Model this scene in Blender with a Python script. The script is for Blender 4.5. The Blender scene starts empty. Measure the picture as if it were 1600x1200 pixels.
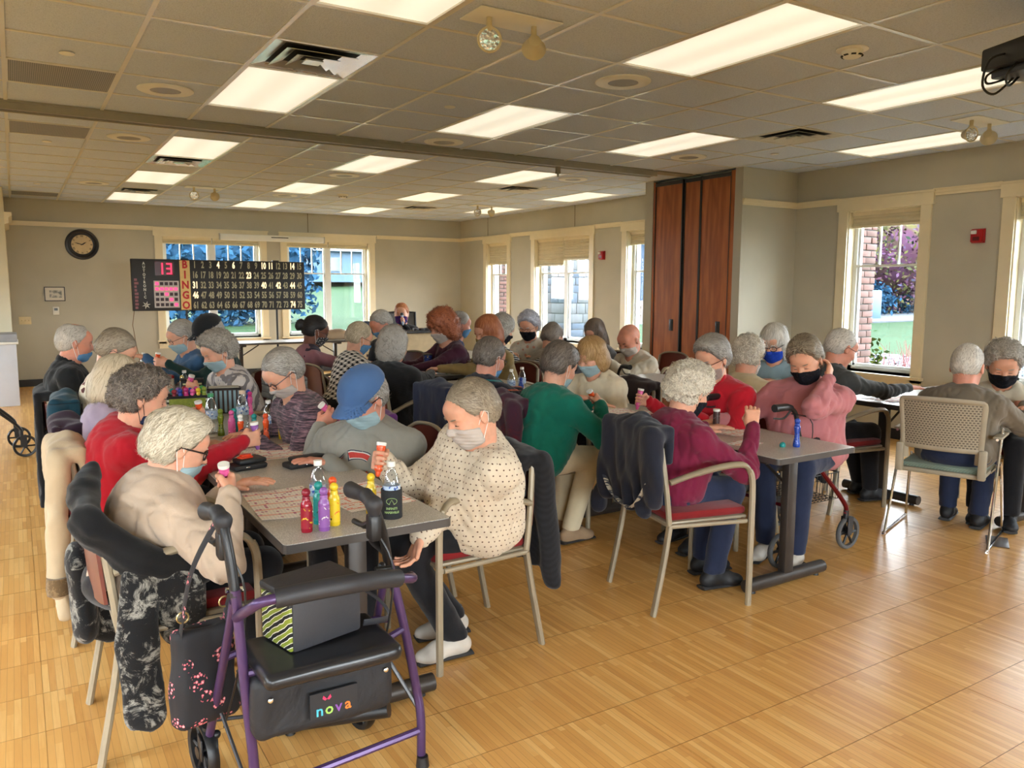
import bpy, bmesh, math, random
import numpy as np
from math import radians, sin, cos, pi
from mathutils import Vector, Matrix

sc = bpy.context.scene
col = sc.collection
random.seed(7)
rng = np.random.default_rng(5)

# ------------------------------------------------------------------ camera
EYE = 1.54
cam_data = bpy.data.cameras.new('camera')
cam = bpy.data.objects.new('camera', cam_data)
col.objects.link(cam)
cam_data.sensor_width = 36
cam_data.lens = 1233.9 * 36 / 1600
cam_data.clip_start = 0.05
cam_data.clip_end = 400
def camera_axes(pitch, yaw, roll):
    f = Vector((sin(yaw) * cos(pitch), cos(yaw) * cos(pitch), -sin(pitch)))
    r = Vector((cos(yaw), -sin(yaw), 0)); d = f.cross(r)
    return cos(roll) * r + sin(roll) * d, -sin(roll) * r + cos(roll) * d, f
_r, _d, _f = camera_axes(0.120934, 0.559874, -0.0039555)
cam.matrix_world = Matrix(((_r.x, -_d.x, -_f.x, 0), (_r.y, -_d.y, -_f.y, 0), (_r.z, -_d.z, -_f.z, EYE), (0, 0, 0, 1)))
sc.camera = cam

# ------------------------------------------------------------------ world, sun, exposure
sc.view_settings.view_transform = 'Standard'
sc.view_settings.look = 'None'
sc.view_settings.gamma = 1.0
sc.view_settings.use_curve_mapping = False
sc.view_settings.exposure = 1.08
w = bpy.data.worlds.new('sky'); sc.world = w; w.use_nodes = True
nt = w.node_tree; nt.nodes.clear()
o_ = nt.nodes.new('ShaderNodeOutputWorld'); b_ = nt.nodes.new('ShaderNodeBackground')
tc = nt.nodes.new('ShaderNodeTexCoord'); sp = nt.nodes.new('ShaderNodeSeparateXYZ'); cr = nt.nodes.new('ShaderNodeValToRGB')
cr.color_ramp.elements[0].position = 0.45; cr.color_ramp.elements[0].color = (0.97, 0.94, 0.92, 1)
cr.color_ramp.elements[1].position = 1.0; cr.color_ramp.elements[1].color = (0.75, 0.84, 1.0, 1)
mm = nt.nodes.new('ShaderNodeMath'); mm.operation = 'MULTIPLY_ADD'; mm.inputs[1].default_value = 0.5; mm.inputs[2].default_value = 0.5
nt.links.new(tc.outputs['Generated'], sp.inputs[0]); nt.links.new(sp.outputs[2], mm.inputs[0]); nt.links.new(mm.outputs[0], cr.inputs[0])
nt.links.new(cr.outputs[0], b_.inputs[0]); b_.inputs[1].default_value = 15; nt.links.new(b_.outputs[0], o_.inputs[0])
PANEL = 0.40          # brightness of the ceiling light panels
sc.cycles.use_denoising = True
sc.cycles.max_bounces = 8
sc.cycles.diffuse_bounces = 5
sc.cycles.glossy_bounces = 3
sc.cycles.transmission_bounces = 4
sc.cycles.transparent_max_bounces = 10
sc.cycles.caustics_reflective = False
sc.cycles.caustics_refractive = False
sc.cycles.sample_clamp_indirect = 6

# ------------------------------------------------------------------ materials
class NT:
    """small helper around a material's node tree"""
    def __init__(s, name):
        s.m = bpy.data.materials.new(name); s.m.use_nodes = True
        s.t = s.m.node_tree; s.b = s.t.nodes['Principled BSDF']; s._tc = None
    def n(s, kind, **kw):
        x = s.t.nodes.new('ShaderNode' + kind)
        for k, v in kw.items(): setattr(x, k, v)
        return x
    def l(s, a, b): s.t.links.new(a, b)
    def tc(s, what='Object'):
        if s._tc is None: s._tc = s.n('TexCoord')
        return s._tc.outputs[what]
    def map(s, scale=(1, 1, 1), rot=(0, 0, 0), loc=(0, 0, 0), what='Object'):
        m = s.n('Mapping'); s.l(s.tc(what), m.inputs[0])
        m.inputs['Scale'].default_value = scale; m.inputs['Rotation'].default_value = rot; m.inputs['Location'].default_value = loc
        return m.outputs[0]
    def noise(s, scale, vec=None, detail=3, rough=.5, dist=0):
        x = s.n('TexNoise'); x.inputs['Scale'].default_value = scale; x.inputs['Detail'].default_value = detail
        x.inputs['Roughness'].default_value = rough; x.inputs['Distortion'].default_value = dist
        s.l(vec if vec is not None else s.tc(), x.inputs['Vector']); return x
    def vor(s, scale, vec=None, feature='F1', rand=1.0):
        x = s.n('TexVoronoi'); x.feature = feature; x.inputs['Scale'].default_value = scale; x.inputs['Randomness'].default_value = rand
        s.l(vec if vec is not None else s.tc(), x.inputs['Vector']); return x
    def wave(s, scale, axis='X', vec=None, dist=0, profile='SIN'):
        x = s.n('TexWave'); x.bands_direction = axis; x.wave_profile = profile; x.inputs['Scale'].default_value = scale
        x.inputs['Distortion'].default_value = dist; s.l(vec if vec is not None else s.tc(), x.inputs['Vector']); return x
    def math(s, op, a, b=None, c=None, clamp=False):
        x = s.n('Math', operation=op); x.use_clamp = clamp
        for i, v in enumerate((a, b, c)):
            if v is None: continue
            if hasattr(v, 'links') or hasattr(v, 'is_linked'): s.l(v, x.inputs[i])
            else: x.inputs[i].default_value = v
        return x.outputs[0]
    def ramp(s, fac, stops, interp='LINEAR'):
        r = s.n('ValToRGB'); r.color_ramp.interpolation = interp; e = r.color_ramp.elements
        while len(e) < len(stops): e.new(0.5)
        for i, (p, c) in enumerate(stops): e[i].position = p; e[i].color = tuple(c[:3]) + (1,)
        s.l(fac, r.inputs[0]); return r.outputs[0]
    def mix(s, fac, a, b, blend='MIX'):
        x = s.n('Mix', data_type='RGBA', blend_type=blend)
        for i, v in ((0, fac), (6, a), (7, b)):
            if hasattr(v, 'is_linked'): s.l(v, x.inputs[i])
            elif i == 0: x.inputs[0].default_value = v
            else: x.inputs[i].default_value = tuple(v[:3]) + (1,)
        return x.outputs[2]
    def sep(s, vec):
        x = s.n('SeparateXYZ'); s.l(vec, x.inputs[0]); return x.outputs
    def bump(s, h, strength=.3, dist=.01):
        x = s.n('Bump'); x.inputs['Strength'].default_value = strength; x.inputs['Distance'].default_value = dist
        s.l(h, x.inputs['Height']); s.l(x.outputs[0], s.b.inputs['Normal'])
    def col(s, c):
        if hasattr(c, 'is_linked'): s.l(c, s.b.inputs['Base Color'])
        else: s.b.inputs['Base Color'].default_value = tuple(c[:3]) + (1,)
    def set(s, rough=.5, metal=0, spec=None, sheen=None):
        s.b.inputs['Roughness'].default_value = rough; s.b.inputs['Metallic'].default_value = metal
        if spec is not None: s.b.inputs['Specular IOR Level'].default_value = spec
        if sheen: s.b.inputs['Sheen Weight'].default_value = sheen

def srgb(r, g, b):
    f = lambda v: v / 12.92 if v <= .04045 else ((v + .055) / 1.055) ** 2.4
    return tuple(f(v / 255) for v in (r, g, b))
_mats = {}
def plain(name, c, rough=.5, metal=0, var=.12, bump=0, bscale=60, spec=None):
    """solid colour with slight mottling"""
    if name in _mats: return _mats[name]
    k = NT(name); nz = k.noise(9, detail=4)
    d = tuple(x * (1 - var) for x in c); e = tuple(min(1, x * (1 + var * .6)) for x in c)
    k.col(k.ramp(nz.outputs[0], [(.3, d), (.7, e)])); k.set(rough, metal, spec)
    if bump: k.bump(k.noise(bscale, detail=3).outputs[0], bump, .004)
    _mats[name] = k.m; return k.m
def emit(name, c, s):
    k = NT(name); k.col((0, 0, 0)); k.b.inputs['Emission Color'].default_value = tuple(c) + (1,)
    k.b.inputs['Emission Strength'].default_value = s; _mats[name] = k.m; return k.m

# ------------------------------------------------------------------ mesh helpers
class MB:
    """collects simple shapes; build() links them as one mesh object"""
    def __init__(s): s.v = []; s.f = []; s.mi = []; s.sm = []; s.cm = 0
    def add(s, vs, fs, smooth=False):
        o = len(s.v); s.v += [tuple(v) for v in vs]; s.f += [tuple(i + o for i in f) for f in fs]
        s.mi += [s.cm] * len(fs); s.sm += [smooth] * len(fs); return s
    def mat(s, i): s.cm = i; return s
    def box(s, lo, hi, M=None):
        x0, y0, z0 = lo; x1, y1, z1 = hi
        vs = [(x0,y0,z0),(x1,y0,z0),(x1,y1,z0),(x0,y1,z0),(x0,y0,z1),(x1,y0,z1),(x1,y1,z1),(x0,y1,z1)]
        if M is not None: vs = [M @ Vector(v) for v in vs]
        return s.add(vs, [(0,3,2,1),(4,5,6,7),(0,1,5,4),(1,2,6,5),(2,3,7,6),(3,0,4,7)])
    def bbox(s, lo, hi, b=.005, M=None):
        """box with chamfered edges"""
        vs = []; fs = []
        bm = bmesh.new(); bmesh.ops.create_cube(bm, size=1)
        c = [(lo[i] + hi[i]) / 2 for i in range(3)]; d = [hi[i] - lo[i] for i in range(3)]
        for v in bm.verts: v.co = Vector((c[i] + v.co[i] * d[i] for i in range(3)))
        bmesh.ops.bevel(bm, geom=bm.edges[:], offset=min(b, min(d) * .45), segments=2, affect='EDGES', profile=.5)
        bm.verts.index_update()
        vs = [(M @ v.co) if M is not None else v.co.copy() for v in bm.verts]; fs = [[v.index for v in f.verts] for f in bm.faces]
        bm.free(); return s.add(vs, fs, True)
    def prism(s, poly, z0, z1, M=None):
        n = len(poly); vs = [(x, y, z0) for x, y in poly] + [(x, y, z1) for x, y in poly]
        if M is not None: vs = [M @ Vector(v) for v in vs]
        return s.add(vs, [tuple(range(n))[::-1], tuple(range(n, 2 * n))] + [(i, (i + 1) % n, (i + 1) % n + n, i + n) for i in range(n)])
    def tube(s, pts, r, n=8, cap=True, closed=False, sq=None):
        """sweep a circle (or a list of radii) along points; sq=(a,b) flattens it"""
        P = [Vector(p) for p in pts]; m = len(P); R = r if isinstance(r, (list, tuple)) else [r] * m
        vs = []; up = None; A = None
        for i in range(m):
            t = (P[(i + 1) % m] - P[i - 1]) if closed else (P[min(i + 1, m - 1)] - P[max(i - 1, 0)])
            if t.length < 1e-9: t = Vector((0, 0, 1))
            t.normalize()
            if A is None:
                h = Vector((0, 0, 1)) if abs(t.z) < .9 else Vector((1, 0, 0)); A = t.cross(h).normalized()
            else: A = (A - A.dot(t) * t).normalized()
            B = t.cross(A); qa, qb = sq or (1, 1)
            for k in range(n):
                a = 2 * pi * k / n; vs.append(P[i] + (A * cos(a) * qa + B * sin(a) * qb) * R[i])
        fs = []
        for i in range(m if closed else m - 1):
            j = (i + 1) % m
            fs += [(i * n + k, i * n + (k + 1) % n, j * n + (k + 1) % n, j * n + k) for k in range(n)]
        if cap and not closed: fs += [tuple(range(n))[::-1], tuple((m - 1) * n + k for k in range(n))]
        return s.add(vs, fs, True)
    def cyl(s, p0, p1, r0, r1=None, n=16): return s.tube([p0, p1], [r0, r0 if r1 is None else r1], n)
    def lathe(s, prof, n=20, M=None):
        """profile of (r, z) turned about z"""
        vs = []; m = len(prof)
        for r, z in prof:
            for k in range(n): a = 2 * pi * k / n; vs.append((r * cos(a), r * sin(a), z))
        if M is not None: vs = [M @ Vector(v) for v in vs]
        fs = [(i * n + k, i * n + (k + 1) % n, (i + 1) * n + (k + 1) % n, (i + 1) * n + k) for i in range(m - 1) for k in range(n)]
        if tuple(prof[0]) != tuple(prof[-1]): fs += [tuple(range(n))[::-1], tuple((m - 1) * n + k for k in range(n))]
        return s.add(vs, fs, True)
    def ball(s, c, r, n=12, m=8):
        r = r if isinstance(r, (tuple, list)) else (r, r, r); pr = [(sin(pi * i / m), -cos(pi * i / m)) for i in range(m + 1)]
        vs = [(c[0] + r[0] * a * cos(2 * pi * k / n), c[1] + r[1] * a * sin(2 * pi * k / n), c[2] + r[2] * z) for a, z in pr for k in range(n)]
        fs = [(i * n + k, i * n + (k + 1) % n, (i + 1) * n + (k + 1) % n, (i + 1) * n + k) for i in range(m) for k in range(n)]
        return s.add(vs, fs, True)
    def build(s, name, mats, parent=None):
        me = bpy.data.meshes.new(name); me.from_pydata(s.v, [], s.f)
        for m in (mats if isinstance(mats, (list, tuple)) else [mats]): me.materials.append(m)
        me.polygons.foreach_set('material_index', s.mi); me.polygons.foreach_set('use_smooth', s.sm)
        me.validate(); me.update()
        if any(s.sm): auto_sharp(me)
        return link(name, me, parent)
def auto_sharp(me, ang=0.7):
    try: me.set_sharp_from_angle(angle=ang)
    except Exception: pass
def link(name, data, parent=None):
    o = bpy.data.objects.new(name, data); col.objects.link(o)
    if parent is not None: o.parent = parent
    return o
def tag(o, label=None, cat=None, group=None, kind=None):
    if label: o['label'] = label
    if cat: o['category'] = cat
    if group: o['group'] = group
    if kind: o['kind'] = kind
    return o
def thing(name, label, cat, loc=(0, 0, 0), rz=0, group=None):
    o = bpy.data.objects.new(name, None); col.objects.link(o); o.empty_display_size = .05
    o.location = loc; o.rotation_euler = (0, 0, rz); return tag(o, label, cat, group)
def copy_tree(o, parent=None):
    c = o.copy(); col.objects.link(c); c.parent = parent
    for ch in list(o.children): copy_tree(ch, c)
    return c
def place(o, loc, rz=None, label=None, group=None):
    o.location = loc
    if rz is not None: o.rotation_euler = (o.rotation_euler[0], o.rotation_euler[1], rz)
    if label: o['label'] = label
    if group: o['group'] = group
    return o
def text_mesh(body, size, ext=.001, off=0, sx=1.0, align='CENTER'):
    c = bpy.data.curves.new('lettering', 'FONT'); c.body = body; c.size = size; c.extrude = ext; c.offset = off
    c.align_x = align; c.align_y = 'CENTER'; c.resolution_u = 2
    o = bpy.data.objects.new('lettering', c); col.objects.link(o); o.scale.x = sx
    dg = bpy.context.evaluated_depsgraph_get(); me = bpy.data.meshes.new_from_object(o.evaluated_get(dg))
    me.transform(Matrix.Diagonal((sx, 1, 1, 1))); bpy.data.objects.remove(o); bpy.data.curves.remove(c); return me
def lettering(name, body, size, m, parent, M, ext=.0008, off=0, sx=1.0, align='CENTER'):
    me = text_mesh(body, size, ext, off, sx, align); me.materials.clear(); me.materials.append(m)
    o = link(name, me, parent); o.matrix_local = M; return o
def frame(o, x, y, z=None):
    """matrix whose local X / Y run along x / y, placed at o"""
    x = Vector(x).normalized(); y = Vector(y); y = (y - y.dot(x) * x).normalized(); z = x.cross(y)
    return Matrix(((x.x, y.x, z.x, o[0]), (x.y, y.y, z.y, o[1]), (x.z, y.z, z.z, o[2]), (0, 0, 0, 1)))
# ================================================================== THE ROOM
CZ = 2.854; XR = 7.66; YF = 14.2; XL = -3.2; YB = -3.6
def wall_mat(name, c):
    k = NT(name); n1 = k.noise(2.2, detail=3); k.col(k.ramp(n1.outputs[0], [(.3, [x * .95 for x in c]), (.7, [min(1, x * 1.04) for x in c])]))
    k.bump(k.noise(260, detail=2).outputs[0], .12, .002); k.set(.75, spec=.25); return k.m
M_wall = wall_mat('beige_wall_paint', srgb(184, 180, 164))
M_trim = plain('cream_trim_paint', srgb(226, 214, 182), .35, var=.03)
M_base = plain('black_vinyl_base', srgb(32, 31, 33), .45)
M_vinyl = plain('white_window_vinyl', srgb(225, 228, 228), .35, var=.03)
M_white = plain('white_plastic', srgb(225, 224, 216), .4, var=.03)
M_black = plain('black_plastic', srgb(22, 22, 24), .4)
M_chrome = plain('chrome', (.75, .75, .76), .15, 1, var=.04)
k = NT('window_glass'); k.t.nodes.remove(k.b)
_tr = k.n('BsdfTransparent'); _gl = k.n('BsdfGlossy'); _gl.inputs['Roughness'].default_value = .02; _mx = k.n('MixShader')
_tr.inputs[0].default_value = (.93, .97, .98, 1); _fr = k.n('LayerWeight'); _fr.inputs[0].default_value = .5
k.l(k.math('MULTIPLY_ADD', k.math('POWER', _fr.outputs[1], 5), .6, .03), _mx.inputs[0]); k.l(_tr.outputs[0], _mx.inputs[1]); k.l(_gl.outputs[0], _mx.inputs[2]); k.l(_mx.outputs[0], k.t.nodes['Material Output'].inputs[0])
M_glass = k.m

def struct(o, label=None): o['kind'] = 'structure'; tag(o, label); return o

# floor: parquet panels near by as pieces, strips drawn by the material
def floor_mat(name, tint=1.0):
    k = NT(name); g = k.n('NewGeometry'); P = g.outputs['Position']; s_ = k.sep(P)
    u = k.math('FLOOR', k.math('DIVIDE', s_[0], .0235)); row = k.math('DIVIDE', s_[1], .305); rfl = k.math('FLOOR', row)
    w1 = k.n('TexWhiteNoise', noise_dimensions='2D'); cx = k.n('CombineXYZ'); k.l(u, cx.inputs[0]); k.l(rfl, cx.inputs[1]); k.l(cx.outputs[0], w1.inputs['Vector'])
    off = k.math('MULTIPLY', w1.outputs[0], 1.0)
    seg = k.math('FLOOR', k.math('ADD', k.math('MULTIPLY', row, 1.0), 0))
    half = k.math('GREATER_THAN', k.math('FRACT', k.math('ADD', row, 0)), k.math('MULTIPLY_ADD', off, .7, .6))
    w2 = k.n('TexWhiteNoise', noise_dimensions='3D'); c2 = k.n('CombineXYZ'); k.l(u, c2.inputs[0]); k.l(seg, c2.inputs[1]); k.l(half, c2.inputs[2]); k.l(c2.outputs[0], w2.inputs['Vector'])
    mp = k.n('Mapping'); mp.inputs['Scale'].default_value = (60, 4, 1); k.l(P, mp.inputs[0]); gr = k.noise(2.0, mp.outputs[0], 4)
    v = k.math('ADD', k.math('MULTIPLY', w2.outputs[0], .62), k.math('MULTIPLY', gr.outputs[0], .45))
    c = k.ramp(v, [(.08, srgb(196, 138, 72)), (.3, srgb(214, 158, 86)), (.6, srgb(224, 170, 96)), (.88, srgb(238, 192, 120))])
    big = k.noise(.9, P, 2); c = k.mix(k.math('MULTIPLY', big.outputs[0], .35), c, srgb(160, 116, 66))
    fx = k.math('FRACT', k.math('DIVIDE', s_[0], .0235)); jx = k.math('LESS_THAN', fx, .07)
    fy = k.math('FRACT', row); jy = k.math('LESS_THAN', fy, .008)
    j = k.math('MAXIMUM', k.math('MULTIPLY', jx, .35), k.math('MULTIPLY', jy, .5)); c = k.mix(j, c, srgb(84, 54, 26))
    k.col(c); k.set(.3, spec=.5); rr = k.math('MULTIPLY_ADD', gr.outputs[0], .14, .24); k.l(rr, k.b.inputs['Roughness'])
    wv = k.noise(2.6, P, 2); k.bump(k.math('ADD', k.math('MULTIPLY', wv.outputs[0], 1.6), k.math('MULTIPLY', w2.outputs[0], .12)), .32, .006); return k.m
M_floor = floor_mat('maple_strip_parquet')
floor = struct(MB().box((XL - .2, YB - .2, -.12), (XR + .2, YF + .2, -.004)).build('floor', M_floor), 'honey maple strip parquet floor with satin finish')
pm = None; npan = 0
for iy in range(0, 46):
    for ix in range(-1, 26):
        x, y = ix * .61, iy * .305 + 1.22
        if x > XR - .3 or y > YF - .3 or x < -.7: continue
        d = Vector((x + .3, y + .15, -EYE)); z = d.dot(_f)
        if z < 1.2: continue
        u_, v_ = 800 + 1233.9 * d.dot(_r) / z, 600 + 1233.9 * d.dot(_d) / z
        if not (-80 < u_ < 1680 and 560 < v_ < 1290) or npan >= 296: continue
        if pm is None:
            pm = MB().box((.001, .001, -.006), (.609, .304, 0)).build('parquet_panel', M_floor, floor); o = pm
        else: o = link('parquet_panel', pm.data, floor)
        o.location = (x, y, random.uniform(-.0004, .0004)); npan += 1
# remaining strip floor level with the panels
fb = MB()
done = {(round(c.location.x, 2), round(c.location.y, 2)) for c in floor.children}
for iy in range(-16, 43):
    for ix in range(-6, 13):
        x, y = ix * .61, iy * .305 + 1.22
        if (round(x, 2), round(y, 2)) not in done: fb.box((x + .0005, y + .0005, -.006), (min(x + .6095, XR + .1), y + .3045, 0))
tag(fb.build('parquet_field', M_floor, floor), kind='stuff')

# walls -----------------------------------------------------------------
def wall_with_holes(name, axis, pos, a0, a1, holes, thick, zt=CZ + .05, label=None):
    """axis 'x': wall runs along x at y=pos; 'y': runs along y at x=pos; holes (a,b,z0,z1)"""
    mb = MB(); hs = sorted(holes); cur = a0
    def bx(s0, s1, z0, z1):
        if s1 - s0 < 1e-4 or z1 - z0 < 1e-4: return
        if axis == 'x': mb.box((s0, min(pos, pos + thick), z0), (s1, max(pos, pos + thick), z1))
        else: mb.box((min(pos, pos + thick), s0, z0), (max(pos, pos + thick), s1, z1))
    for h in hs:
        bx(cur, h[0], 0, zt); bx(h[0], h[1], 0, h[2]); bx(h[0], h[1], h[3], zt); cur = h[1]
    bx(cur, a1, 0, zt); return struct(mb.build(name, M_wall), label)
ZS, ZT = .66, 2.37
FW = [(2.10, 3.69), (4.15, 5.71)]
RW = [(12.39, 13.13, 1), (9.94, 11.48, 2), (7.85, 9.05, 1), (4.60, 5.41, 1), (2.72, 3.72, 2), (-.2, 1.3, 2)]
BW = [(-2.4, .2), (1.2, 3.6)]; LW = [(-2.8, .4), (1.0, 3.2), (4.2, 6.2), (8.6, 11.4)]
wall_with_holes('wall_far', 'x', YF, XL - .2, XR + .25, [(a, b, ZS, ZT) for a, b in FW], .25)
wall_with_holes('wall_right', 'y', XR, YB - .2, YF, [(a, b, ZS, ZT) for a, b, n in RW], .25)
wall_with_holes('wall_back', 'x', YB, XL - .2, XR + .25, [(a, b, ZS, ZT) for a, b in BW], -.25)
wall_with_holes('wall_left', 'y', XL, YB - .2, YF, [(a, b, ZS, ZT) for a, b in LW], -.25)
struct(MB().box((-1.6, 12.7, 0), (-.055, YF, CZ)).build('wall_recess', wall_mat('pale_wall_paint', srgb(214, 206, 180))), 'pale corner wall with moulded cap beside the white counter')
pier = struct(MB().box((6.86, 6.09, 0), (XR, 7.66, CZ)).box((6.76, 6.09, 0), (6.86, 6.20, CZ)).box((6.76, 7.52, 0), (6.86, 7.66, CZ)).build('wall_pocket', M_wall), 'beige wall bay that houses the folding partition panels')
# rail, cap trims
def rail(name, axis, pos, a0, a1, s):
    mb = MB(); 
    for z0, z1, t in ((2.45, 2.475, .012), (2.475, 2.505, .022), (2.505, 2.517, .03)):
        if axis == 'x': mb.box((a0, min(pos, pos + s * t), z0), (a1, max(pos, pos + s * t), z1))
        else: mb.box((min(pos, pos + s * t), a0, z0), (max(pos, pos + s * t), a1, z1))
    return struct(mb.build(name, M_trim))
rail('trim_1', 'x', YF, -.05, 1.98, -1); rail('trim_2', 'x', YF, 5.86, XR, -1)
for i, (a, b) in enumerate(((13.24, YF), (11.60, 12.27), (9.17, 9.83), (7.66, 7.74), (5.53, 6.09), (3.84, 4.48), (1.42, 2.60), (YB, -.32))): rail('trim_%d' % (i + 3), 'y', XR, a, b, -1)
rail('trim_11', 'x', 6.09, 6.76, XR, -1)
rail('trim_12', 'y', -.055, 12.7, YF, 1)
struct(MB().prism([(0, 0), (.05, .02), (.05, .09), (.09, .12), (.09, .16), (0, .16)], 12.66, YF, frame((-.055, 0, 2.36), (1, 0, 0), (0, 0, 1)) @ Matrix.Diagonal((1, 1, -1, 1))).build('trim_13', M_trim))
# upper wall panel joints (reveals)
for i, (ax, p) in enumerate((('x', 4.55), ('y', 13.1), ('y', 10.35))):
    if ax == 'x': m_ = MB().box((p - .006, YF - .004, 2.52), (p + .006, YF, CZ))
    else: m_ = MB().box((XR - .004, p - .006, 2.52), (XR, p + .006, CZ))
    struct(m_.build('trim_%d' % (14 + i), plain('reveal_shadow', srgb(120, 108, 84), .8)))
# baseboards
bb = lambda n, lo, hi: struct(MB().box(lo, hi).build(n, M_base))
bb('baseboard_far', (-.05, YF - .012, 0), (XR, YF, .11)); bb('baseboard_right', (XR - .012, YB, 0), (XR, 6.09, .11)); bb('baseboard_right_far', (XR - .012, 7.66, 0), (XR, YF, .11))
bb('baseboard_pocket', (6.76, 6.078, 0), (XR, 6.09, .11))

# windows -----------------------------------------------------------------
M_shade = plain('cellular_shade_fabric', srgb(206, 196, 166), .8, var=.05)
win_no = [0]
def window(axis, pos, a0, a1, units, s, shades, casing=True):
    """s: +1 if the room lies on the negative side of the wall"""
    win_no[0] += 1
    W = bpy.data.objects.new('window_%d' % win_no[0], None); col.objects.link(W); W['kind'] = 'structure'
    def P(a, d, z): return (a, pos + s * d, z) if axis == 'x' else (pos + s * d, a, z)
    def bx(mb, x0, x1, d0, d1, z0, z1):
        p, q = P(x0, d0, z0), P(x1, d1, z1); mb.box([min(p[i], q[i]) for i in range(3)], [max(p[i], q[i]) for i in range(3)])
    if casing:
        c = MB(); bx(c, a0 - .11, a0, -.022, 0, ZS - .06, ZT); bx(c, a1, a1 + .11, -.022, 0, ZS - .06, ZT)
        bx(c, a0 - .13, a1 + .13, -.03, 0, ZT, ZT + .135); bx(c, a0 - .14, a1 + .14, -.04, 0, ZT + .12, ZT + .14)
        c.build('casing', M_trim, W)
        c = MB(); bx(c, a0 - .13, a1 + .13, -.05, .1, ZS - .03, ZS); bx(c, a0 - .11, a1 + .11, -.022, 0, ZS - .14, ZS - .03); c.build('sill', M_trim, W)
    j = MB(); bx(j, a0, a0 + .012, 0, .25, ZS, ZT); bx(j, a1 - .012, a1, 0, .25, ZS, ZT); bx(j, a0, a1, 0, .25, ZT - .012, ZT); bx(j, a0, a1, .1, .25, ZS, ZS + .02); j.build('jamb', M_trim, W)
    wdt = (a1 - a0 - .024) / units; tz = 2.37 - .58
    for u in range(units):
        l = a0 + .012 + u * wdt; r = l + wdt; fr = MB()
        for x0, x1, z0, z1 in ((l, l + .045, ZS, ZT), (r - .045, r, ZS, ZT), (l, r, ZS, ZS + .055), (l, r, ZT - .05, ZT), (l + .045, r - .045, tz - .012, tz + .012)): bx(fr, x0, x1, .10, .17, z0, z1)
        for x0, x1, z0, z1 in ((l + .045, l + .07, ZS, ZT), (r - .07, r - .045, ZS, ZT), (l + .045, r - .045, ZS + .055, ZS + .08)): bx(fr, x0, x1, .12, .155, z0, z1)
        for q in (1, 2):
            xm = l + .07 + (r - l - .14) * q / 3; bx(fr, xm - .009, xm + .009, .125, .15, tz, ZT - .05)
        F = fr.build('window_frame', M_vinyl, W)
        g = MB(); bx(g, l + .05, r - .05, .136, .140, ZS + .06, ZT - .05); g.build('pane', M_glass, F)
        dz = shades[u % len(shades)]
        if dz > 0:
            sh = MB(); n = max(1, int(dz / .02)); x0, x1 = l + .01, r - .01; vs = []
            for q in range(n + 1):
                z = ZT - .015 - dz * q / n
                d_ = .045 + (.010 if q % 2 else 0)
                vs += [P(x0, d_, z), P(x1, d_, z), P(x0, d_ + .025, z), P(x1, d_ + .025, z)]
            fs = []
            for q in range(n):
                b = 4 * q; fs += [(b, b + 1, b + 5, b + 4), (b + 2, b + 6, b + 7, b + 3), (b, b + 4, b + 6, b + 2), (b + 1, b + 3, b + 7, b + 5)]
            sh.add(vs, fs); S = sh.build('shade', M_shade, W)
            sb = MB(); bx(sb, x0, x1, .04, .085, ZT - .015 - dz - .022, ZT - .015 - dz); bx(sb, x0, x1, .035, .09, ZT - .05, ZT - .012); sb.build('shade_rail', M_trim, S)
    return W
window('x', YF, *FW[0], 2, 1, [.085]); window('x', YF, *FW[1], 2, 1, [.085])
for (a, b, n), sh in zip(RW, ([.36], [.34, .42], [.16], [.14], [.16], [.16])): window('y', XR, a, b, n, 1, sh)
for a, b in BW: window('x', YB, a, b, 2, -1, [.1], False)
for a, b in LW: window('y', XL, a, b, 2, -1, [.1], False)
# daylight portals in the openings (guide sky sampling only)
def portal(cx, cy, wd, rot):
    L = bpy.data.lights.new('sky_portal', 'AREA'); L.shape = 'RECTANGLE'; L.size = wd; L.size_y = ZT - ZS; L.cycles.is_portal = True
    o = bpy.data.objects.new('sky_portal', L); col.objects.link(o); o.location = (cx, cy, (ZS + ZT) / 2); o.rotation_euler = rot
for a, b in FW: portal((a + b) / 2, YF + .24, b - a, (-pi / 2, 0, 0))
for a, b in BW: portal((a + b) / 2, YB - .24, b - a, (pi / 2, 0, 0))
for a, b in LW: portal(XL - .24, (a + b) / 2, b - a, (pi / 2, 0, -pi / 2))
for a, b, n in RW: portal(XR + .24, (a + b) / 2, b - a, (pi / 2, 0, pi / 2))

# ceiling -----------------------------------------------------------------
X0, Y0, G = .0297, 4.9918, .61
def tile_mat():
    k = NT('mineral_fibre_tile'); a = k.vor(150); nz = k.noise(70, detail=5)
    v = k.math('MULTIPLY', k.math('ADD', nz.outputs[0], a.outputs[0]), .6)
    k.col(k.ramp(v, [(.25, srgb(166, 178, 198)), (.6, srgb(200, 210, 228))])); k.bump(v, .5, .004); k.set(.9, spec=.15); return k.m
M_tile = tile_mat(); M_tee = plain('tee_bar_metal', srgb(212, 210, 202), .28, .25, var=.02)
ceiling = struct(MB().box((XL - .25, YB - .25, CZ + .03), (XR + .3, YF + .3, CZ + .2)).build('ceiling', plain('plenum_dark', srgb(120, 112, 100), .9)), 'suspended ceiling of square mineral tiles in a metal grid')
rows_near = [(Y0 + G * j, Y0 + G * (j + 1)) for j in range(-14, 3)]; rows_far = [(Y0 + G * (j + .3), Y0 + G * (j + 1.3)) for j in range(3, 15)]
fix = {}
def cell(i, j, far=False): return (i, (j, far))
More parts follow.
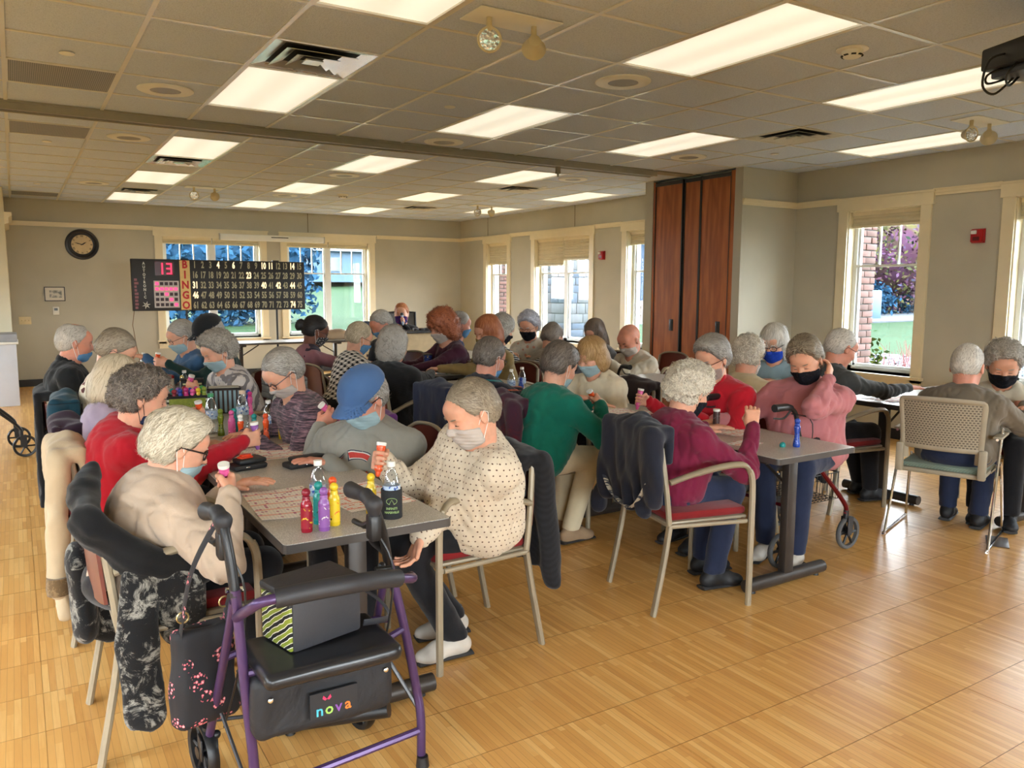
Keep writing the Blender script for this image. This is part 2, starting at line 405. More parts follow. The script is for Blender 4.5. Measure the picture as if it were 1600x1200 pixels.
lights = [(2, 0, 0), (2, -4, 0), (5, 0, 0), (5, -4, 0), (8, 0, 0), (8, -4, 0), (11, -2, 0), (2, 4, 1), (2, 8, 1), (2, 12, 1), (5, 4, 1), (5, 8, 1), (5, 12, 1), (8, 4, 1), (8, 8, 1), (8, 12, 1), (11, 6, 1), (11, 10, 1),
          (2, -9, 0), (5, -9, 0), (8, -9, 0), (11, -7, 0), (-3, -4, 0), (-3, -9, 0), (-3, 0, 0), (5, -13, 0), (11, -12, 0)]
NV_ = 18
diffs = [(2, -1, 0), (9, -1, 0), (2, 6, 1), (2, 11, 1), (9, 6, 1), (9, 11, 1)]
rets = [(0, 1, 0), (0, 4, 1), (0, 13, 1)]
taken = set()
for i, j, f in lights: taken |= {(i, j, f), (i, j + 1, f)}
for i, j, f in diffs + rets: taken.add((i, j, f))
tees = MB(); tp = None; ntile = 0; rest = MB()
def tile_at(x0, x1, y0, y1, vis):
    global tp, ntile
    lo = (x0 + .013, y0 + .013, CZ - .002); hi = (x1 - .013, y1 - .013, CZ + .014)
    if vis and ntile < 298 and abs(x1 - x0 - G) < .01 and abs(y1 - y0 - G) < .01:
        if tp is None: tp = MB().box((.008, .008, 0), (G - .008, G - .008, .014)).build('ceiling_tile', M_tile, ceiling); o = tp
        else: o = link('ceiling_tile', tp.data, ceiling)
        o.location = (x0, y0, CZ + random.uniform(.0005, .0025)); o.rotation_euler = (random.uniform(-.0015, .0015), random.uniform(-.0015, .0015), 0); ntile += 1
    else: rest.box((x0 + .008, y0 + .008, CZ + .001), (x1 - .008, y1 - .008, CZ + .014))
for f, rows in ((0, rows_near), (1, rows_far)):
    for r_, (y0, y1) in enumerate(rows):
        j = r_ - 14 if f == 0 else r_ + 3
        if y0 > YF: continue
        if f == 0 and y0 > 6.75: continue
        y1 = min(y1, YF if f else 6.82)
        for i in range(-6, 13):
            x0, x1 = max(XL, X0 + G * i), min(XR, X0 + G * (i + 1))
            if x1 - x0 < .05 or y1 - y0 < .05: continue
            if (i, j, f) in taken: continue
            d = Vector((x0 + .3, y0 + .3, CZ - EYE)); z = d.dot(_f); vis = False
            if z > .5:
                u_, v_ = 800 + 1233.9 * d.dot(_r) / z, 600 + 1233.9 * d.dot(_d) / z; vis = -110 < u_ < 1710 and v_ > -90
            tile_at(x0, x1, y0, y1, vis)
if rest.v: tag(rest.build('tile_field', M_tile, ceiling), kind='stuff')
for i in range(-6, 14):
    x = X0 + G * i
    if XL < x < XR: tees.box((x - .012, YB, CZ - .004), (x + .012, YF, CZ + .028))
for f, rows in ((0, rows_near), (1, rows_far)):
    for y0, y1 in rows:
        if not (YB < y0 < YF) or (f == 0 and y0 > 6.9): continue
        jj = round((y0 - Y0) / G - (.3 if f else 0))
        for i in range(-6, 13):
            if (i, jj) in {(a, b + 1) for a, b, c in lights if c == f}: continue
            tees.box((max(XL, X0 + G * i), y0 - .012, CZ - .0035), (min(XR, X0 + G * (i + 1)), y0 + .012, CZ + .027))
tees.build('tee_grid', M_tee, ceiling)
# light panels
k = NT('lit_prismatic_lens'); k.col((.8, .8, .75)); mp = k.map((1, 1, 1)); wv = k.wave(1.05, 'X', mp, 0); pr = k.vor(120, rand=0)
k.b.inputs['Emission Color'].default_value = (1, .92, .74, 1)
st = k.math('ADD', k.math('MULTIPLY', wv.outputs[1], .18 * PANEL), k.math('MULTIPLY_ADD', pr.outputs[0], .10 * PANEL, .78 * PANEL)); k.l(st, k.b.inputs['Emission Strength']); M_lens = k.m
tpl = None
for n_, (i, j, f) in enumerate(lights):
    if n_ >= 22 and False: continue
    x = X0 + G * i; y = Y0 + G * (j + (.3 if f else 0))
    if tpl is None:
        tpl = thing('ceiling_light', 'x', 'light', (0, 0, 0), 0, 'recessed fluorescent ceiling panels')
        MB().box((.02, .02, .006), (G - .02, 2 * G - .02, .012)).build('lens', M_lens, tpl)
        b = MB(); b.box((.006, .006, -.004), (.022, 2 * G - .006, .02)); b.box((G - .022, .006, -.004), (G - .006, 2 * G - .006, .02)); b.box((.022, .006, -.004), (G - .022, .022, .02)); b.box((.022, 2 * G - .022, -.004), (G - .022, 2 * G - .006, .02))
        b.build('light_frame', M_tee, tpl); L = tpl
    else: L = copy_tree(tpl)
    L.location = (x, y, CZ)
    L['label'] = 'ceiling light panel behind or beside the camera, %s' % ['above the near left', 'above the near centre', 'above the near right', 'by the near right windows', 'over the left recess', 'far behind on the left', 'over the left aisle', 'far behind at the centre', 'far behind on the right'][n_ - 18] if n_ >= 18 else ''
LL = ['lit ceiling panel right beside the reflective air diffuser near the top left', 'lit ceiling panel cut by the top edge left of the twin emergency lamps', 'lit ceiling panel in the near grid above the dotted-blouse woman, at top centre',
      'largest lit ceiling panel, top right, beside the round speaker and smoke detector', 'lit ceiling panel above the wooden partition panels, near side of the track', 'long lit ceiling panel just below the black projector', 'lit ceiling panel behind the right-hand twin emergency lamps near the windows',
      'lit ceiling panel just beyond the track, left, with a diffuser behind it', 'second lit ceiling panel beyond the track in the left row', 'farthest lit ceiling panel of the left row, near the clock wall',
      'lit ceiling panel just beyond the track in the second row, with a speaker tile behind', 'middle lit ceiling panel of the second row beyond the track', 'farthest lit ceiling panel of the second row, above the screen case',
      'lit ceiling panel just beyond the track in the third row, before a diffuser', 'middle lit ceiling panel of the third row beyond the track', 'farthest lit ceiling panel of the third row, near the far wall',
      'lit ceiling panel nearest the wooden partition panels beyond the track', 'lit ceiling panel behind the farthest twin emergency lamps, by the right wall']
cl = [o for o in col.objects if o.name.startswith('ceiling_light')]
for o, t in zip(cl, LL): o['label'] = t
# diffusers, returns, speakers, detectors
M_dif = plain('polished_diffuser_metal', (.62, .66, .68), .22, .7, var=.1); M_dark = plain('dark_duct', srgb(20, 20, 22), .7)
M_difw = plain('white_diffuser_enamel', srgb(200, 198, 190), .4, var=.04)
DL = ['mirror-bright square air diffuser beside the near left light panel', 'square white air diffuser near the right wall, near side of the track', 'air diffuser behind the first light panel beyond the track, left row', 'air diffuser in the left row nearest the clock wall', 'square air diffuser behind the third-row light panel beyond the track', 'square air diffuser in the far third row near the corner']
for (i, j, f), lb in zip(diffs, DL):
    t = thing('ceiling_diffuser', lb, 'vent', (X0 + G * (i + .5), Y0 + G * (j + .5 + (.3 if f else 0)), CZ))
    m_ = M_dif if i == 2 else M_difw
    MB().box((-.295, -.295, .012), (.295, .295, .02)).build('duct_opening', M_dark, t)
    for q, (r1, r0, z1, z0) in enumerate(((.297, .215, -.003, .012), (.205, .135, -.012, .010), (.125, .06, -.018, .006))):
        vs = []
        for r, z in ((r1, z1), (r0, z0), (r0, z0 + .003), (r1, z1 + .003)): vs += [(-r, -r, z), (r, -r, z), (r, r, z), (-r, r, z)]
        fs = [(a * 4 + b, a * 4 + (b + 1) % 4, ((a + 1) % 4) * 4 + (b + 1) % 4, ((a + 1) % 4) * 4 + b) for a in range(4) for b in range(4)]
        MB().add(vs, fs).build('louvre_ring', m_, t)
    MB().box((-.05, -.05, -.016), (.05, .05, -.008)).build('centre_plate', m_, t)
k = NT('perforated_grille'); v = k.vor(90, rand=0); k.col(k.ramp(v.outputs[0], [(.25, srgb(60, 62, 66)), (.4, srgb(150, 150, 150))])); k.set(.5, .3); M_perf = k.m
for (i, j, f), lb in zip(rets, ('perforated return air grille nearest the camera, left', 'perforated return air grille just beyond the track, left', 'perforated return air grille in the far left corner')):
    t = thing('return_grille', lb, 'vent', (X0 + G * i, Y0 + G * (j + (.3 if f else 0)), CZ))
    MB().box((.012, .012, -.001), (G - .012, G - .012, .012)).build('grille_plate', M_perf, t)
    b = MB()
    for a in ((.006, .006, G - .006, .02), (.006, G - .02, G - .006, G - .006), (.006, .02, .02, G - .02), (G - .02, .02, G - .006, G - .02)): b.box((a[0], a[1], -.004), (a[2], a[3], .014))
    b.build('grille_frame', M_tee, t)
spk = [(1.5, 1.5, 'round ceiling speaker nearest the left, this side of the track'), (1.5, 4.8, 'round ceiling speaker just beyond the track, left'), (5.5, -1.5, 'round ceiling speaker beside the largest light panel'), (5.5, 2.6, 'round ceiling speaker against the track at the centre'), (9.5, 1.6, 'round ceiling speaker above the wooden partition panels'), (5.5, 6.8, 'round ceiling speaker behind the second-row light panel beyond the track'), (5.5, 10.8, 'round ceiling speaker in the far second row'), (1.5, 10.8, 'round ceiling speaker in the far left row'), (9.5, 4.8, 'round ceiling speaker beyond the track near the partition panels')]
tpl = None
for i, j, lb in spk:
    if tpl is None:
        tpl = t = thing('ceiling_speaker', lb, 'speaker')
        MB().lathe([(.0, -.006), (.10, -.006), (.10, .0), (0, 0)], 28).build('speaker_mesh', M_perf, t)
        MB().lathe([(.098, -.009), (.17, -.009), (.178, -.004), (.178, .002), (.098, .002), (.098, -.009)], 28).build('speaker_ring', M_white, t)
    else: t = copy_tree(tpl); t['label'] = lb
    t.location = (X0 + G * i, Y0 + G * j, CZ - .001)
for i, j, lb in ((.5, .5, 'flat white sprinkler cap in the near left tile'), (4.5, .5, 'flat white sprinkler cap near the centre, this side of the track'), (10.4, .6, 'flat white sprinkler cap near the right wall'), (.5, 5.8, 'flat white sprinkler cap beyond the track with a water stain around it'), (4.5, 5.8, 'flat white sprinkler cap beyond the track, second row'), (.5, 11.6, 'flat white sprinkler cap in the far left corner tiles'), (9.7, 6.1, 'flat white sprinkler cap beyond the track near the right wall')):
    o = MB().lathe([(0, -.008), (.037, -.008), (.041, -.005), (.041, -.002), (.03, 0), (0, 0)], 20).build('sprinkler_cap', M_white); tag(o, lb, 'sprinkler'); o.location = (X0 + G * i, Y0 + G * j, CZ - .001)
for i, j, lb in ((6.5, -3.5, 'smoke detector below the largest light panel'), (6.6, 9.9, 'smoke detector in the far half of the ceiling')):
    t = thing('smoke_detector', lb, 'detector', (X0 + G * i, Y0 + G * j, CZ))
    MB().lathe([(0, -.012), (.07, -.012), (.085, -.006), (.085, 0), (0, 0)], 24).build('detector_base', M_white, t)
    MB().lathe([(0, -.05), (.022, -.05), (.045, -.044), (.055, -.028), (.058, -.010), (0, -.010)], 24).build('detector_dome', M_white, t)
    b = MB()
    for a in range(8): b.box((.044, -.012, -.040), (.058, .012, -.034), Matrix.Rotation(a * pi / 4, 4, 'Z'))
    b.build('detector_slots', M_dark, t)
# emergency twin lamps
M_lampbody = plain('cream_lamp_housing', srgb(196, 184, 150), .4)
k = NT('faceted_reflector'); v = k.vor(60); k.col(k.ramp(v.outputs[0], [(0, (.3, .28, .24)), (.6, (.9, .88, .84))])); k.set(.12, .9); k.bump(v.outputs[0], .6, .005); M_refl = k.m
for i, j, lb in ((3.5, -2.5, 'twin emergency lamps on a white plate, top centre'), (10.6, -2.5, 'twin emergency lamps near the right wall'), (3.6, 10.3, 'twin emergency lamps in the far left half'), (10.6, 10.2, 'twin emergency lamps at the far right light panel')):
    t = thing('emergency_lamp', lb, 'light', (X0 + G * i, Y0 + G * j, CZ), 0.0)
    MB().bbox((-.235, -.11, -.010), (.235, .11, -.001), .004).build('mount_plate', M_white, t)
    for s_, az, tl in ((-1, radians(-110), .95), (1, radians(60 if i < 5 else 20), .8)):
        b = MB(); b.cyl((s_ * .13, 0, -.01), (s_ * .13, 0, -.055), .014); b.ball((s_ * .13, 0, -.062), .019); b.build('swivel', M_lampbody, t)
        D = Vector((cos(az) * sin(tl + .5), sin(az) * sin(tl + .5), -cos(tl + .5))); c = Vector((s_ * .13, 0, -.115)); M = frame(c, D.cross(Vector((0, 0, 1))), (0, 0, 1)); M = M @ Matrix.Rotation(0, 4, 'X')
        zx = D.cross(Vector((0, 0, 1))).normalized(); yy = D.cross(zx); M = Matrix(((zx.x, yy.x, D.x, c.x), (zx.y, yy.y, D.y, c.y), (zx.z, yy.z, D.z, c.z), (0, 0, 0, 1)))
        h = MB().lathe([(.012, -.075), (.03, -.07), (.045, -.03), (.058, .0), (.062, .006), (.058, .010), (.05, .008), (.05, .002)], 20, M).build('lamp_head', M_lampbody, t)
        MB().lathe([(0, .0005), (.052, .0005), (.052, .006), (0, .009)], 20, M).build('lamp_lens', M_refl, h)
# operable partition: track, hanging trolley, stacked panels
track = thing('partition_track', 'long grey ceiling track of the folding partition', 'track', (0, 0, 0))
M_trk = plain('track_paint', srgb(150, 144, 128), .45, var=.04)
b = MB(); b.box((XL, 6.82, CZ - .012), (XR - .9, 7.0, CZ + .02)); b.box((XL, 6.835, CZ - .062), (6.2, 6.86, CZ - .012)); b.box((XL, 6.95, CZ - .062), (6.2, 6.975, CZ - .012)); b.build('track_channel', M_trk, track)
MB().box((XL, 6.865, CZ - .055), (6.2, 6.945, CZ - .012)).build('track_web', plain('track_dark', srgb(96, 92, 80), .5), track)
b = MB(); b.box((4.86, 6.88, CZ - .13), (4.90, 6.92, CZ - .05)); b.cyl((4.88, 6.90, CZ - .16), (4.88, 6.90, CZ - .12), .012); b.build('track_stop', M_trk, track)
k = NT('cherry_veneer'); mp = k.map((3.2, 3.2, .45)); n1 = k.noise(3, mp, 5, .6, 1.2); wv = k.wave(2.2, 'X', mp, 9); v = k.math('ADD', k.math('MULTIPLY', n1.outputs[0], .7), k.math('MULTIPLY', wv.outputs[1], .3))
k.col(k.ramp(v, [(.25, srgb(140, 74, 34)), (.55, srgb(172, 98, 50)), (.8, srgb(190, 114, 60))])); k.set(.38); k.bump(v, .08, .002); M_cherry = k.m
M_edge = plain('black_panel_edge', srgb(20, 20, 22), .4); M_gm = plain('gunmetal_trim', srgb(70, 70, 72), .35, .5)
for n_, (y0, y1, lb, pull) in enumerate(((7.02, 7.49, 'left tall cherry partition panel with recessed pull', 1), (6.74, 7.0, 'narrow middle cherry partition panel', 0), (6.27, 6.72, 'right tall cherry partition panel with recessed pull', 1))):
    xo = 6.78 + (.012 if n_ == 1 else 0)
    t = thing('partition_panel', lb, 'partition', (xo, y0, 0), 0, 'stacked folding partition panels')
    wd = y1 - y0
    MB().box((0, .012, .03), (.05, wd - .012, CZ - .075)).build('veneer_panel', M_cherry, t)
    b = MB(); b.box((-.006, -.006, .02), (.055, .012, CZ - .03)); b.box((-.006, wd - .012, .02), (.055, wd + .006, CZ - .03)); b.build('edge_strip', M_edge, t)
    MB().box((-.01, 0, CZ - .075), (.05, wd, CZ - .035)).build('top_rail', M_gm, t)
    if pull:
        yc = wd * .30; b = MB().bbox((-.006, yc - .033, 1.03), (.0, yc + .033, 1.17), .002); h = b.build('pull_plate', M_gm, t); MB().box((-.009, yc - .014, 1.055), (-.005, yc + .014, 1.145)).build('pull_recess', M_edge, h)
for y0, lb in ((7.49, 'left cherry jamb strip of the partition pocket'), (6.205, 'right cherry jamb strip of the partition pocket')):
    o = MB().box((6.77, y0, .02), (6.80, y0 + .055, CZ - .02)).box((6.765, y0 + .05, .02), (6.80, y0 + .056, CZ - .02)).build('jamb_strip', M_cherry); tag(o, lb, 'trim')
# ================================================================== OUTSIDE
def grass_mat(name, a, b_):
    k = NT(name); n1 = k.noise(.35, detail=6); n2 = k.noise(9, k.map((1, 1, .2)), 4)
    k.col(k.ramp(k.math('ADD', k.math('MULTIPLY', n1.outputs[0], .6), k.math('MULTIPLY', n2.outputs[0], .4)), [(.3, a), (.7, b_)])); k.set(.95, spec=.05); k.bump(n2.outputs[0], .5, .1); return k.m
M_grass = grass_mat('lawn_grass', (.007, .018, .006), (.016, .031, .013))
gv = []; gf = []; nx_, ny_ = 60, 60
for a in range(nx_ + 1):
    for b in range(ny_ + 1):
        x = -60 + 200 * a / nx_; y = -60 + 220 * b / ny_
        h = -.2 + .03 * sin(x * .3) + .03 * cos(y * .23) + max(0, (y - 32)) * .055 * (1 / (1 + math.exp(-(x - 12) / 4)))
        gv.append((x, y, min(h, 3.2)))
for a in range(nx_):
    for b in range(ny_):
        i = a * (ny_ + 1) + b; x = -60 + 200 * a / nx_; y = -60 + 220 * b / ny_
        gf.append((i, i + ny_ + 1, i + ny_ + 2, i + 1))
m_ = MB(); m_.add(gv, gf, True); g_ = m_.build('lawn', M_grass); tag(g_, 'bright green lawn outside the windows', 'lawn', kind='stuff')
M_road = plain('pale_asphalt', (.028, .034, .042), .9, var=.08)
tag(MB().box((25, 25, -.30), (70, 36, -.12)).build('drive', M_road), 'pale driveway crossing the lawn beyond the right window', 'driveway', kind='structure')
def leaf_mat(name, stops, sc_=1.2):
    k = NT(name); n1 = k.noise(sc_, detail=4); n2 = k.n('NewGeometry'); v = k.math('ADD', k.math('MULTIPLY', n1.outputs[0], .6), k.math('MULTIPLY', n2.outputs['Random Per Island'], .4))
    k.col(k.ramp(v, stops)); k.set(1, spec=0); k.b.inputs['Transmission Weight'].default_value = 0; return k.m
def foliage(name, c, r, n, size, m, parent=None, seed=1):
    """a crown of separate leaf quads filling an ellipsoid"""
    R = np.random.default_rng(seed); u = R.normal(size=(n, 3)); u /= np.linalg.norm(u, axis=1)[:, None]; rad = R.uniform(.25, 1, n) ** .45
    lump = 1 + .16 * np.sin(u[:, 0] * 7 + seed) * np.cos(u[:, 2] * 6) + .1 * np.sin(u[:, 1] * 13)
    p = u * rad[:, None] * lump[:, None] * np.array(r) + np.array(c)
    a = R.normal(size=(n, 3)); a /= np.linalg.norm(a, axis=1)[:, None]; b = np.cross(a, R.normal(size=(n, 3))); b /= np.linalg.norm(b, axis=1)[:, None]
    s = size * R.uniform(.6, 1.3, n)[:, None]
    vs = np.concatenate([p - a * s, p + b * s * .5, p + a * s, p - b * s * .5], 1).reshape(-1, 3)
    fs = np.arange(4 * n).reshape(-1, 4)
    me = bpy.data.meshes.new(name); me.from_pydata(vs.tolist(), [], fs.tolist()); me.materials.append(m); return link(name, me, parent)
M_hedge = leaf_mat('evergreen_leaves', [(.3, (.010, .032, .060)), (.6, (.014, .042, .078)), (.8, (.018, .052, .082))])
M_autumn = leaf_mat('autumn_leaves', [(.32, (.02, .03, .02)), (.45, (.06, .058, .02)), (.55, (.045, .02, .032)), (.66, (.06, .03, .055)), (.8, (.03, .04, .065))], .55)
M_bark = plain('bark', (.09, .07, .06), .9)
def tree(lb, x, y, h, r, m, n, size, seed, group):
    t = thing('tree', lb, 'tree', (x, y, -.2), 0, group)
    MB().tube([(0, 0, 0), (.1, 0, h * .35), (0, .1, h * .7)], [.22, .16, .08], 8).build('trunk', M_bark, t)
    cr_ = MB(); cr_.ball((0, 0, h * .62), (r[0] * .8, r[1] * .8, r[2] * .8), 18, 12); cr_.build('inner_foliage', m, t); foliage('foliage', (0, 0, h * .62), r, n, size, m, t, seed); return t
for n_, (x, y) in enumerate(((1.0, 36), (4.2, 37), (7.0, 36), (9.6, 37))):
    tree('dark evergreen tree behind the lawn outside the far windows, %s' % ('leftmost', 'second from the left', 'third from the left', 'rightmost, edge of the hill')[n_], x, y, 6.5, (2.6, 2.2, 4.4), M_hedge, 7000, .20, n_ + 3, 'evergreen trees beyond the far lawn')
for n_, (x, y, m, r, h) in enumerate(((41, 33, M_autumn, (6, 6, 4.4), 8), (52, 34, M_autumn, (6, 5, 4.0), 7), (60, 46, M_hedge, (9, 6, 4), 6))):
    tree(('autumn tree with yellow and purple leaves outside the right window', 'second autumn tree farther right behind the driveway', 'dark green tree far behind the driveway')[n_], x, y, h, r, m, 9000, .17, n_ + 20, 'trees beyond the driveway')
for n_, (x, y, r) in enumerate(((43, 26, 2.2), (50, 27.5, 1.8))):
    o = foliage('shrub', (0, 0, r * .5), (r, r, r * .6), 1500, .16, M_hedge, None, 40 + n_); o.location = (x + 4, y + 6, -.2); tag(o, ('round green shrub beyond the driveway, left of the red sign wall', 'green shrub beyond the driveway, right of the red sign wall')[n_], 'shrub')
tag(MB().bbox((53.2, 34, -.2), (58.5, 34.4, 1.05), .05).build('sign_wall', plain('red_brick_far', (.10, .03, .03), .8)), 'low red wall among shrubs beyond the driveway', 'wall')
tag(MB().bbox((40.5, 27.6, -.2), (42.6, 29, 1.5), .1).build('utility_cabinet', plain('blue_grey_box', (.01, .04, .10), .6)), 'dark blue utility cabinet beside the driveway', 'cabinet')
hd = thing('sky_block_hedge', 'unseen hedge added to block low sky light at the left-hand windows', 'hedge', (-15, -14, -.2)); F_ = MB()  # out-of-view hedge, added to keep low sky light off the right wall
for q in range(17): F_.ball((0, q * 2.0, 2.2), (1.3, 1.5, 2.4), 12, 8)
F_.build('inner_foliage', M_hedge, hd)
for q in range(5): foliage('foliage', (0, 3.2 + q * 6.4, 2.3), (1.6, 4.6, 2.6), 900, .22, M_hedge, hd, 90 + q)
# distant house seen through the far window and the right windows
def house(lb, lo, hi, wallc, roofc, rise, nw):
    t = thing('house', lb, 'building', (lo[0], lo[1], lo[2])); dx, dy, dz = (hi[i] - lo[i] for i in range(3))
    MB().box((0, 0, 0), (dx, dy, dz)).build('wall', plain('siding_' + lb[:6], [v * .3 for v in wallc], .8), t)
    MB().add([(-.5, -.5, dz), (dx + .5, -.5, dz), (dx + .5, dy + .5, dz), (-.5, dy + .5, dz), (-.5, dy / 2, dz + rise), (dx + .5, dy / 2, dz + rise)], [(0, 1, 5, 4), (3, 4, 5, 2), (0, 4, 3), (1, 2, 5), (0, 3, 2, 1)]).build('roof', plain('shingle_' + lb[:6], roofc, .9), t)
    for q in range(nw):
        for face in (0, 1):
            if face == 0: f = MB().box((dx * (q + .3) / nw, -.06, dz * .35), (dx * (q + .7) / nw, .0, dz * .8))
            else: f = MB().box((-.06, dy * (q + .3) / nw, dz * .35), (0, dy * (q + .7) / nw, dz * .8))
            F = f.build('window', plain('house_sash', (.06, .07, .08), .5), t)
            g = MB().box((dx * (q + .34) / nw, -.09, dz * .38), (dx * (q + .66) / nw, -.06, dz * .77)) if face == 0 else MB().box((-.09, dy * (q + .34) / nw, dz * .38), (-.06, dy * (q + .66) / nw, dz * .77))
            g.build('pane', plain('house_glass', (.05, .09, .14), .1), F)
house('blue-grey house seen through the double window of the right wall', (34, 46, -.2), (48, 58, 5.2), (.05, .11, .20), (.05, .07, .10), 2.4, 4)
house('white-roofed building on the hill outside the far window', (21, 66, 2.0), (38, 78, 4.6), (.10, .20, .30), (.05, .065, .075), 3.2, 4)
tag(MB().box((24, 30, -.18), (29.5, 44, -.13)).build('garden_path', plain('pale_path', (.035, .037, .04), .9)), 'bright pale path outside the double window', 'path', kind='structure')
t = thing('split_rail_fence', 'dark rail fence outside the double window', 'fence', (24, 30, -.2))
for q in range(5): MB().box((q * 1.2 - .06, -.06, 0), (q * 1.2 + .06, .06, 1.15)).build('post', M_bark, t)
for z in (.45, .85): MB().box((0, -.03, z), (4.8, .03, z + .1)).build('rail', M_bark, t)
# masonry piers: courses of separate bricks / stones
def masonry(name, lb, x0, y0, wx, wy, h, bh, bl, mats, mortar, seed, piece):
    R = random.Random(seed); t = thing(name, lb, 'pillar', (x0, y0, -.2)); MB().box((.012, .012, 0), (wx - .012, wy - .012, h)).build('core', mortar, t); z = 0; r = 0
    while z < h - .02:
        hh = bh * (R.uniform(.75, 1.4) if piece == 'stone' else 1)
        for side in (0, 1):          # side 0 faces -x (the room), side 1 faces -y
            L = wy if side == 0 else wx; p = -(bl / 2 if r % 2 else 0)
            while p < L:
                q = p + bl * (R.uniform(.7, 1.5) if piece == 'stone' else 1); a, b = max(0, p) + .006, min(L, q) - .006
                if b - a > .02:
                    pr = R.uniform(0, .012)
                    m = MB().bbox((-pr, a, z + .006), (.03, b, z + hh - .006), .004) if side == 0 else MB().bbox((a, -pr, z + .006), (b, .03, z + hh - .006), .004)
                    m.build(piece, R.choice(mats), t)
                p = q
        z += hh; r += 1
brk = [plain('brick_red', (.085, .036, .026), .85), plain('brick_brown', (.065, .03, .022), .85), plain('brick_rose', (.10, .05, .04), .85)]
stn = [plain('stone_grey', (.040, .050, .064), .85), plain('stone_buff', (.052, .054, .056), .85), plain('stone_blue', (.028, .040, .056), .85)]
M_mort = plain('mortar', (.055, .055, .052), .9)
masonry('brick_pier', 'red brick pier outside the window nearest the partition bay', 8.02, 5.50, .3, .3, 2.9, .075, .20, brk, M_mort, 3, 'brick')
brk2 = [plain('brick_pale', (.085, .036, .026), .85), plain('brick_tan', (.065, .032, .024), .85)]
masonry('brick_pier', 'red brick pier outside the narrow window by the far corner', 8.02, 13.28, .3, .32, 2.9, .075, .20, brk2, M_mort, 4, 'brick')
masonry('stone_pier', 'grey stone pier outside the double window of the right wall', 9.4, 12.95, .9, .95, 3.3, .16, .30, stn, M_mort, 5, 'stone')
# planting bed under the near right window
t = thing('planting_bed', 'pebble bed with red twigs beyond the lawn edge under the right window', 'plants', (13.0, 7.2, -.17))
R = np.random.default_rng(9); pb = MB()
for q in range(1500):
    x, y = R.uniform(.2, 6), R.uniform(-1, 5); r = R.uniform(.05, .11); pb.ball((x, y, .04), (r, r * .8, r * .6), 6, 4)
tag(pb.build('pebbles', plain('grey_pebbles', (.035, .04, .048), .8, var=.4), t), kind='stuff')
rt = MB()
for q in range(240):
    x, y = R.uniform(1.0, 2.6), R.uniform(.3, 1.9); a, b = R.normal(0, .12, 2); rt.tube([(x, y, .02), (x + a, y + b, R.uniform(.35, .75))], [.007, .003], 4)
tag(rt.build('red_twigs', plain('red_twig_bark', (.09, .014, .01), .7), t), kind='stuff')
t = thing('leafy_shrub', 'yellow-green leafy shrub just outside the right window beside the brick pier', 'shrub', (8.2, 4.6, -.2))
foliage('leaves', (.55, 1.25, .6), (.28, .28, .62), 500, .045, leaf_mat('yellow_green_leaves', [(.3, (.015, .035, .01)), (.7, (.06, .066, .015))], 6), t, 77)

# ================================================================== WALL FIXTURES
# clock
CT = Matrix(((1, 0, 0, 0), (0, 0, -1, 0), (0, 1, 0, 0), (0, 0, 0, 1)))   # local z -> world -y (faces the room)
t = thing('wall_clock', 'round wall clock with thick black rim and cream dial', 'clock', (.945, YF, 2.19))
MB().lathe([(.15, 0), (.232, 0), (.236, .012), (.228, .03), (.20, .036), (.185, .026), (.178, .028), (.172, .016), (.15, .012), (.15, 0)], 48, CT).build('rim', plain('clock_black', srgb(36, 33, 34), .35), t)
dl = MB().lathe([(0, 0), (.172, 0), (.172, .010), (0, .010)], 40, CT).build('dial', plain('clock_dial', srgb(206, 184, 142), .6), t)
M_ink = plain('black_ink', srgb(24, 22, 22), .6)
for q, s_ in enumerate(('XII', 'I', 'II', 'III', 'IIII', 'V', 'VI', 'VII', 'VIII', 'IX', 'X', 'XI')):
    a = q * pi / 6; lettering('numeral', s_, .040, M_ink, dl, CT @ Matrix.Translation((sin(a) * .128, cos(a) * .128, .0115)) @ Matrix.Rotation(-a, 4, 'Z'), .0006, .0006, .8)
for ang, ln, wd in ((radians(58), .075, .006), (radians(-76), .115, .0045)):
    M = CT @ Matrix.Rotation(-ang, 4, 'Z'); MB().prism([(-wd, -.02), (wd, -.02), (wd * 1.5, ln * .55), (0, ln), (-wd * 1.5, ln * .55)], .014, .016, M).build('clock_hand', M_ink, t)
MB().lathe([(0, .012), (.008, .012), (.008, .02), (0, .02)], 12, CT).build('hub', M_ink, t)
# small framed picture
t = thing('picture_frame', 'small black framed landscape print above the thermostat', 'picture', (.39, YF, 1.31))
b = MB()
for a in ((0, 0, .28, .012), (0, .208, .28, .22), (0, .012, .012, .208), (.268, .012, .28, .208)): b.box((a[0], -.018, a[1]), (a[2], 0, a[3]))
b.build('frame', M_black, t)
MB().box((.012, -.006, .012), (.268, -.002, .208)).build('mat_board', plain('mat_board', srgb(216, 210, 196), .8, var=.02), t)
k = NT('faint_landscape_print'); n1 = k.noise(14, detail=6); k.col(k.ramp(n1.outputs[0], [(.4, srgb(206, 202, 192)), (.5, srgb(150, 152, 150)), (.6, srgb(110, 116, 112)), (.7, srgb(196, 190, 178))])); k.set(.7)
MB().box((.07, -.008, .055), (.235, -.006, .165)).build('print', k.m, t)
t = thing('thermostat', 'white wall thermostat with a dark display', 'thermostat', (.49, YF, 1.10)); MB().bbox((0, -.025, 0), (.085, 0, .125), .006).build('housing', M_white, t); MB().box((.018, -.027, .065), (.067, -.0245, .105)).build('display', plain('lcd_grey', srgb(90, 96, 92), .3), t)
t = thing('light_switch', 'almond triple light switch plate by the recess', 'switch', (.035, YF, .96)); MB().bbox((0, -.007, 0), (.16, 0, .115), .003).build('plate', plain('almond_plastic', srgb(224, 205, 160), .4), t)
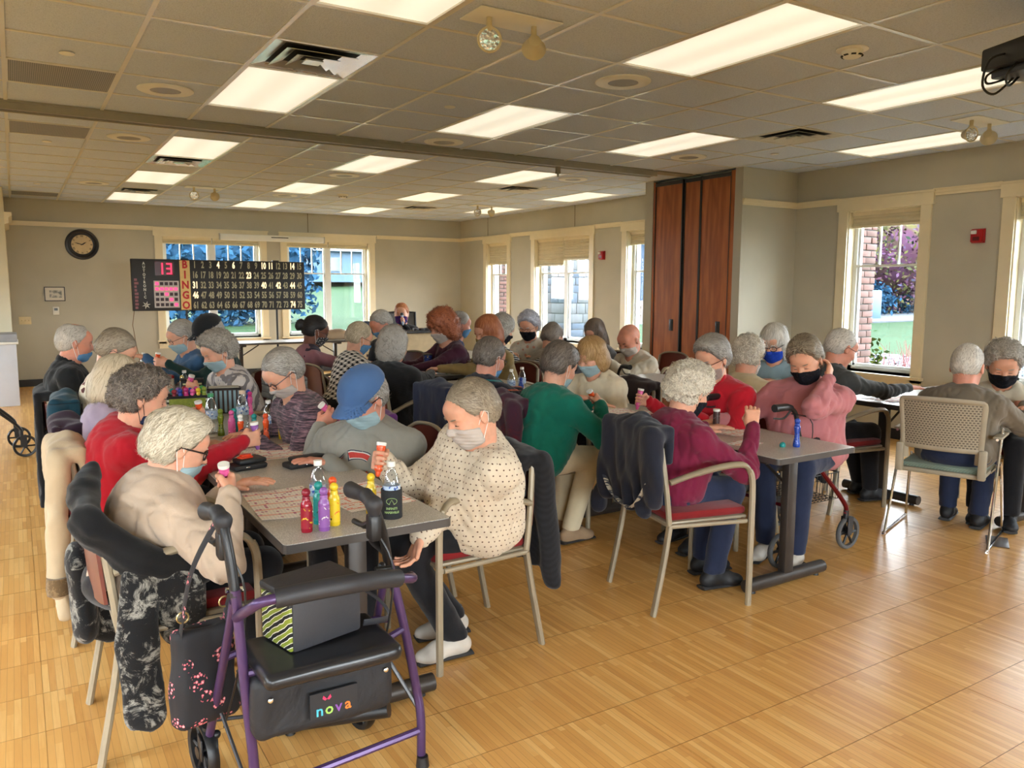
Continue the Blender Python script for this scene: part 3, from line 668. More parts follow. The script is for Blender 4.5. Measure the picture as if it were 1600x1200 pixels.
for q in range(3): MB().bbox((.03 + q * .046, -.018, .048), (.04 + q * .046, -.006, .068), .002).build('toggle', plain('toggle_tan', srgb(196, 172, 124), .4), t)
# projection screen case
t = thing('screen_case', 'long white roller projection screen case over the far windows', 'projection screen', (3.0, YF - .105, 2.33))
MB().bbox((0, -.04, 0), (1.80, .04, .105), .015).build('case', M_white, t)
for x in (-.012, 1.80): MB().bbox((x, -.045, -.006), (x + .012, .045, .11), .004).build('end_cap', plain('case_grey', srgb(190, 190, 186), .4), t)
MB().box((.85, -.041, .06), (1.15, -.04, .075)).build('case_plate', M_gm, t)
for x in (.3, 1.5): MB().box((x, .04, .03), (x + .04, .105, .08)).build('bracket', M_gm, t)
# fire alarms
M_red = plain('fire_red', srgb(168, 18, 24), .3)
for y, z, lb in ((4.03, 2.04, 'red fire alarm strobe between the two near right windows'), (9.62, 2.04, 'red fire alarm strobe by the far double window')):
    t = thing('fire_alarm', lb, 'alarm', (XR, y, z))
    MB().bbox((-.012, -.062, -.066), (0, .062, .066), .003).build('back_plate', M_red, t)
    MB().bbox((-.05, -.055, -.06), (-.01, .055, .06), .010).build('body', M_red, t)
    MB().bbox((-.064, -.005, .015), (-.045, .045, .05), .006).build('strobe_lens', plain('strobe_clear', (.8, .8, .78), .1), t)
    MB().box((-.052, -.03, -.045), (-.049, .03, -.01)).build('sounder_grille', plain('dark_red', srgb(90, 10, 14), .4), t)
# ceiling projector
t = thing('projector', 'black ceiling projector with looping cables at the top right corner', 'projector', (3.98, 1.80, 2.53))
Rz = Matrix.Rotation(radians(-20), 4, 'Z')
MB().bbox((-.24, -.17, 0), (.26, .19, .10), .012, Rz).build('body', M_black, t)
MB().bbox((-.20, -.15, -.035), (.26, .17, .0), .01, Rz).build('lower_shell', plain('slate_shell', srgb(58, 66, 84), .3), t)
MB().cyl((0, 0, .1), (0, 0, CZ - 2.53), .022).build('ceiling_mount', M_black, t)
MB().bbox((-.1, -.1, CZ - 2.53 - .02), (.1, .1, CZ - 2.53), .004).build('mount_plate', M_black, t)
b = MB(); b.lathe([(.02, -.038), (.032, -.038), (.034, -.034), (.02, -.034)], 16, Rz @ Matrix.Translation((.0, .10, 0))); b.lathe([(.015, -.038), (.024, -.038), (.024, -.034), (.015, -.034)], 16, Rz @ Matrix.Translation((.09, .10, 0))); b.build('button_ring', M_chrome, t)
for q, pts in enumerate(([(-.22, .05, .05), (-.30, .07, .02), (-.30, .10, -.08), (-.22, .12, -.11), (-.14, .12, -.05), (-.12, .1, -.01)], [(-.2, .1, .0), (-.26, .12, -.03), (-.24, .14, -.06), (-.16, .14, -.04), (-.10, .13, -.01)], [(-.2, 0, .02), (-.25, .02, -.05), (-.18, .08, -.08), (-.1, .1, -.02)])):
    P = [Vector(p) for p in pts]; sp_ = []
    for i in range(len(P) - 1):
        p0, p1, p2, p3 = P[max(i - 1, 0)], P[i], P[i + 1], P[min(i + 2, len(P) - 1)]
        for u in range(6): s_ = u / 6; sp_.append(.5 * ((2 * p1) + (p2 - p0) * s_ + (2 * p0 - 5 * p1 + 4 * p2 - p3) * s_ ** 2 + (3 * p1 - p0 - 3 * p2 + p3) * s_ ** 3))
    MB().tube([Rz @ p for p in sp_ + [P[-1]]], .0055, 6).build('cable', M_black, t)

# ================================================================== BINGO BOARD
BY = 12.5
t = thing('bingo_board', 'black lit bingo number board on two stands before the far windows', 'bingo board', (1.43, BY, 1.19))
BW_, BH_ = 2.50, .745
k = NT('board_black'); k.col(srgb(26, 25, 27)); k.set(.5); M_bb = k.m
MB().bbox((0, 0, 0), (BW_, .10, BH_), .006).build('cabinet', M_bb, t)
BT = Matrix(((1, 0, 0, 0), (0, 0, -1, -.0015), (0, 1, 0, 0), (0, 0, 0, 1)))
M_num = plain('unlit_number', srgb(168, 162, 132), .5); M_lit = emit('lit_number', srgb(255, 216, 160), 1.0)
for n_, (M_, x0, x1, z0, z1) in enumerate(((plain('cream_strip', srgb(222, 190, 120), .5), .645, .785, .012, BH_ - .012),)):
    st_ = MB().box((x0, -.004, z0), (x1, 0, z1)).build('letter_strip', M_, t)
M_bred = plain('bingo_red', srgb(184, 22, 30), .5)
lit = {4, 6, 10, 11, 14, 23, 31, 40, 42, 44, 46, 74}
for r in range(5):
    zc = BH_ - .075 - r * .149
    lettering('letter', 'BINGO'[r], .155, M_bred, st_, Matrix.Translation((.715, -.0045, zc)) @ Matrix(((1, 0, 0, 0), (0, 0, -1, 0), (0, 1, 0, 0), (0, 0, 0, 1))), .001, .006, .85)
    for c in range(15):
        n = r * 15 + c + 1; lettering('number', str(n), .135, M_lit if n in lit else M_num, t, Matrix.Translation((.855 + c * .1115, -.0005, zc)) @ Matrix(((1, 0, 0, 0), (0, 0, -1, 0), (0, 1, 0, 0), (0, 0, 0, 1))), .001, .0045, .58)
V = Matrix(((1, 0, 0, 0), (0, 0, -1, 0), (0, 1, 0, 0), (0, 0, 0, 1)))
for q, ch in enumerate('AUTOTRONIC'): lettering('maker_letter', ch, .054, plain('pale_lettering', srgb(206, 206, 196), .5), t, Matrix.Translation((.165, -.0005, BH_ - .065 - q * .0535)) @ V, .0008, .002, .85)
st_ = MB()
for a in range(3): st_.prism([(.06 * cos(a * pi / 3 + .26), .06 * sin(a * pi / 3 + .26)), (.014 * cos(a * pi / 3 + 1.8), .014 * sin(a * pi / 3 + 1.8)), (-.06 * cos(a * pi / 3 + .26), -.06 * sin(a * pi / 3 + .26)), (-.014 * cos(a * pi / 3 + 1.8), -.014 * sin(a * pi / 3 + 1.8))], 0, .002, Matrix.Translation((.175, -.001, .085)) @ V)
st_.build('star_emblem', plain('pale_lettering', (1, 1, 1)), t)
# seven-segment display 13
dp = MB().box((.31, -.003, BH_ - .235), (.57, 0, BH_ - .035)).build('digit_window', plain('dark_red_filter', srgb(70, 4, 14), .2), t)
M_seg = emit('red_led', (1.0, .02, .06), 1.6); SEG = {'1': 'bc', '3': 'abgcd'}
for d, ch in enumerate('13'):
    x = .345 + d * .12; z = BH_ - .215; wq, hq = .075, .16; b = MB()
    for s_ in SEG[ch]:
        q = {'a': (x, z + hq - .02, x + wq, z + hq), 'g': (x, z + hq / 2 - .01, x + wq, z + hq / 2 + .01), 'd': (x, z, x + wq, z + .02), 'b': (x + wq - .02, z + hq / 2, x + wq, z + hq), 'c': (x + wq - .02, z, x + wq, z + hq / 2)}[s_]
        b.box((q[0], -.005, q[1]), (q[2], -.003, q[3]))
    b.build('digit', M_seg, dp)
gp = MB().box((.285, -.004, .045), (.625, 0, .435)).build('pattern_panel', plain('panel_grey', srgb(190, 184, 180), .5), t)
M_cell = plain('dark_cell', srgb(44, 10, 16), .4); M_cl = emit('red_cell', (1.0, .04, .12), 1.4); on = {(0, 0), (1, 0), (1, 1), (1, 2), (1, 3), (1, 4), (2, 2), (3, 3), (4, 4)}
for r in range(5):
    for c in range(5): MB().box((.305 + c * .063, -.006, .370 - r * .076), (.305 + c * .063 + .046, -.004, .370 - r * .076 + .046)).build('pattern_cell', M_cl if (r, c) in on else M_cell, gp)
sk = MB(); R = random.Random(3)
for q in range(9): sk.box((.03, -.003, .03 + q * .05), (.03 + R.uniform(.03, .06), 0, .03 + q * .05 + .035))
sk.build('side_stickers', plain('mixed_stickers', srgb(140, 90, 96), .6), t)
b = MB()
for x in (.74, 2.08):
    b = MB(); b.cyl((x, .13, -1.19), (x, .13, BH_ + .02), .016); b.bbox((x - .05, .10, BH_ - .01), (x + .05, .16, BH_ + .02), .005)
    for a in (-1, 1): b.tube([(x, .13, -.95), (x + a * .22, .13, -1.18)], .010, 6)
    b.tube([(x, .13, -.95), (x, .38, -1.18)], .010, 6); b.tube([(x, .13, .0), (x + .13, .2, .16)], .006, 6); b.build('stand', M_black, t)
b = MB(); b.tube([(.02, .05, .02), (-.01, .08, -.2), (.03, .12, -.5), (.10, .2, -.9), (.05, .3, -1.18)], .005, 6); b.build('power_cord', plain('brown_cord', srgb(110, 80, 56), .6), t)
# ================================================================== SOFT SHAPES (signed distance fields on a grid -> one smooth skin)
V3 = lambda a: np.array(a, dtype=np.float64)
def gn(X, Y, Z, f, seed, warp=.6):
    r = np.random.default_rng(seed); s = 0
    for i in range(4):
        d = r.normal(size=3); d /= np.linalg.norm(d); e = r.normal(size=3); e /= np.linalg.norm(e); ph = r.uniform(0, 6.28, 2)
        s = s + np.sin(f * (1 + .35 * i) * (X * d[0] + Y * d[1] + Z * d[2]) + ph[0] + warp * 2 * np.sin(f * .6 * (X * e[0] + Y * e[1] + Z * e[2]) + ph[1]))
    return s / 4
class Field:
    def __init__(s, lo, hi, h):
        s.lo = V3(lo); s.h = h; s.n = np.maximum(4, np.ceil((V3(hi) - s.lo) / h).astype(int) + 1)
        s.ax = [(s.lo[i] + h * np.arange(s.n[i])).astype(np.float32) for i in range(3)]; s.D = np.full(tuple(s.n), .5, np.float32)
    def grid(s, sl=None):
        sl = sl or [slice(None)] * 3
        return s.ax[0][sl[0]][:, None, None], s.ax[1][sl[1]][None, :, None], s.ax[2][sl[2]][None, None, :]
    def _blk(s, lo, hi):
        a = np.clip(np.floor((V3(lo) - s.lo) / s.h).astype(int), 0, s.n); b = np.clip(np.ceil((V3(hi) - s.lo) / s.h).astype(int) + 1, 0, s.n)
        if np.any(b <= a): return None
        return [slice(a[i], b[i]) for i in range(3)]
    def _mix(s, sl, d, k, sub):
        sl = tuple(sl); a = s.D[sl]
        if sub: a, d = -a, d
        if k > 0: h = np.maximum(k - np.abs(a - d), 0) / k; m = np.minimum(a, d) - h * h * k * .25
        else: m = np.minimum(a, d)
        s.D[sl] = -m if sub else m
    def cone(s, a, b, ra, rb, k=.012, sub=False, n=None, f=1.0):
        a, b = V3(a), V3(b); m = max(ra, rb) + k + 2.5 * s.h; sl = s._blk(np.minimum(a, b) - m, np.maximum(a, b) + m)
        if sl is None: return s
        X, Y, Z = s.grid(sl); ab = b - a; L = max(1e-9, ab @ ab); px, py, pz = X - a[0], Y - a[1], Z - a[2]
        t = np.clip((px * ab[0] + py * ab[1] + pz * ab[2]) / L, 0, 1); qx, qy, qz = px - t * ab[0], py - t * ab[1], pz - t * ab[2]
        q2 = qx * qx + qy * qy + qz * qz
        if n is not None: n = V3(n); n = n / np.linalg.norm(n); dn = qx * n[0] + qy * n[1] + qz * n[2]; q2 = q2 + (f * f - 1) * dn * dn
        s._mix(sl, np.sqrt(q2) - (ra + (rb - ra) * t), k, sub); return s
    def ell(s, c, r, k=.012, R=None, sub=False):
        c, r = V3(c), V3(r); m = max(r) + k + 2.5 * s.h; sl = s._blk(c - m, c + m)
        if sl is None: return s
        X, Y, Z = s.grid(sl); x, y, z = X - c[0], Y - c[1], Z - c[2]
        if R is not None: x, y, z = (R[0][0] * x + R[0][1] * y + R[0][2] * z, R[1][0] * x + R[1][1] * y + R[1][2] * z, R[2][0] * x + R[2][1] * y + R[2][2] * z)
        k0 = np.sqrt((x / r[0]) ** 2 + (y / r[1]) ** 2 + (z / r[2]) ** 2) + 1e-6; k1 = np.sqrt((x / r[0] ** 2) ** 2 + (y / r[1] ** 2) ** 2 + (z / r[2] ** 2) ** 2) + 1e-6
        s._mix(sl, k0 * (k0 - 1) / k1, k, sub); return s
    def rbox(s, c, hb, rad, k=.012, R=None, sub=False):
        c, hb = V3(c), V3(hb); m = np.linalg.norm(hb) + k + 2.5 * s.h; sl = s._blk(c - m, c + m)
        if sl is None: return s
        X, Y, Z = s.grid(sl); x, y, z = X - c[0], Y - c[1], Z - c[2]
        if R is not None: x, y, z = (R[0][0] * x + R[0][1] * y + R[0][2] * z, R[1][0] * x + R[1][1] * y + R[1][2] * z, R[2][0] * x + R[2][1] * y + R[2][2] * z)
        qx, qy, qz = np.abs(x) - hb[0] + rad, np.abs(y) - hb[1] + rad, np.abs(z) - hb[2] + rad
        d = np.sqrt(np.maximum(qx, 0) ** 2 + np.maximum(qy, 0) ** 2 + np.maximum(qz, 0) ** 2) + np.minimum(np.maximum(qx, np.maximum(qy, qz)), 0) - rad
        s._mix(sl, d, k, sub); return s
    def clip(s, n, d):       # keep n.p <= d
        X, Y, Z = s.grid(); s.D = np.maximum(s.D, (X * n[0] + Y * n[1] + Z * n[2] - d).astype(np.float32)); return s
    def surface(s):
        """naive surface nets, vectorised"""
        D = s.D.copy(); D[0], D[-1], D[:, 0], D[:, -1], D[:, :, 0], D[:, :, -1] = .5, .5, .5, .5, .5, .5
        S = D < 0; n = s.n - 1; cnt = np.zeros(tuple(n), np.float32); sm = np.zeros(tuple(n) + (3,), np.float32)
        for ax in range(3):
            o1, o2 = [a for a in range(3) if a != ax]; A = [slice(None)] * 3; B = [slice(None)] * 3; A[ax] = slice(0, -1); B[ax] = slice(1, None)
            da, db = D[tuple(A)], D[tuple(B)]; cr = S[tuple(A)] != S[tuple(B)]; t = np.where(cr, da / np.where(cr, da - db, 1), 0).astype(np.float32)
            for i in (0, 1):
                for j in (0, 1):
                    Q = [slice(None)] * 3; Q[o1] = slice(i, i + n[o1]); Q[o2] = slice(j, j + n[o2]); c = cr[tuple(Q)]; cnt += c
                    sm[..., ax] += t[tuple(Q)] * c; sm[..., o1] += i * c; sm[..., o2] += j * c
        act = cnt > 0; idx = np.full(tuple(n), -1, np.int64); idx[act] = np.arange(act.sum()); cells = np.argwhere(act)
        V = s.lo + s.h * (cells + sm[act] / cnt[act][:, None]); F = []
        for ax in range(3):
            o1, o2 = [(1, 2), (2, 0), (0, 1)][ax]; A = [slice(1, -1)] * 3; B = [slice(1, -1)] * 3; A[ax] = slice(0, -1); B[ax] = slice(1, None)
            sa, sb = S[tuple(A)], S[tuple(B)]; e = np.argwhere(sa != sb)
            if len(e) == 0: continue
            flip = sa[sa != sb]; e = e.copy(); 
            for a in range(3):
                if a != ax: e[:, a] += 1
            def at(i, j): q = e.copy(); q[:, o1] -= i; q[:, o2] -= j; return idx[q[:, 0], q[:, 1], q[:, 2]]
            q = np.stack([at(1, 1), at(0, 1), at(0, 0), at(1, 0)], 1); q[~flip] = q[~flip][:, ::-1]; F.append(q)
        F = np.concatenate(F) if F else np.zeros((0, 4), int); return V, F[(F >= 0).all(1)]
def smooth_v(V, F, it=1, lam=.5):
    for _ in range(it):
        S = np.zeros_like(V); c = np.zeros(len(V))
        for a in range(4):
            b = (a + 1) % 4; np.add.at(S, F[:, a], V[F[:, b]]); np.add.at(S, F[:, b], V[F[:, a]]); np.add.at(c, F[:, a], 1); np.add.at(c, F[:, b], 1)
        V = V * (1 - lam) + lam * S / np.maximum(c, 1)[:, None]
    return V
def skin(name, parts, m, parent=None):
    """link (V,F) arrays, joined, as one smooth mesh object"""
    vs = []; fs = []; o = 0
    for V, F in parts: vs.append(V); fs.append(F + o); o += len(V)
    V = np.concatenate(vs); F = np.concatenate(fs); me = bpy.data.meshes.new(name)
    me.vertices.add(len(V)); me.vertices.foreach_set('co', V.astype(np.float32).ravel()); me.loops.add(F.size); me.polygons.add(len(F))
    me.loops.foreach_set('vertex_index', F.ravel().astype(np.int32)); me.polygons.foreach_set('loop_start', np.arange(0, F.size, 4, dtype=np.int32))
    me.update(calc_edges=True); me.polygons.foreach_set('use_smooth', [True] * len(F))
    for x in (m if isinstance(m, (list, tuple)) else [m]): me.materials.append(x)
    return link(name, me, parent)
def xf(VF, M):
    V, F = VF; A = np.array(M); V2 = V @ A[:3, :3].T + A[:3, 3]
    return V2, (F[:, ::-1] if np.linalg.det(A[:3, :3]) < 0 else F)

# ------------------------------------------------------------------ hands
_hands = {}
FING = [(.030, .070, .0088), (.010, .078, .0090), (-.010, .073, .0086), (-.028, .056, .0078)]
POSE = {'flat': ([(6, 14, 20)] * 4, (.5, .2, -.1, -.4), [(.022, .024, -.006), (.052, .050, -.012), (.078, .060, -.016)]),
        'relax': ([(18, 45, 65), (22, 52, 75), (26, 58, 82), (30, 62, 88)], (.3, .1, -.1, -.3), [(.022, .024, -.008), (.052, .046, -.022), (.078, .045, -.032)]),
        'grip': ([(38, 112, 172), (40, 115, 176), (44, 118, 178), (50, 122, 182)], (.1, 0, 0, -.1), [(.022, .024, -.010), (.055, .042, -.030), (.086, .030, -.046)]),
        'droop': ([(30, 50, 62), (36, 58, 70), (40, 60, 75), (46, 66, 80)], (.5, .15, -.15, -.5), [(.022, .024, -.006), (.055, .052, -.012), (.085, .066, -.012)])}
def hand(pose, h):
    key = (pose, h)
    if key in _hands: return _hands[key]
    F = Field((-.12, -.06, -.10), (.20, .09, .05), h); bends, spread, th = POSE[pose]
    F.cone((-.022, 0, 0), (.005, 0, 0), .024, .023, .01, n=(0, 0, 1), f=1.2)
    for y in (-.024, -.008, .008, .024): F.cone((.008, y * .65, 0), (.082, y, .001), .0135, .0125, .012)
    F.ell((.035, .026, -.008), (.032, .016, .014), .012)
    for (y, L, r), b, sp in zip(FING, bends, spread):
        p = V3((.086, y, 0)); c = 0
        for q, fr in enumerate((.46, .29, .25)):
            a = radians(b[q]); d = V3((cos(a) * cos(sp * .35), cos(a) * sin(sp * .35), -sin(a))); e = p + d * L * fr
            F.cone(p, e, r * (1 - .07 * q), r * (.93 - .07 * q), .0035); p = e
        F.ell((.086, y, .006), (.010, .009, .006), .006)
    F.cone(th[0], th[1], .0125, .0105, .008); F.cone(th[1], th[2], .0105, .0082, .003)
    V, Q = F.surface(); _hands[key] = (V, Q); return V, Q

def strands(V, F, style, n, seed):
    """thin ribbons lying over the hair volume, combed or curled by style"""
    R = np.random.default_rng(seed); a, b, c, d = (V[F[:, i]] for i in range(4)); nm = np.cross(c - a, d - b); ar = np.linalg.norm(nm, axis=1) + 1e-12; nm /= ar[:, None]
    k_ = R.choice(len(F), n, p=ar / ar.sum()); w = R.dirichlet((1, 1, 1, 1), n); P = (a[k_] * w[:, :1] + b[k_] * w[:, 1:2] + c[k_] * w[:, 2:3] + d[k_] * w[:, 3:]); N = nm[k_]
    curl = style in ('curly', 'big', 'wavy'); crown = V3((-.05, 0, .12)); D = P - crown; D[:, 2] *= .6
    if style in ('swept', 'short', 'crop', 'thin'): D = D * .45 + np.where(P[:, :1] > -.02, 1, .3) * V3((-.09, 0, .0)) + V3((0, 0, -.03))
    elif style == 'pony': D = V3((-.145, 0, .01)) - P
    else: D = D + V3((0, 0, -.06))
    D += R.normal(0, .014 if not curl else .08, (n, 3)); D -= (D * N).sum(1)[:, None] * N; D /= np.linalg.norm(D, axis=1)[:, None] + 1e-9; S = np.cross(N, D)
    L = {'curly': .020, 'big': .026, 'wavy': .034, 'bob': .045, 'long': .055, 'crop': .018, 'thin': .022, 'short': .026, 'swept': .036, 'pony': .035}[style] * R.uniform(.6, 1.3, n); m = 4; rows = []
    cv = R.normal(0, 1.0 if not curl else 3.2, n) * (.35 if not curl else 1); lift = {'curly': .010, 'big': .013, 'wavy': .006, 'swept': .006, 'short': .003, 'crop': .002}.get(style, .003) * R.uniform(.2, 1, n); Wd = (.0021 if not curl else .0024) * R.uniform(.7, 1.3, n)
    for i in range(m + 1):
        t = i / m; ang = cv * t; off = D * (L * t * np.cos(ang * .5))[:, None] + S * (L * t * np.sin(ang * .5))[:, None] + N * (.0008 + lift * np.sin(pi * t * .62) - .6 * L * t * t * (.35 if not curl else .2))[:, None]; wd = Wd * (1 - .75 * t) * min(1, .5 + 2 * t)
        q = P + off; side = S * np.cos(ang)[:, None] - D * np.sin(ang)[:, None]; rows += [q - side * wd[:, None], q + side * wd[:, None]]
    A = np.stack(rows, 1).reshape(-1, 3); st = (np.arange(n) * 2 * (m + 1))[:, None]; Q = np.concatenate([st + V3((2 * i, 2 * i + 1, 2 * i + 3, 2 * i + 2)).astype(int)[None] for i in range(m)], 1).reshape(-1, 4)
    return A, Q
# ------------------------------------------------------------------ heads (x forward, y left, z up; origin mid skull)
def head_parts(o, res):
    """returns dict of (V,F) in head frame"""
    nk = V3(o['neck']); out = {}; sx = o.get('jaw', 1.0)
    F = Field((-.16, -.13, -.22 if nk[2] > -.2 else nk[2] - .08), (.15, .13, .16), res)
    F.lo = F.lo; 
    F.ell((-.014, 0, .032), (.100, .077, .092), .02); F.ell((.026, 0, -.045), (.068, .060 * sx, .074), .03); F.ell((.030, 0, -.02), (.062, .066, .06), .03)
    F.ell((.060, 0, -.094), (.028, .032 * sx, .022), .025); F.ell((.066, 0, .045), (.032, .052, .032), .03)
    for s in (-1, 1):
        F.ell((.076, s * .026, .022), (.018, .024, .009), .010); F.ell((.064, s * .038, -.026), (.024, .024, .022), .02)
        F.ell((.096, s * .030, .002), (.014, .017, .011), .010, sub=True); F.ell((.0755, s * .030, .001), (.0145, .016, .0125), .003)
        F.ell((.030, s * .045, -.075), (.03, .02, .03), .02)
    F.cone((.088, 0, .012), (.111, 0, -.026), .0075, .0120, .008); F.ell((.103, .012, -.029), (.010, .0075, .0075), .006); F.ell((.103, -.012, -.029), (.010, .0075, .0075), .006)
    F.ell((.088, 0, -.056), (.014, .024, .0065), .006); F.ell((.086, 0, -.067), (.014, .020, .007), .006)
    F.ell((.103, 0, -.0612), (.012, .022, .0018), .003, sub=True)
    face = F.D.copy()
    for s in (-1, 1):
        for a, b in (((.004, .076, .012), (.006, .082, -.028)),): F.ell((-.006, s * .081, -.008), (.019, .0085, .031), .005, R=((cos(.25), s * sin(.25), 0), (-s * sin(.25), cos(.25), 0), (0, 0, 1)))
        F.ell((.000, s * .090, -.004), (.010, .006, .017), .004, sub=True)
    F.cone((-.022, 0, -.055), nk, .056 * o.get('nk', 1), .062 * o.get('nk', 1), .025)
    F.cone((.012, 0, -.085), nk + V3((.02, 0, 0)), .035, .050, .03)
    out['body'] = F.surface()
    st = o.get('hair')
    if st and st != 'bald':
        H = Field((-.22, -.16, -.27), (.15, .16, .19), res * 1.15); X, Y, Z = H.grid(); sd = o.get('seed', 1)
        b = dict(short=.007, thin=.003, curly=.020, crop=.004, bob=.013, long=.013, wavy=.014, pony=.006, big=.030, swept=.014)[st]
        H.ell((-.018, 0, .036), (.102 + b, .079 + b, .094 + b), .02); H.ell((-.045, 0, -.010), (.070 + b, .068 + b, .065 + b * .6), .03)
        if st in ('bob', 'wavy', 'big', 'long'):
            z0 = dict(bob=-.055, wavy=-.05, big=-.05, long=-.07)[st]; q = dict(bob=.082, wavy=.082, big=.095, long=.085)[st]
            for s in (-1, 1): H.ell((-.022, s * (.055 + b * .6), z0 + .02), (.058, .032 + b, q), .03)
            H.ell((-.066, 0, z0), (.045 + b, .072 + b, q + .01), .03)
        if st == 'long': H.ell((-.080, 0, -.13), (.040, .080, .085), .04)
        if st == 'swept': H.ell((.035, .012, .105), (.055, .066, .03), .03); H.ell((.06, 0, .075), (.035, .065, .025), .03)
        if st in ('big', 'curly'): H.ell((.01, 0, .10), (.075, .07, .035), .04)
        if st == 'pony': H.ell((-.145, 0, -.00), (.035, .028, .055), .008); H.ell((-.115, 0, .03), (.02, .02, .02), .01)
        fr = o.get('line', .062)
        H.ell((.122, 0, fr - .112), (.078 + (.012 if st in ('thin', 'crop', 'pony') else 0), .092, .108), .012, sub=True)
        if st not in ('bob', 'long', 'wavy', 'big'):
            for s in (-1, 1): H.ell((.006, s * .095, -.016), (.028, .03, .034), .012, sub=True)
            H.D = np.maximum(H.D, (-.062 - Z + (X + .03) * -.55 * 0 + np.maximum(X + .02, 0) * 1.6).astype(np.float32))
        if st == 'thin': H.ell((-.01, 0, .150), (.06, .05, .03), .02, sub=True)
        ph = np.arctan2(Y, X + .045)
        if st in ('curly', 'big'): H.D += (.0105 * gn(X, Y, Z, 95, sd)).astype(np.float32)
        elif st == 'wavy': H.D += (.005 * gn(X, Y, Z, 80, sd)).astype(np.float32)
        else: H.D += (.0042 * gn(X * .5, Y, Z, 48, sd)).astype(np.float32)
        H.D = np.maximum(H.D, -(.0 + (Z + .30)).astype(np.float32))
        out['hair'] = H.surface(); n_ = 3800 if res < .0065 else 2300 if res < .009 else 800; out['strands'] = strands(*out['hair'], st, int(n_ * (2.0 if st in ('curly', 'big') else .5 if st == 'thin' else 1)), sd)
    if o.get('mask'):
        dz = o['mask'][1]; K = Field((-.16, -.13, F.lo[2]), (.15, .13, .16), res); D = face - .0045; X, Y, Z = F.grid()
        # the mask bulges a little over nose and chin
        D = np.minimum(D, np.sqrt(((X - .075) / 1.0) ** 2 + (Y / 1.15) ** 2 + ((Z + .055) / 1.05) ** 2) - .036)
        D = np.maximum(D, Z - (-.004 + dz) - (X - .10) * .32); D = np.maximum(D, .018 - X + (Z + .06 - dz) * .12); D = np.maximum(D, -.122 + dz * .4 - Z - (X - .05) * .1)
        K.D = D.astype(np.float32); K.n = F.n; K.ax = F.ax; K.lo = F.lo; out['mask'] = K.surface()
    if o.get('cap'):
        C = Field((-.16, -.14, -.03), (.24, .14, .18), res); C.ell((-.016, 0, .040), (.124, .093, .105), .01); C.D += (.0016 * gn(*C.grid(), 60, 5, 1.2)).astype(np.float32); C.D -= (.0012 * np.exp(-(np.abs(np.sin(3 * np.arctan2(C.grid()[1], C.grid()[0] + .016))) / .05) ** 2)).astype(np.float32)
        C.clip((-.12, 0, -1), -.030)
        X, Y, Z = C.grid(); B = C.D
        bz = .050 - .28 * np.maximum(X - .07, 0) - 5.5 * Y * Y
        brim = np.maximum(np.maximum(np.abs(Z - bz) - .0042, np.sqrt(((X - .06) / 1.18) ** 2 + (Y * .98) ** 2) - .092), .03 - X)
        C.D = np.minimum(C.D, brim.astype(np.float32)); C.ell((-.016, 0, .148), (.009, .009, .006), .003); out['cap'] = C.surface()
    return out
# ------------------------------------------------------------------ cloth, skin and hair materials
def skin_mat(name, c):
    k = NT(name); n1 = k.noise(22, detail=4); k.col(k.ramp(n1.outputs[0], [(.3, [x * .86 for x in c]), (.55, c), (.75, (min(1, c[0] * 1.06), c[1] * .92, c[2] * .9))]))
    k.set(.48, spec=.35); k.b.inputs['Subsurface Weight'].default_value = .08; k.b.inputs['Subsurface Radius'].default_value = (.02, .008, .004); k.b.inputs['Subsurface Scale'].default_value = .4
    k.bump(k.noise(160, detail=3).outputs[0], .15, .002); return k.m
SK = {'fair': skin_mat('fair_skin', srgb(214, 158, 130)), 'pink': skin_mat('pink_skin', srgb(206, 140, 116)), 'tan': skin_mat('tan_skin', srgb(178, 122, 92)), 'brown': skin_mat('brown_skin', srgb(122, 76, 56))}
def hair_mat(name, c, c2, curly=False):
    k = NT(name); g = k.n('NewGeometry'); v = k.noise(60, detail=3); n2 = k.noise(9, detail=2); f = k.math('ADD', k.math('MULTIPLY', g.outputs['Random Per Island'], .55), k.math('ADD', k.math('MULTIPLY', n2.outputs[0], .35), k.math('MULTIPLY', v.outputs[0], .10)))
    k.col(k.ramp(f, [(.12, [x * .42 for x in c]), (.38, c), (.78, c2)])); k.set(.5, spec=.35); return k.m
HR = dict(blond=hair_mat('ash_blond_hair', srgb(196, 184, 160), srgb(232, 224, 206)), darkgrey=hair_mat('dark_grey_curls', srgb(96, 86, 78), srgb(138, 128, 118), True), sand=hair_mat('pale_sand_hair', srgb(196, 180, 152), srgb(216, 204, 180)),
    brown=hair_mat('grey_brown_hair', srgb(128, 114, 96), srgb(164, 152, 132)), white=hair_mat('white_hair', srgb(196, 190, 180), srgb(232, 228, 220)), whitec=hair_mat('white_curls', srgb(206, 196, 178), srgb(240, 234, 220), True),
    grey=hair_mat('grey_hair', srgb(140, 134, 126), srgb(182, 176, 168)), greyc=hair_mat('grey_curls', srgb(140, 132, 122), srgb(184, 176, 164), True), silver=hair_mat('silver_hair', srgb(168, 162, 152), srgb(206, 200, 190)), black=hair_mat('black_hair', srgb(28, 24, 24), srgb(50, 44, 42)),
    auburn=hair_mat('auburn_curls', srgb(124, 66, 42), srgb(168, 98, 64), True), red=hair_mat('copper_hair', srgb(148, 84, 50), srgb(190, 124, 82)), gold=hair_mat('golden_blond_hair', srgb(170, 132, 84), srgb(206, 172, 122)), brunette=hair_mat('brown_wavy_hair', srgb(88, 74, 64), srgb(128, 112, 98)), lilacw=hair_mat('bluish_white_hair', srgb(186, 186, 196), srgb(224, 224, 232), True))
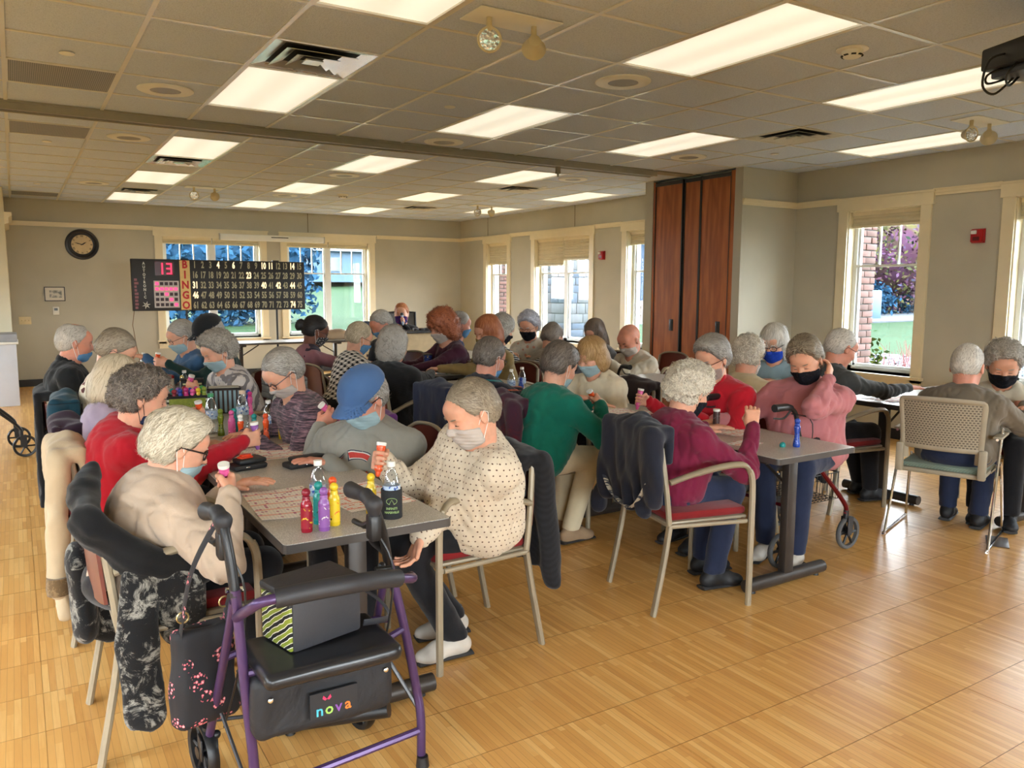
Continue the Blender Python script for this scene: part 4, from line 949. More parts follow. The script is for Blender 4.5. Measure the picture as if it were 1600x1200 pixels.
def cloth(name, c, kind='plain', c2=None, c3=None, s=1.0, rough=.85, bump=.25):
    if name in _mats: return _mats[name]
    k = NT(name); nz = k.noise(7, detail=4); base = k.ramp(nz.outputs[0], [(.3, [x * .86 for x in c]), (.7, [min(1, x * 1.07) for x in c])]); cc = base
    if kind == 'dots':
        N_ = k.sep(k.tc('Normal')); P = k.sep(k.tc()); A = [k.math('ABSOLUTE', N_[i]) for i in range(3)]; acc = None
        for i, (u, v) in enumerate(((1, 2), (0, 2), (0, 1))):
            row = k.math('FLOOR', k.math('MULTIPLY', P[v], 44 * s)); fu = k.math('FRACT', k.math('ADD', k.math('MULTIPLY', P[u], 44 * s), k.math('MULTIPLY', row, .5))); fv = k.math('FRACT', k.math('MULTIPLY', P[v], 44 * s))
            q = k.math('ADD', k.math('POWER', k.math('SUBTRACT', fu, .5), 2), k.math('POWER', k.math('SUBTRACT', fv, .5), 2)); dm = k.math('LESS_THAN', q, .018)
            o1, o2 = [a for a in range(3) if a != i]; sel = k.math('MULTIPLY', k.math('GREATER_THAN', A[i], A[o1]), k.math('GREATER_THAN', A[i], A[o2])); dm = k.math('MULTIPLY', dm, sel); acc = dm if acc is None else k.math('ADD', acc, dm)
        cc = k.mix(acc, base, c2)
    elif kind == 'hound':
        P = k.sep(k.tc()); a = k.math('GREATER_THAN', k.math('SINE', k.math('MULTIPLY', k.math('ADD', P[0], P[2]), 110 * s)), 0); b = k.math('GREATER_THAN', k.math('SINE', k.math('MULTIPLY', k.math('ADD', P[1], k.math('MULTIPLY', P[2], .9)), 110 * s)), 0)
        d = k.math('GREATER_THAN', k.math('SINE', k.math('MULTIPLY', k.math('ADD', k.math('ADD', P[0], P[1]), k.math('MULTIPLY', P[2], 2)), 220 * s)), 0.2)
        f = k.math('MULTIPLY', k.math('ADD', a, b), .5); cc = k.mix(k.math('GREATER_THAN', k.math('ADD', f, k.math('MULTIPLY', d, .3)), .6), base, c2)
    elif kind == 'stripes':
        P = k.sep(k.tc()); z = k.math('MULTIPLY', k.math('ADD', P[2], k.math('MULTIPLY', P[0], .25)), 1 / (.022 * s)); cc = k.mix(k.math('LESS_THAN', k.math('FRACT', z), .28), base, c2)
    elif kind == 'multistripe':
        P = k.sep(k.tc()); z = k.math('MULTIPLY', k.math('ADD', P[2], k.math('MULTIPLY', P[0], .12)), 1 / .05); fr = k.math('FRACT', z); w = k.n('TexWhiteNoise', noise_dimensions='1D'); k.l(k.math('FLOOR', z), w.inputs['W'])
        cc = k.mix(k.math('LESS_THAN', fr, .17), base, k.ramp(w.outputs[0], [(0, c2), (.34, c3), (.67, (.02, .16, .17))], 'CONSTANT'))
    elif kind == 'floral':
        v = k.vor(15 * s); n2 = k.noise(18 * s, detail=3); r = k.math('ADD', v.outputs[0], k.math('MULTIPLY', n2.outputs[0], .25)); sel = k.vor(15 * s); pick = k.sep(sel.outputs['Color'])[0]
        cc = k.mix(k.math('LESS_THAN', r, .42), base, c2); cc = k.mix(k.math('MULTIPLY', k.math('LESS_THAN', r, .40), k.math('GREATER_THAN', pick, .62)), cc, c3)
        v3 = k.vor(38 * s); cc = k.mix(k.math('LESS_THAN', v3.outputs[0], .16), cc, c3)
    elif kind == 'paisley':
        w = k.wave(5 * s, 'DIAGONAL', None, 14, 'SIN'); cc = k.mix(k.math('GREATER_THAN', w.outputs[1], .64), base, c2); v3 = k.vor(40 * s); cc = k.mix(k.math('LESS_THAN', v3.outputs[0], .2), cc, c3)
    elif kind == 'spacedye':
        w = k.noise(14, k.map((1, 1, 9)), 5, .7); cc = k.ramp(w.outputs[0], [(.36, c2), (.5, c), (.62, c3)])
    elif kind == 'marble':
        n2 = k.noise(9 * s, detail=8, rough=.75, dist=.8); cc = k.ramp(n2.outputs[0], [(.50, c), (.60, c2), (.66, c), (.78, c3)])
    elif kind == 'quilt':
        P = k.sep(k.tc()); zz = k.math('ABSOLUTE', k.math('SINE', k.math('MULTIPLY', P[2], pi / (.07 * s)))); k.bump(zz, .9, .02); cc = k.mix(k.math('LESS_THAN', zz, .12), base, [x * .5 for x in c])
    elif kind == 'knit':
        w = k.wave(36 * s, 'DIAGONAL', None, 1.5); cc = k.mix(k.math('MULTIPLY', w.outputs[1], .5), base, c2 or [x * .6 for x in c])
    elif kind == 'zebra':
        w = k.wave(9 * s, 'Z', k.map((1, 1, 1), (.5, .3, 0)), 3.5, 'SIN'); cc = k.ramp(w.outputs[1], [(0, c), (.3, c), (.34, c2), (.62, c2), (.66, c3), (1, c3)], 'LINEAR')
    k.col(cc); k.set(rough, spec=.2, sheen=.15)
    if kind != 'quilt':
        a = k.noise(420, detail=2); b = k.noise(16, detail=3, dist=.6); k.bump(k.math('ADD', k.math('MULTIPLY', a.outputs[0], .25), b.outputs[0]), bump, .012)
    _mats[name] = k.m; return k.m
def mask_mat(name, c, c2=None):
    if name in _mats: return _mats[name]
    k = NT(name); P = k.sep(k.tc()); z = k.math('SINE', k.math('MULTIPLY', P[2], 420)); 
    if c2: v = k.vor(70); k.col(k.mix(k.math('LESS_THAN', v.outputs[0], .3), c, c2))
    else: k.col(c); k.bump(z, .35, .002)
    k.set(.8, spec=.15); _mats[name] = k.m; return k.m
MK = dict(blue=mask_mat('pale_blue_surgical', srgb(152, 176, 182)), deep=mask_mat('sky_blue_surgical', srgb(92, 136, 176)), white=mask_mat('white_mask', srgb(186, 176, 168)), black=mask_mat('black_cloth_mask', srgb(22, 22, 28), srgb(34, 34, 44)), navy=mask_mat('navy_cloth_mask', srgb(34, 40, 64), srgb(48, 56, 90)),
    royal=mask_mat('royal_blue_mask', srgb(34, 66, 170), srgb(40, 76, 186)), redgrey=mask_mat('red_and_grey_mask', srgb(150, 130, 122), srgb(160, 138, 130)), floral=mask_mat('purple_floral_mask', srgb(40, 44, 110), srgb(190, 40, 70)), dots=mask_mat('spotted_mask', srgb(60, 62, 66), srgb(210, 206, 200)), olive=mask_mat('olive_mask', srgb(128, 108, 66), srgb(80, 66, 40)))
M_loop = plain('white_elastic', srgb(228, 224, 218), .7, var=.02); M_spec = plain('dark_spectacle_frame', srgb(34, 24, 22), .3)
M_lash = plain('dark_lashes', srgb(60, 40, 34), .6); M_shoe = plain('black_shoe', srgb(24, 24, 27), .6, bump=.2); M_shoew = plain('white_trainer', srgb(196, 188, 176), .6, bump=.2); M_shoet = plain('tan_suede_shoe', srgb(150, 124, 96), .8, bump=.2); M_sock = plain('grey_sock', srgb(150, 146, 142), .9, bump=.3); M_sole = plain('dark_sole', srgb(50, 48, 48), .7)
DK = cloth('black_trousers', srgb(24, 24, 28)); NV = cloth('navy_jeans', srgb(34, 42, 66)); KH = cloth('cream_trousers', srgb(206, 194, 164)); BR = cloth('dark_brown_trousers', srgb(52, 42, 36))

PEOPLE = {}
def ik(S, W, l1, l2, pole):
    d = W - S; L = np.linalg.norm(d)
    if L > (l1 + l2) * .985: k_ = L / ((l1 + l2) * .985); l1 *= k_; l2 *= k_
    L = max(L, abs(l1 - l2) + .02); u = d / np.linalg.norm(d); a = (l1 * l1 - l2 * l2 + L * L) / (2 * L); h = math.sqrt(max(0, l1 * l1 - a * a)); p = V3(pole); p = p - (p @ u) * u; p /= np.linalg.norm(p) + 1e-9
    return S + u * a + p * h
def rotm(yaw, pitch, roll=0):
    return np.array(Matrix.Rotation(yaw, 3, 'Z') @ Matrix.Rotation(pitch, 3, 'Y') @ Matrix.Rotation(roll, 3, 'X'))
def person(key, label, head, face, top, hyaw=0, pitch=20, roll=0, L=None, R=None, pants=DK, shoes=M_shoe, skin_='fair', hair=('short', 'grey'), mask=None, glasses=None, hs=1.0, bulk=1.0, back=None, side=0, res=1, cap=None, group=None,
           legs=(0, 0), topname='sweater', line=.050, jaw=1.0, loose=0, collar=None, seed=1, feet=True, sit=.55, elbow=None, sleeve=None, fold=1.0, spread=0, vest=None, name='person', drop=.12, neckup=0, bracelet=None, sc_=1.0, face_on=True):
    """one seated figure; head: world position of the skull centre; L / R: (wrist position in the world, hand pose)"""
    fy = radians(face); hw = V3(head); Rw = np.array([[cos(fy), -sin(fy), 0], [sin(fy), cos(fy), 0], [0, 0, 1]])
    tw = .50 * sc_                                                    # pelvis to neck
    hz = hw[2]; nz = hz - .155 * hs; dz = nz - sit; d = math.sqrt(max(.003, tw * tw - dz * dz)) if back is None else back
    fwd = Rw @ V3((1, 0, 0)); lft = Rw @ V3((0, 1, 0)); pel = hw - fwd * (d + .055) + lft * side; pel[2] = 0
    root = thing(name, label, 'person', tuple(pel), fy, group); PEOPLE[key] = root
    loc = lambda p: Rw.T @ (V3(p) - pel)
    h_ = loc(hw); N = V3((h_[0] - .055, h_[1] * .8, nz + neckup)); P = V3((0, 0, sit)); U = (N - P) / np.linalg.norm(N - P); Lt = V3((0, 1, 0)); Fw = np.cross(Lt, U); RT = np.array([Fw, Lt, U])
    rs = (.014, .0105, .0082, .0062)[res]; b = bulk
    # ---- head, neck
    HR_ = rotm(radians(hyaw), radians(pitch), radians(roll)); nk = HR_.T @ ((N + V3((-.01, 0, -.04))) - h_) / hs
    hp = head_parts(dict(neck=nk, hair=hair[0] if hair else None, mask=mask, cap=cap, line=line, seed=seed, jaw=jaw), rs * .95)
    HM = np.eye(4); HM[:3, :3] = HR_ * hs; HM[:3, 3] = h_; body = [xf(hp['body'], HM)]
    # ---- arms
    sw = .165 * (1 + (b - 1) * .6) * sc_; sh = {s: N + Lt * s * sw - U * .058 + Fw * (.012) for s in (1, -1)}; wr = {}; el = {}; hands = {}
    for s, H in ((1, L), (-1, R)):
        if H is None: W = V3((.36, s * .10, .62)); pose = 'relax'
        else: W = loc(H[0]); pose = H[1]
        pole = V3((-.25, s * .75, -1)) if not (elbow and elbow.get(s) is not None) else V3(elbow[s])
        E = ik(sh[s], W, .275 * sc_, .245 * sc_, pole); wr[s] = W; el[s] = E; a = (W - E) / np.linalg.norm(W - E)
        o = H[2] if H is not None and len(H) > 2 else {}
        if pose in ('grip',): Xh = V3((a[0], a[1], a[2] * .35)); Yh = V3((0, 0, s * -1.0)) + V3(o.get('tilt', (0, 0, 0)))
        elif pose == 'droop': Xh = a; Yh = V3((0, -s, 0)) * 1.0
        else: Xh = V3((a[0], a[1], a[2] * .25 - .05)) ; Yh = np.cross(V3((0, 0, 1)), Xh)
        if 'x' in o: Xh = Rw.T @ V3(o['x'])
        if 'y' in o: Yh = Rw.T @ V3(o['y'])
        Xh = Xh / np.linalg.norm(Xh); Yh = Yh - (Yh @ Xh) * Xh; Yh /= np.linalg.norm(Yh); Zh = np.cross(Xh, Yh); M = np.eye(4); M[:3, 0], M[:3, 1], M[:3, 2], M[:3, 3] = Xh, Yh, Zh, W
        if s == 1: M = M @ np.diag([1, -1, 1, 1.])
        hands[s] = M; body.append(xf(hand(pose if pose in POSE else 'relax', max(.0042, rs * .72)), M))
    # ---- body mesh: head, neck and hands joined by a slim trunk under the clothes
    lo = V3((-.25, -.36, .44)); hi = V3((.6, .36, 1.3))
    T = Field(np.minimum.reduce([N, P, el[1], el[-1], wr[1], wr[-1]]) - .14, np.maximum.reduce([N, P, el[1], el[-1], wr[1], wr[-1]]) + .12, .022)
    T.cone(N - U * .03, P + U * .1, .06, .09, .03)
    for s in (1, -1): T.cone(N - U * .07, sh[s], .04, .035, .03); T.cone(sh[s], el[s], .033, .028, .02); T.cone(el[s], wr[s], .028, .020, .02)
    body.append(T.surface()); B = skin('body', body, SK[skin_], root)
    # ---- top
    wlo = np.minimum.reduce([N, P + V3((-.1, 0, -.12)), el[1], el[-1], wr[1], wr[-1]]) - .13 - .16 * max(0, b - .9); whi = np.maximum.reduce([N + V3((0, 0, .03)), P, el[1], el[-1], wr[1], wr[-1]]) + .12 + .10 * max(0, b - .9)
    wlo[1] = min(wlo[1], -.27 * b); whi[1] = max(whi[1], .27 * b); whi[0] = max(whi[0], .22 * b); wlo[0] = min(wlo[0], -.24 * b)
    T = Field(wlo, whi, rs * 1.5); tl_ = np.linalg.norm(N - P)
    T.ell(P + V3((.015, 0, -.01)), (.15 * b, .195 * b, .125), .05)
    T.ell(P + U * tl_ * .36 + Fw * .035 * b, (.148 * b, .182 * b, .17), .07, RT); T.ell(P + U * tl_ * .70 + Fw * .012, (.122 * b, .178 * b, .17), .07, RT)
    hump = P + U * tl_ * .80 - Fw * .035; T.ell(hump, (.085 * b, .145 * b, .13), .06, RT)
    T.cone(N - U * .035, N - U * .005 + Fw * .004, .078, .066, .04)
    zb = sit - drop; T.D = np.maximum(T.D, (zb + .012 * np.sin(14 * T.grid()[1] + seed) + np.maximum(T.grid()[0] - .02, 0) * .4 - T.grid()[2]).astype(np.float32))
    for s in (1, -1):
        T.cone(N - U * .05 - Fw * .012, sh[s], .068, .066 * (1 + (b - 1) * .5) , .05)
        r = (1 + (b - 1) * .7) * (1 + loose)
        if vest is None or True:
            T.cone(sh[s], el[s], .066 * r, .052 * r, .035); W2 = wr[s] if sleeve is None else el[s] + (wr[s] - el[s]) * sleeve
            T.cone(el[s], W2, .053 * r, .034 * r, .025)
            a = (W2 - el[s]) / np.linalg.norm(W2 - el[s])
            if sleeve is None: T.cone(W2 - a * .025, W2 - a * .002, .0345, .033, .008)
    X, Y, Z = T.grid(); sd = seed * 7
    rg = gn(X * 1.0, Y * 1.0, Z * .55 + X * .5, 34, sd + 1, 1.5); fo = .0070 * gn(X, Y, Z, 24, sd, 1.1) + .0075 * (np.exp(-(rg / .18) ** 2) - .3) + .0020 * gn(X, Y, Z, 95, sd + 2)
    for s in (1, -1):                                               # tighter creases round the elbows
        q = np.sqrt((X - el[s][0]) ** 2 + (Y - el[s][1]) ** 2 + (Z - el[s][2]) ** 2); a = (wr[s] - sh[s]); a /= np.linalg.norm(a)
        fo = fo + .0075 * np.exp(-(q / .10) ** 2) * np.sin(150 * (X * a[0] + Y * a[1] + Z * a[2]) + 2 * np.sin(40 * Y))
    T.D += (fo * fold).astype(np.float32)
    T.ell(N + U * .035 + Fw * .012, (.060, .060, .05), .01, RT, sub=True)
    TP = skin(topname, [T.surface()], top, root)
    if collar is not None:
        C = Field(N - .16, N + .14, rs); C.cone(N - U * .02 - Fw * .002, N + U * .035 + Fw * .002, .080, .071, .01); C.ell(N + U * .06 + Fw * .012, (.060, .062, .10), .008, RT, sub=True)
        C.D = np.maximum(C.D, (-(((C.grid()[0] - N[0]) * U[0] + (C.grid()[1] - N[1]) * U[1] + (C.grid()[2] - N[2]) * U[2]) + .03)).astype(np.float32)); skin('collar', [C.surface()], collar, root)
    if vest is not None:
        C = Field(wlo, whi, rs * 1.5); C.ell(P + V3((.015, 0, -.01)), (.158 * b, .205 * b, .13), .05); C.ell(P + U * tl_ * .36 + Fw * .035 * b, (.156 * b, .192 * b, .175), .07, RT); C.ell(P + U * tl_ * .72 + Fw * .010, (.136 * b, .186 * b, .17), .07, RT)
        C.cone(N - U * .035, N + U * .02, .086, .078, .04)
        for s in (1, -1): C.cone(N - U * .05, sh[s] * .75 + N * .25, .078, .07, .05)
        C.D = np.maximum(C.D, (np.abs(C.grid()[1]) - .185 * b).astype(np.float32) + 0 * C.D); C.ell(N + U * .04 + Fw * .015, (.060, .060, .06), .01, RT, sub=True)
        C.D += (.003 * gn(*C.grid(), 40, sd + 4)).astype(np.float32); C.D = np.maximum(C.D, (zb + .02 - C.grid()[2]).astype(np.float32)); skin('vest', [C.surface()], vest, root)
    # ---- legs
    if feet:
        kx = .40 + legs[0]; hips = {s: V3((0.02, s * .088, sit - .02)) for s in (1, -1)}; kn = {s: V3((kx, s * (.105 + spread), sit - .035)) for s in (1, -1)}; an = {s: V3((kx - .02 + legs[1] + (.05 if s == 1 else -.03), s * (.10 + spread), .095)) for s in (1, -1)}
        G = Field((-.24, -.30 - spread, .05), (kx + .16, .30 + spread, sit + .14), rs * 1.8); G.ell((.0, 0, sit - .02), (.15 * b, .185 * b, .105), .05)
        for s in (1, -1): G.cone(hips[s], kn[s], .092 * b ** .5, .070, .03); G.cone(kn[s], an[s], .068, .056, .02)
        G.D += (.005 * gn(*G.grid(), 30, sd + 9, 1.0) + .003 * np.abs(gn(*G.grid(), 60, sd + 8))).astype(np.float32); G.D = np.maximum(G.D, (.085 - G.grid()[2]).astype(np.float32)); skin('trousers', [G.surface()], pants, root)
        for s in (1, -1):
            S_ = Field(an[s] + V3((-.11, -.08, -.12)), an[s] + V3((.24, .08, .07)), max(.006, rs)); c = an[s]
            S_.cone(c + V3((-.035, 0, -.045)), c + V3((.075, 0, -.048)), .042, .044, .02, n=(0, 1, 0), f=1.15); S_.ell(c + V3((.115, s * .006, -.062)), (.062, .045, .034), .025); S_.cone(c + V3((-.01, 0, -.03)), c + V3((-.008, 0, .0)), .042, .040, .02)
            S_.D = np.maximum(S_.D, (.0035 - S_.grid()[2]).astype(np.float32)); so_ = skin('shoe', [S_.surface()], shoes, root)
            if shoes is not M_shoe or res > 1: MB().tube([c + V3((-.075 + .0, 0, -.085 + .003)), c + V3((.17, s * .006, -.085 + .003))], [.038, .040], 12, sq=(1.0, .25)).build('sole', M_sole, so_)
            MB().cyl(c + V3((-.008, 0, -.02)), c + V3((-.005, 0, .035)), .034, .040, 12).build('sock', M_sock, root)
    # ---- head extras
    if 'hair' in hp: skin('hair', [xf(hp['hair'], HM), xf(hp['strands'], HM)], HR[hair[1]], root)
    if res > 0 and face_on:
        for s in (1, -1):
            E_ = Matrix(HM.tolist()) @ Matrix.Translation((.0868, s * .0305, -.0035)) @ Matrix.Rotation(s * .28, 4, 'Z'); MB().ball((0, 0, 0), (.0045, .0125, .0020), 12, 6).build('eyelash', M_lash, root).matrix_local = E_
            E_ = Matrix(HM.tolist()) @ Matrix.Translation((.0945, s * .031, .0235)) @ Matrix.Rotation(s * .32, 4, 'Z') @ Matrix.Rotation(s * .12, 4, 'X'); MB().ball((0, 0, 0), (.0045, .0165, .0030), 12, 6).build('eyebrow', HR[hair[1]] if hair else M_lash, root).matrix_local = E_
    hM = Matrix(HM.tolist())
    if 'mask' in hp:
        mk = skin('face_mask', [xf(hp['mask'], HM)], MK[mask[0]], root)
        if res > 0:
            z0 = mask[1]
            for s in (1, -1):
                lp = MB(); lp.tube([hM @ Vector(p) for p in ((.030, s * .064, -.035 + z0), (.012, s * .080, -.005 + z0 * .5), (-.010, s * .090, .018), (-.026, s * .086, .004), (-.016, s * .085, -.024), (.022, s * .068, -.082 + z0 * .6))], .0016, 5)
                lp.build('ear_loop', M_loop if mask[0] not in ('black', 'navy', 'royal') else M_black, mk)
    if 'cap' in hp: skin('cap', [xf(hp['cap'], HM)], cap, root)
    if glasses:
        g = MB(); r = glasses if isinstance(glasses, float) else .0022
        for s in (1, -1):
            g.tube([hM @ Vector((.098 + .003 * cos(q) * 0 - .006 * abs(cos(q)) * (1 if cos(q) * s > 0 else 0), s * .032 + .024 * cos(q), -.001 + .017 * sin(q))) for q in [i * pi / 8 for i in range(16)]], r, 6, closed=True)
            g.tube([hM @ Vector(p) for p in ((.094, s * .055, .006), (.085, s * .070, .008), (.02, s * .086, .006), (-.012, s * .090, .006), (-.025, s * .088, -.012))], r * .9, 6)
        g.tube([hM @ Vector(p) for p in ((.101, .010, .003), (.105, 0, .006), (.101, -.010, .003))], r, 6); g.build('glasses', M_spec, root)
    if bracelet:
        for s, m in bracelet.items():
            W = wr[s]; a = (W - el[s]); a /= np.linalg.norm(a); Mh = hands[s]; x = Mh[:3, 0]
            MB().tube([W + x * .006, W + x * .024], [.031, .030], 14, sq=(1, .9)).build('wristband', m, root)
    root['grip'] = 0; del root['grip']
    info = dict(root=root, pel=pel, fy=fy, hands={s: (np.block([[Rw, pel[:, None]], [np.zeros((1, 3)), 1]]) @ hands[s]) for s in hands}, top=TP, N=N, U=U, Fw=Fw, HM=HM)
    INFO[key] = info; return info
INFO = {}
# ================================================================== FURNITURE
M_frame = plain('taupe_metal_frame', srgb(150, 138, 116), .42, .15); M_shell = plain('red_brown_shell', srgb(104, 46, 34), .32); M_redseat = cloth('red_seat_fabric', srgb(122, 26, 28)); M_glide = plain('glide_black', srgb(30, 30, 30), .5)
def arc(pts, n=5):
    P = [Vector(p) for p in pts]; out = []
    for i in range(len(P) - 1):
        p0, p1, p2, p3 = P[max(i - 1, 0)], P[i], P[i + 1], P[min(i + 2, len(P) - 1)]
        for u in range(n): s_ = u / n; out.append(.5 * ((2 * p1) + (p2 - p0) * s_ + (2 * p0 - 5 * p1 + 4 * p2 - p3) * s_ ** 2 + (3 * p1 - p0 - 3 * p2 + p3) * s_ ** 3))
    return out + [P[-1]]
def sheet(f, nu, nv, th):
    """closed thin shell from f(u,v) -> (point, normal)"""
    vs = []; 
    for side in (0, 1):
        for i in range(nu + 1):
            for j in range(nv + 1):
                p, n = f(i / nu, j / nv); vs.append(Vector(p) + Vector(n) * (th if side else 0))
    o = (nu + 1) * (nv + 1); I = lambda i, j, s: s * o + i * (nv + 1) + j; fs = []
    for i in range(nu):
        for j in range(nv): fs += [(I(i, j, 0), I(i, j + 1, 0), I(i + 1, j + 1, 0), I(i + 1, j, 0)), (I(i, j, 1), I(i + 1, j, 1), I(i + 1, j + 1, 1), I(i, j + 1, 1))]
    for i in range(nu): fs += [(I(i, 0, 0), I(i + 1, 0, 0), I(i + 1, 0, 1), I(i, 0, 1)), (I(i + 1, nv, 0), I(i, nv, 0), I(i, nv, 1), I(i + 1, nv, 1))]
    for j in range(nv): fs += [(I(0, j + 1, 0), I(0, j, 0), I(0, j, 1), I(0, j + 1, 1)), (I(nu, j, 0), I(nu, j + 1, 0), I(nu, j + 1, 1), I(nu, j, 1))]
    return vs, fs
_ch = [None]
def chair(x, y, deg, label):
    if _ch[0] is None:
        t = thing('stacking_chair', label, 'chair', (0, 0, 0), 0, 'taupe-framed armchairs at the tables'); _ch[0] = t
        for s in (1, -1):
            MB().tube(arc([(-.285, s * .235, 0), (-.235, s * .232, .25), (-.205, s * .228, .43)]), .0165, 8, sq=(1.25, .8)).build('leg', M_frame, t)
            MB().tube(arc([(.225, s * .262, 0), (.225, s * .262, .30), (.223, s * .262, .60), (.205, s * .262, .675)]), .0155, 8).build('leg', M_frame, t)
            MB().tube(arc([(.205, s * .262, .672), (.165, s * .262, .706), (.05, s * .260, .704), (-.10, s * .252, .676), (-.215, s * .236, .640)]), [.0155] * 5 + [.019] * 10 + [.017] * 6, 10, sq=(1.25, .8)).build('armrest', M_frame, t)
        b = MB()
        for s in (1, -1): b.tube(arc([(-.205, s * .228, .42), (-.225, s * .225, .60), (-.248, s * .205, .80)]), .014, 8)
        b.tube(arc([(-.248, .205, .80), (-.262, .13, .832), (-.275, 0, .842), (-.262, -.13, .832), (-.248, -.205, .80)]), .010, 8)
        b.tube([(-.205, -.23, .43), (-.205, .23, .43)], .011, 8); b.tube([(.20, -.255, .425), (.20, .255, .425)], .011, 8)
        for s in (1, -1): b.tube([(-.205, s * .235, .428), (.20, s * .255, .425)], .011, 8)
        b.build('frame', M_frame, t)
        def fb(u, v):
            yy = (u - .5) * 2; ed = 1 - .18 * (abs(yy) ** 6); z = .52 + .31 * v * ed + (1 - ed) * .05; return ((-.236 - .026 * (1 - yy * yy) - .022 * v, .212 * yy, z), (-1, 0, .1))
        v_, f_ = sheet(fb, 14, 8, .011); MB().add(v_, f_, True).build('backrest', M_shell, t)
        MB().bbox((-.22, -.225, .428), (.225, .225, .447), .008).build('seat_pan', M_frame, t); MB().bbox((-.21, -.215, .445), (.228, .215, .488), .018).build('seat_cushion', M_redseat, t)
    else: t = copy_tree(_ch[0]); t['label'] = label
    t.location = (x, y, 0); t.rotation_euler = (0, 0, radians(deg)); return t
# laminate tables
k = NT('speckled_grey_laminate'); a_ = k.noise(420, detail=2); b2 = k.vor(260); f_ = k.math('ADD', k.math('MULTIPLY', a_.outputs[0], .6), k.math('MULTIPLY', b2.outputs[0], .5)); k.col(k.ramp(f_, [(.34, srgb(136, 132, 126)), (.55, srgb(182, 178, 170)), (.75, srgb(208, 204, 196))])); k.set(.30, spec=.45); M_lam = k.m
M_tedge = plain('charcoal_table_edge', srgb(66, 60, 56), .5); M_tleg = plain('bronze_table_leg', srgb(62, 56, 52), .4, .3)
def table(x0, y0, x1, y1, label, ztop=.73, group='folding training tables'):
    lx, ly = x1 - x0, y1 - y0; rot = ly > lx; L, W_ = (ly, lx) if rot else (lx, ly)
    t = thing('folding_table', label, 'table', ((x0 + x1) / 2, (y0 + y1) / 2, 0), pi / 2 if rot else 0, group)
    def rr(L, W_, r):
        P = []
        for cx, cy, a0 in ((L / 2 - r, W_ / 2 - r, 0), (-L / 2 + r, W_ / 2 - r, 90), (-L / 2 + r, -W_ / 2 + r, 180), (L / 2 - r, -W_ / 2 + r, 270)):
            for q in range(4): a = radians(a0 + 30 * q); P.append((cx + r * cos(a), cy + r * sin(a)))
        return P
    MB().prism(rr(L, W_, .02), ztop - .030, ztop - .002).build('edge_band', M_tedge, t); MB().prism(rr(L - .008, W_ - .008, .018), ztop - .004, ztop).build('tabletop', M_lam, t)
    for s in (1, -1):
        X = s * (L / 2 - .17); lg = MB(); lg.bbox((X - .024, -.035, .05), (X + .024, .035, ztop - .06), .008); lg.bbox((X - .03, -.22, ztop - .06), (X + .03, .22, ztop - .03), .004); LG = lg.build('leg', M_tleg, t)
        MB().tube([(X, -W_ / 2 + .0, .042), (X, W_ / 2 - .0, .042)], [.034, .034], 12).build('foot_bar', M_tleg, LG)
        for q in (-1, 1): MB().cyl((X, q * (W_ / 2 - .05), 0), (X, q * (W_ / 2 - .05), .02), .018, .014, 10).build('glide', M_glide, LG)
        MB().tube([(X - s * .02, 0, ztop - .20), (X - s * .26, 0, ztop - .05)], .009, 6).build('brace', M_tleg, LG)
    return t
TB = [(.67, 2.42, 1.27, 4.25, 'grey laminate folding table nearest the camera, left group, with daubers and bingo sheets'), (.67, 4.265, 1.27, 6.09, 'middle grey table of the left group carrying lunch bags'), (.67, 6.105, 1.27, 7.93, 'farthest grey table of the left group'),
      (3.05, 2.46, 3.65, 4.29, 'grey laminate table at the right with a blue dauber at its corner'), (3.05, 4.305, 3.65, 6.13, 'grey table with two water bottles behind the green-sweater person'), (3.02, 6.50, 3.62, 8.33, 'grey table in the middle with a green and white napkin on its end'),
      (5.12, 6.50, 5.72, 8.33, 'grey table in front of the bald person in the pale hoodie'), (4.42, 7.30, 4.98, 9.1, 'grey table behind the grey-shirted person, near the far double window'), (4.62, 3.95, 5.2, 5.7, 'grey table between the person in cream and the person in pale blue'),
      (5.22, 3.12, 7.0, 3.72, 'blue-lit table under the right window with bingo sheets'), (5.35, .95, 5.95, 2.72, 'grey table at the right edge between the two people talking'), (2.62, 11.7, 4.40, 12.3, 'empty folding table under the far windows behind the bingo board')]
for a in TB: table(*a)
# callers' desk
M_desk = plain('pale_maple_laminate', srgb(196, 180, 146), .5); M_dtrim = plain('dark_plum_trim', srgb(58, 40, 44), .45)
t = thing('caller_desk', 'pale console desk with dark top and rails in front of the bingo caller', 'desk', (4.02, 10.15, 0))
MB().bbox((-.03, -.05, .90), (1.30, .62, .94), .008).build('desktop', plain('dark_desk_top', srgb(60, 62, 68), .25), t)
MB().box((0, 0, .05), (1.27, .57, .90)).build('cabinet_body', M_desk, t)
b = MB()
for z in (.60, .44, .28): b.box((-.004, -.012, z), (1.274, 0, z + .035))
b.build('front_rail', M_dtrim, t); MB().box((.52, -.02, .48), (.72, -.004, .58)).build('control_box', plain('tan_box', srgb(150, 138, 110), .5), t)
b = MB()
for q in range(5): b.bbox((.75 + q * .09, .05, .94), (.81 + q * .09, .12, .97), .008)
b.build('desk_trinkets', plain('small_dark_items', srgb(70, 66, 70), .4), t)
t = thing('office_chair', 'black mesh-back office chair of the caller', 'chair', (5.02, 11.02, 0), radians(-95))
def fo(u, v): yy = (u - .5) * 2; return ((-.22 - .03 * (1 - yy * yy) - .05 * v, .23 * yy, .58 + .58 * v), (-1, 0, 0))
v_, f_ = sheet(fo, 8, 8, .01); MB().add(v_, f_, True).build('mesh_back', plain('grey_mesh', srgb(84, 84, 84), .7), t)
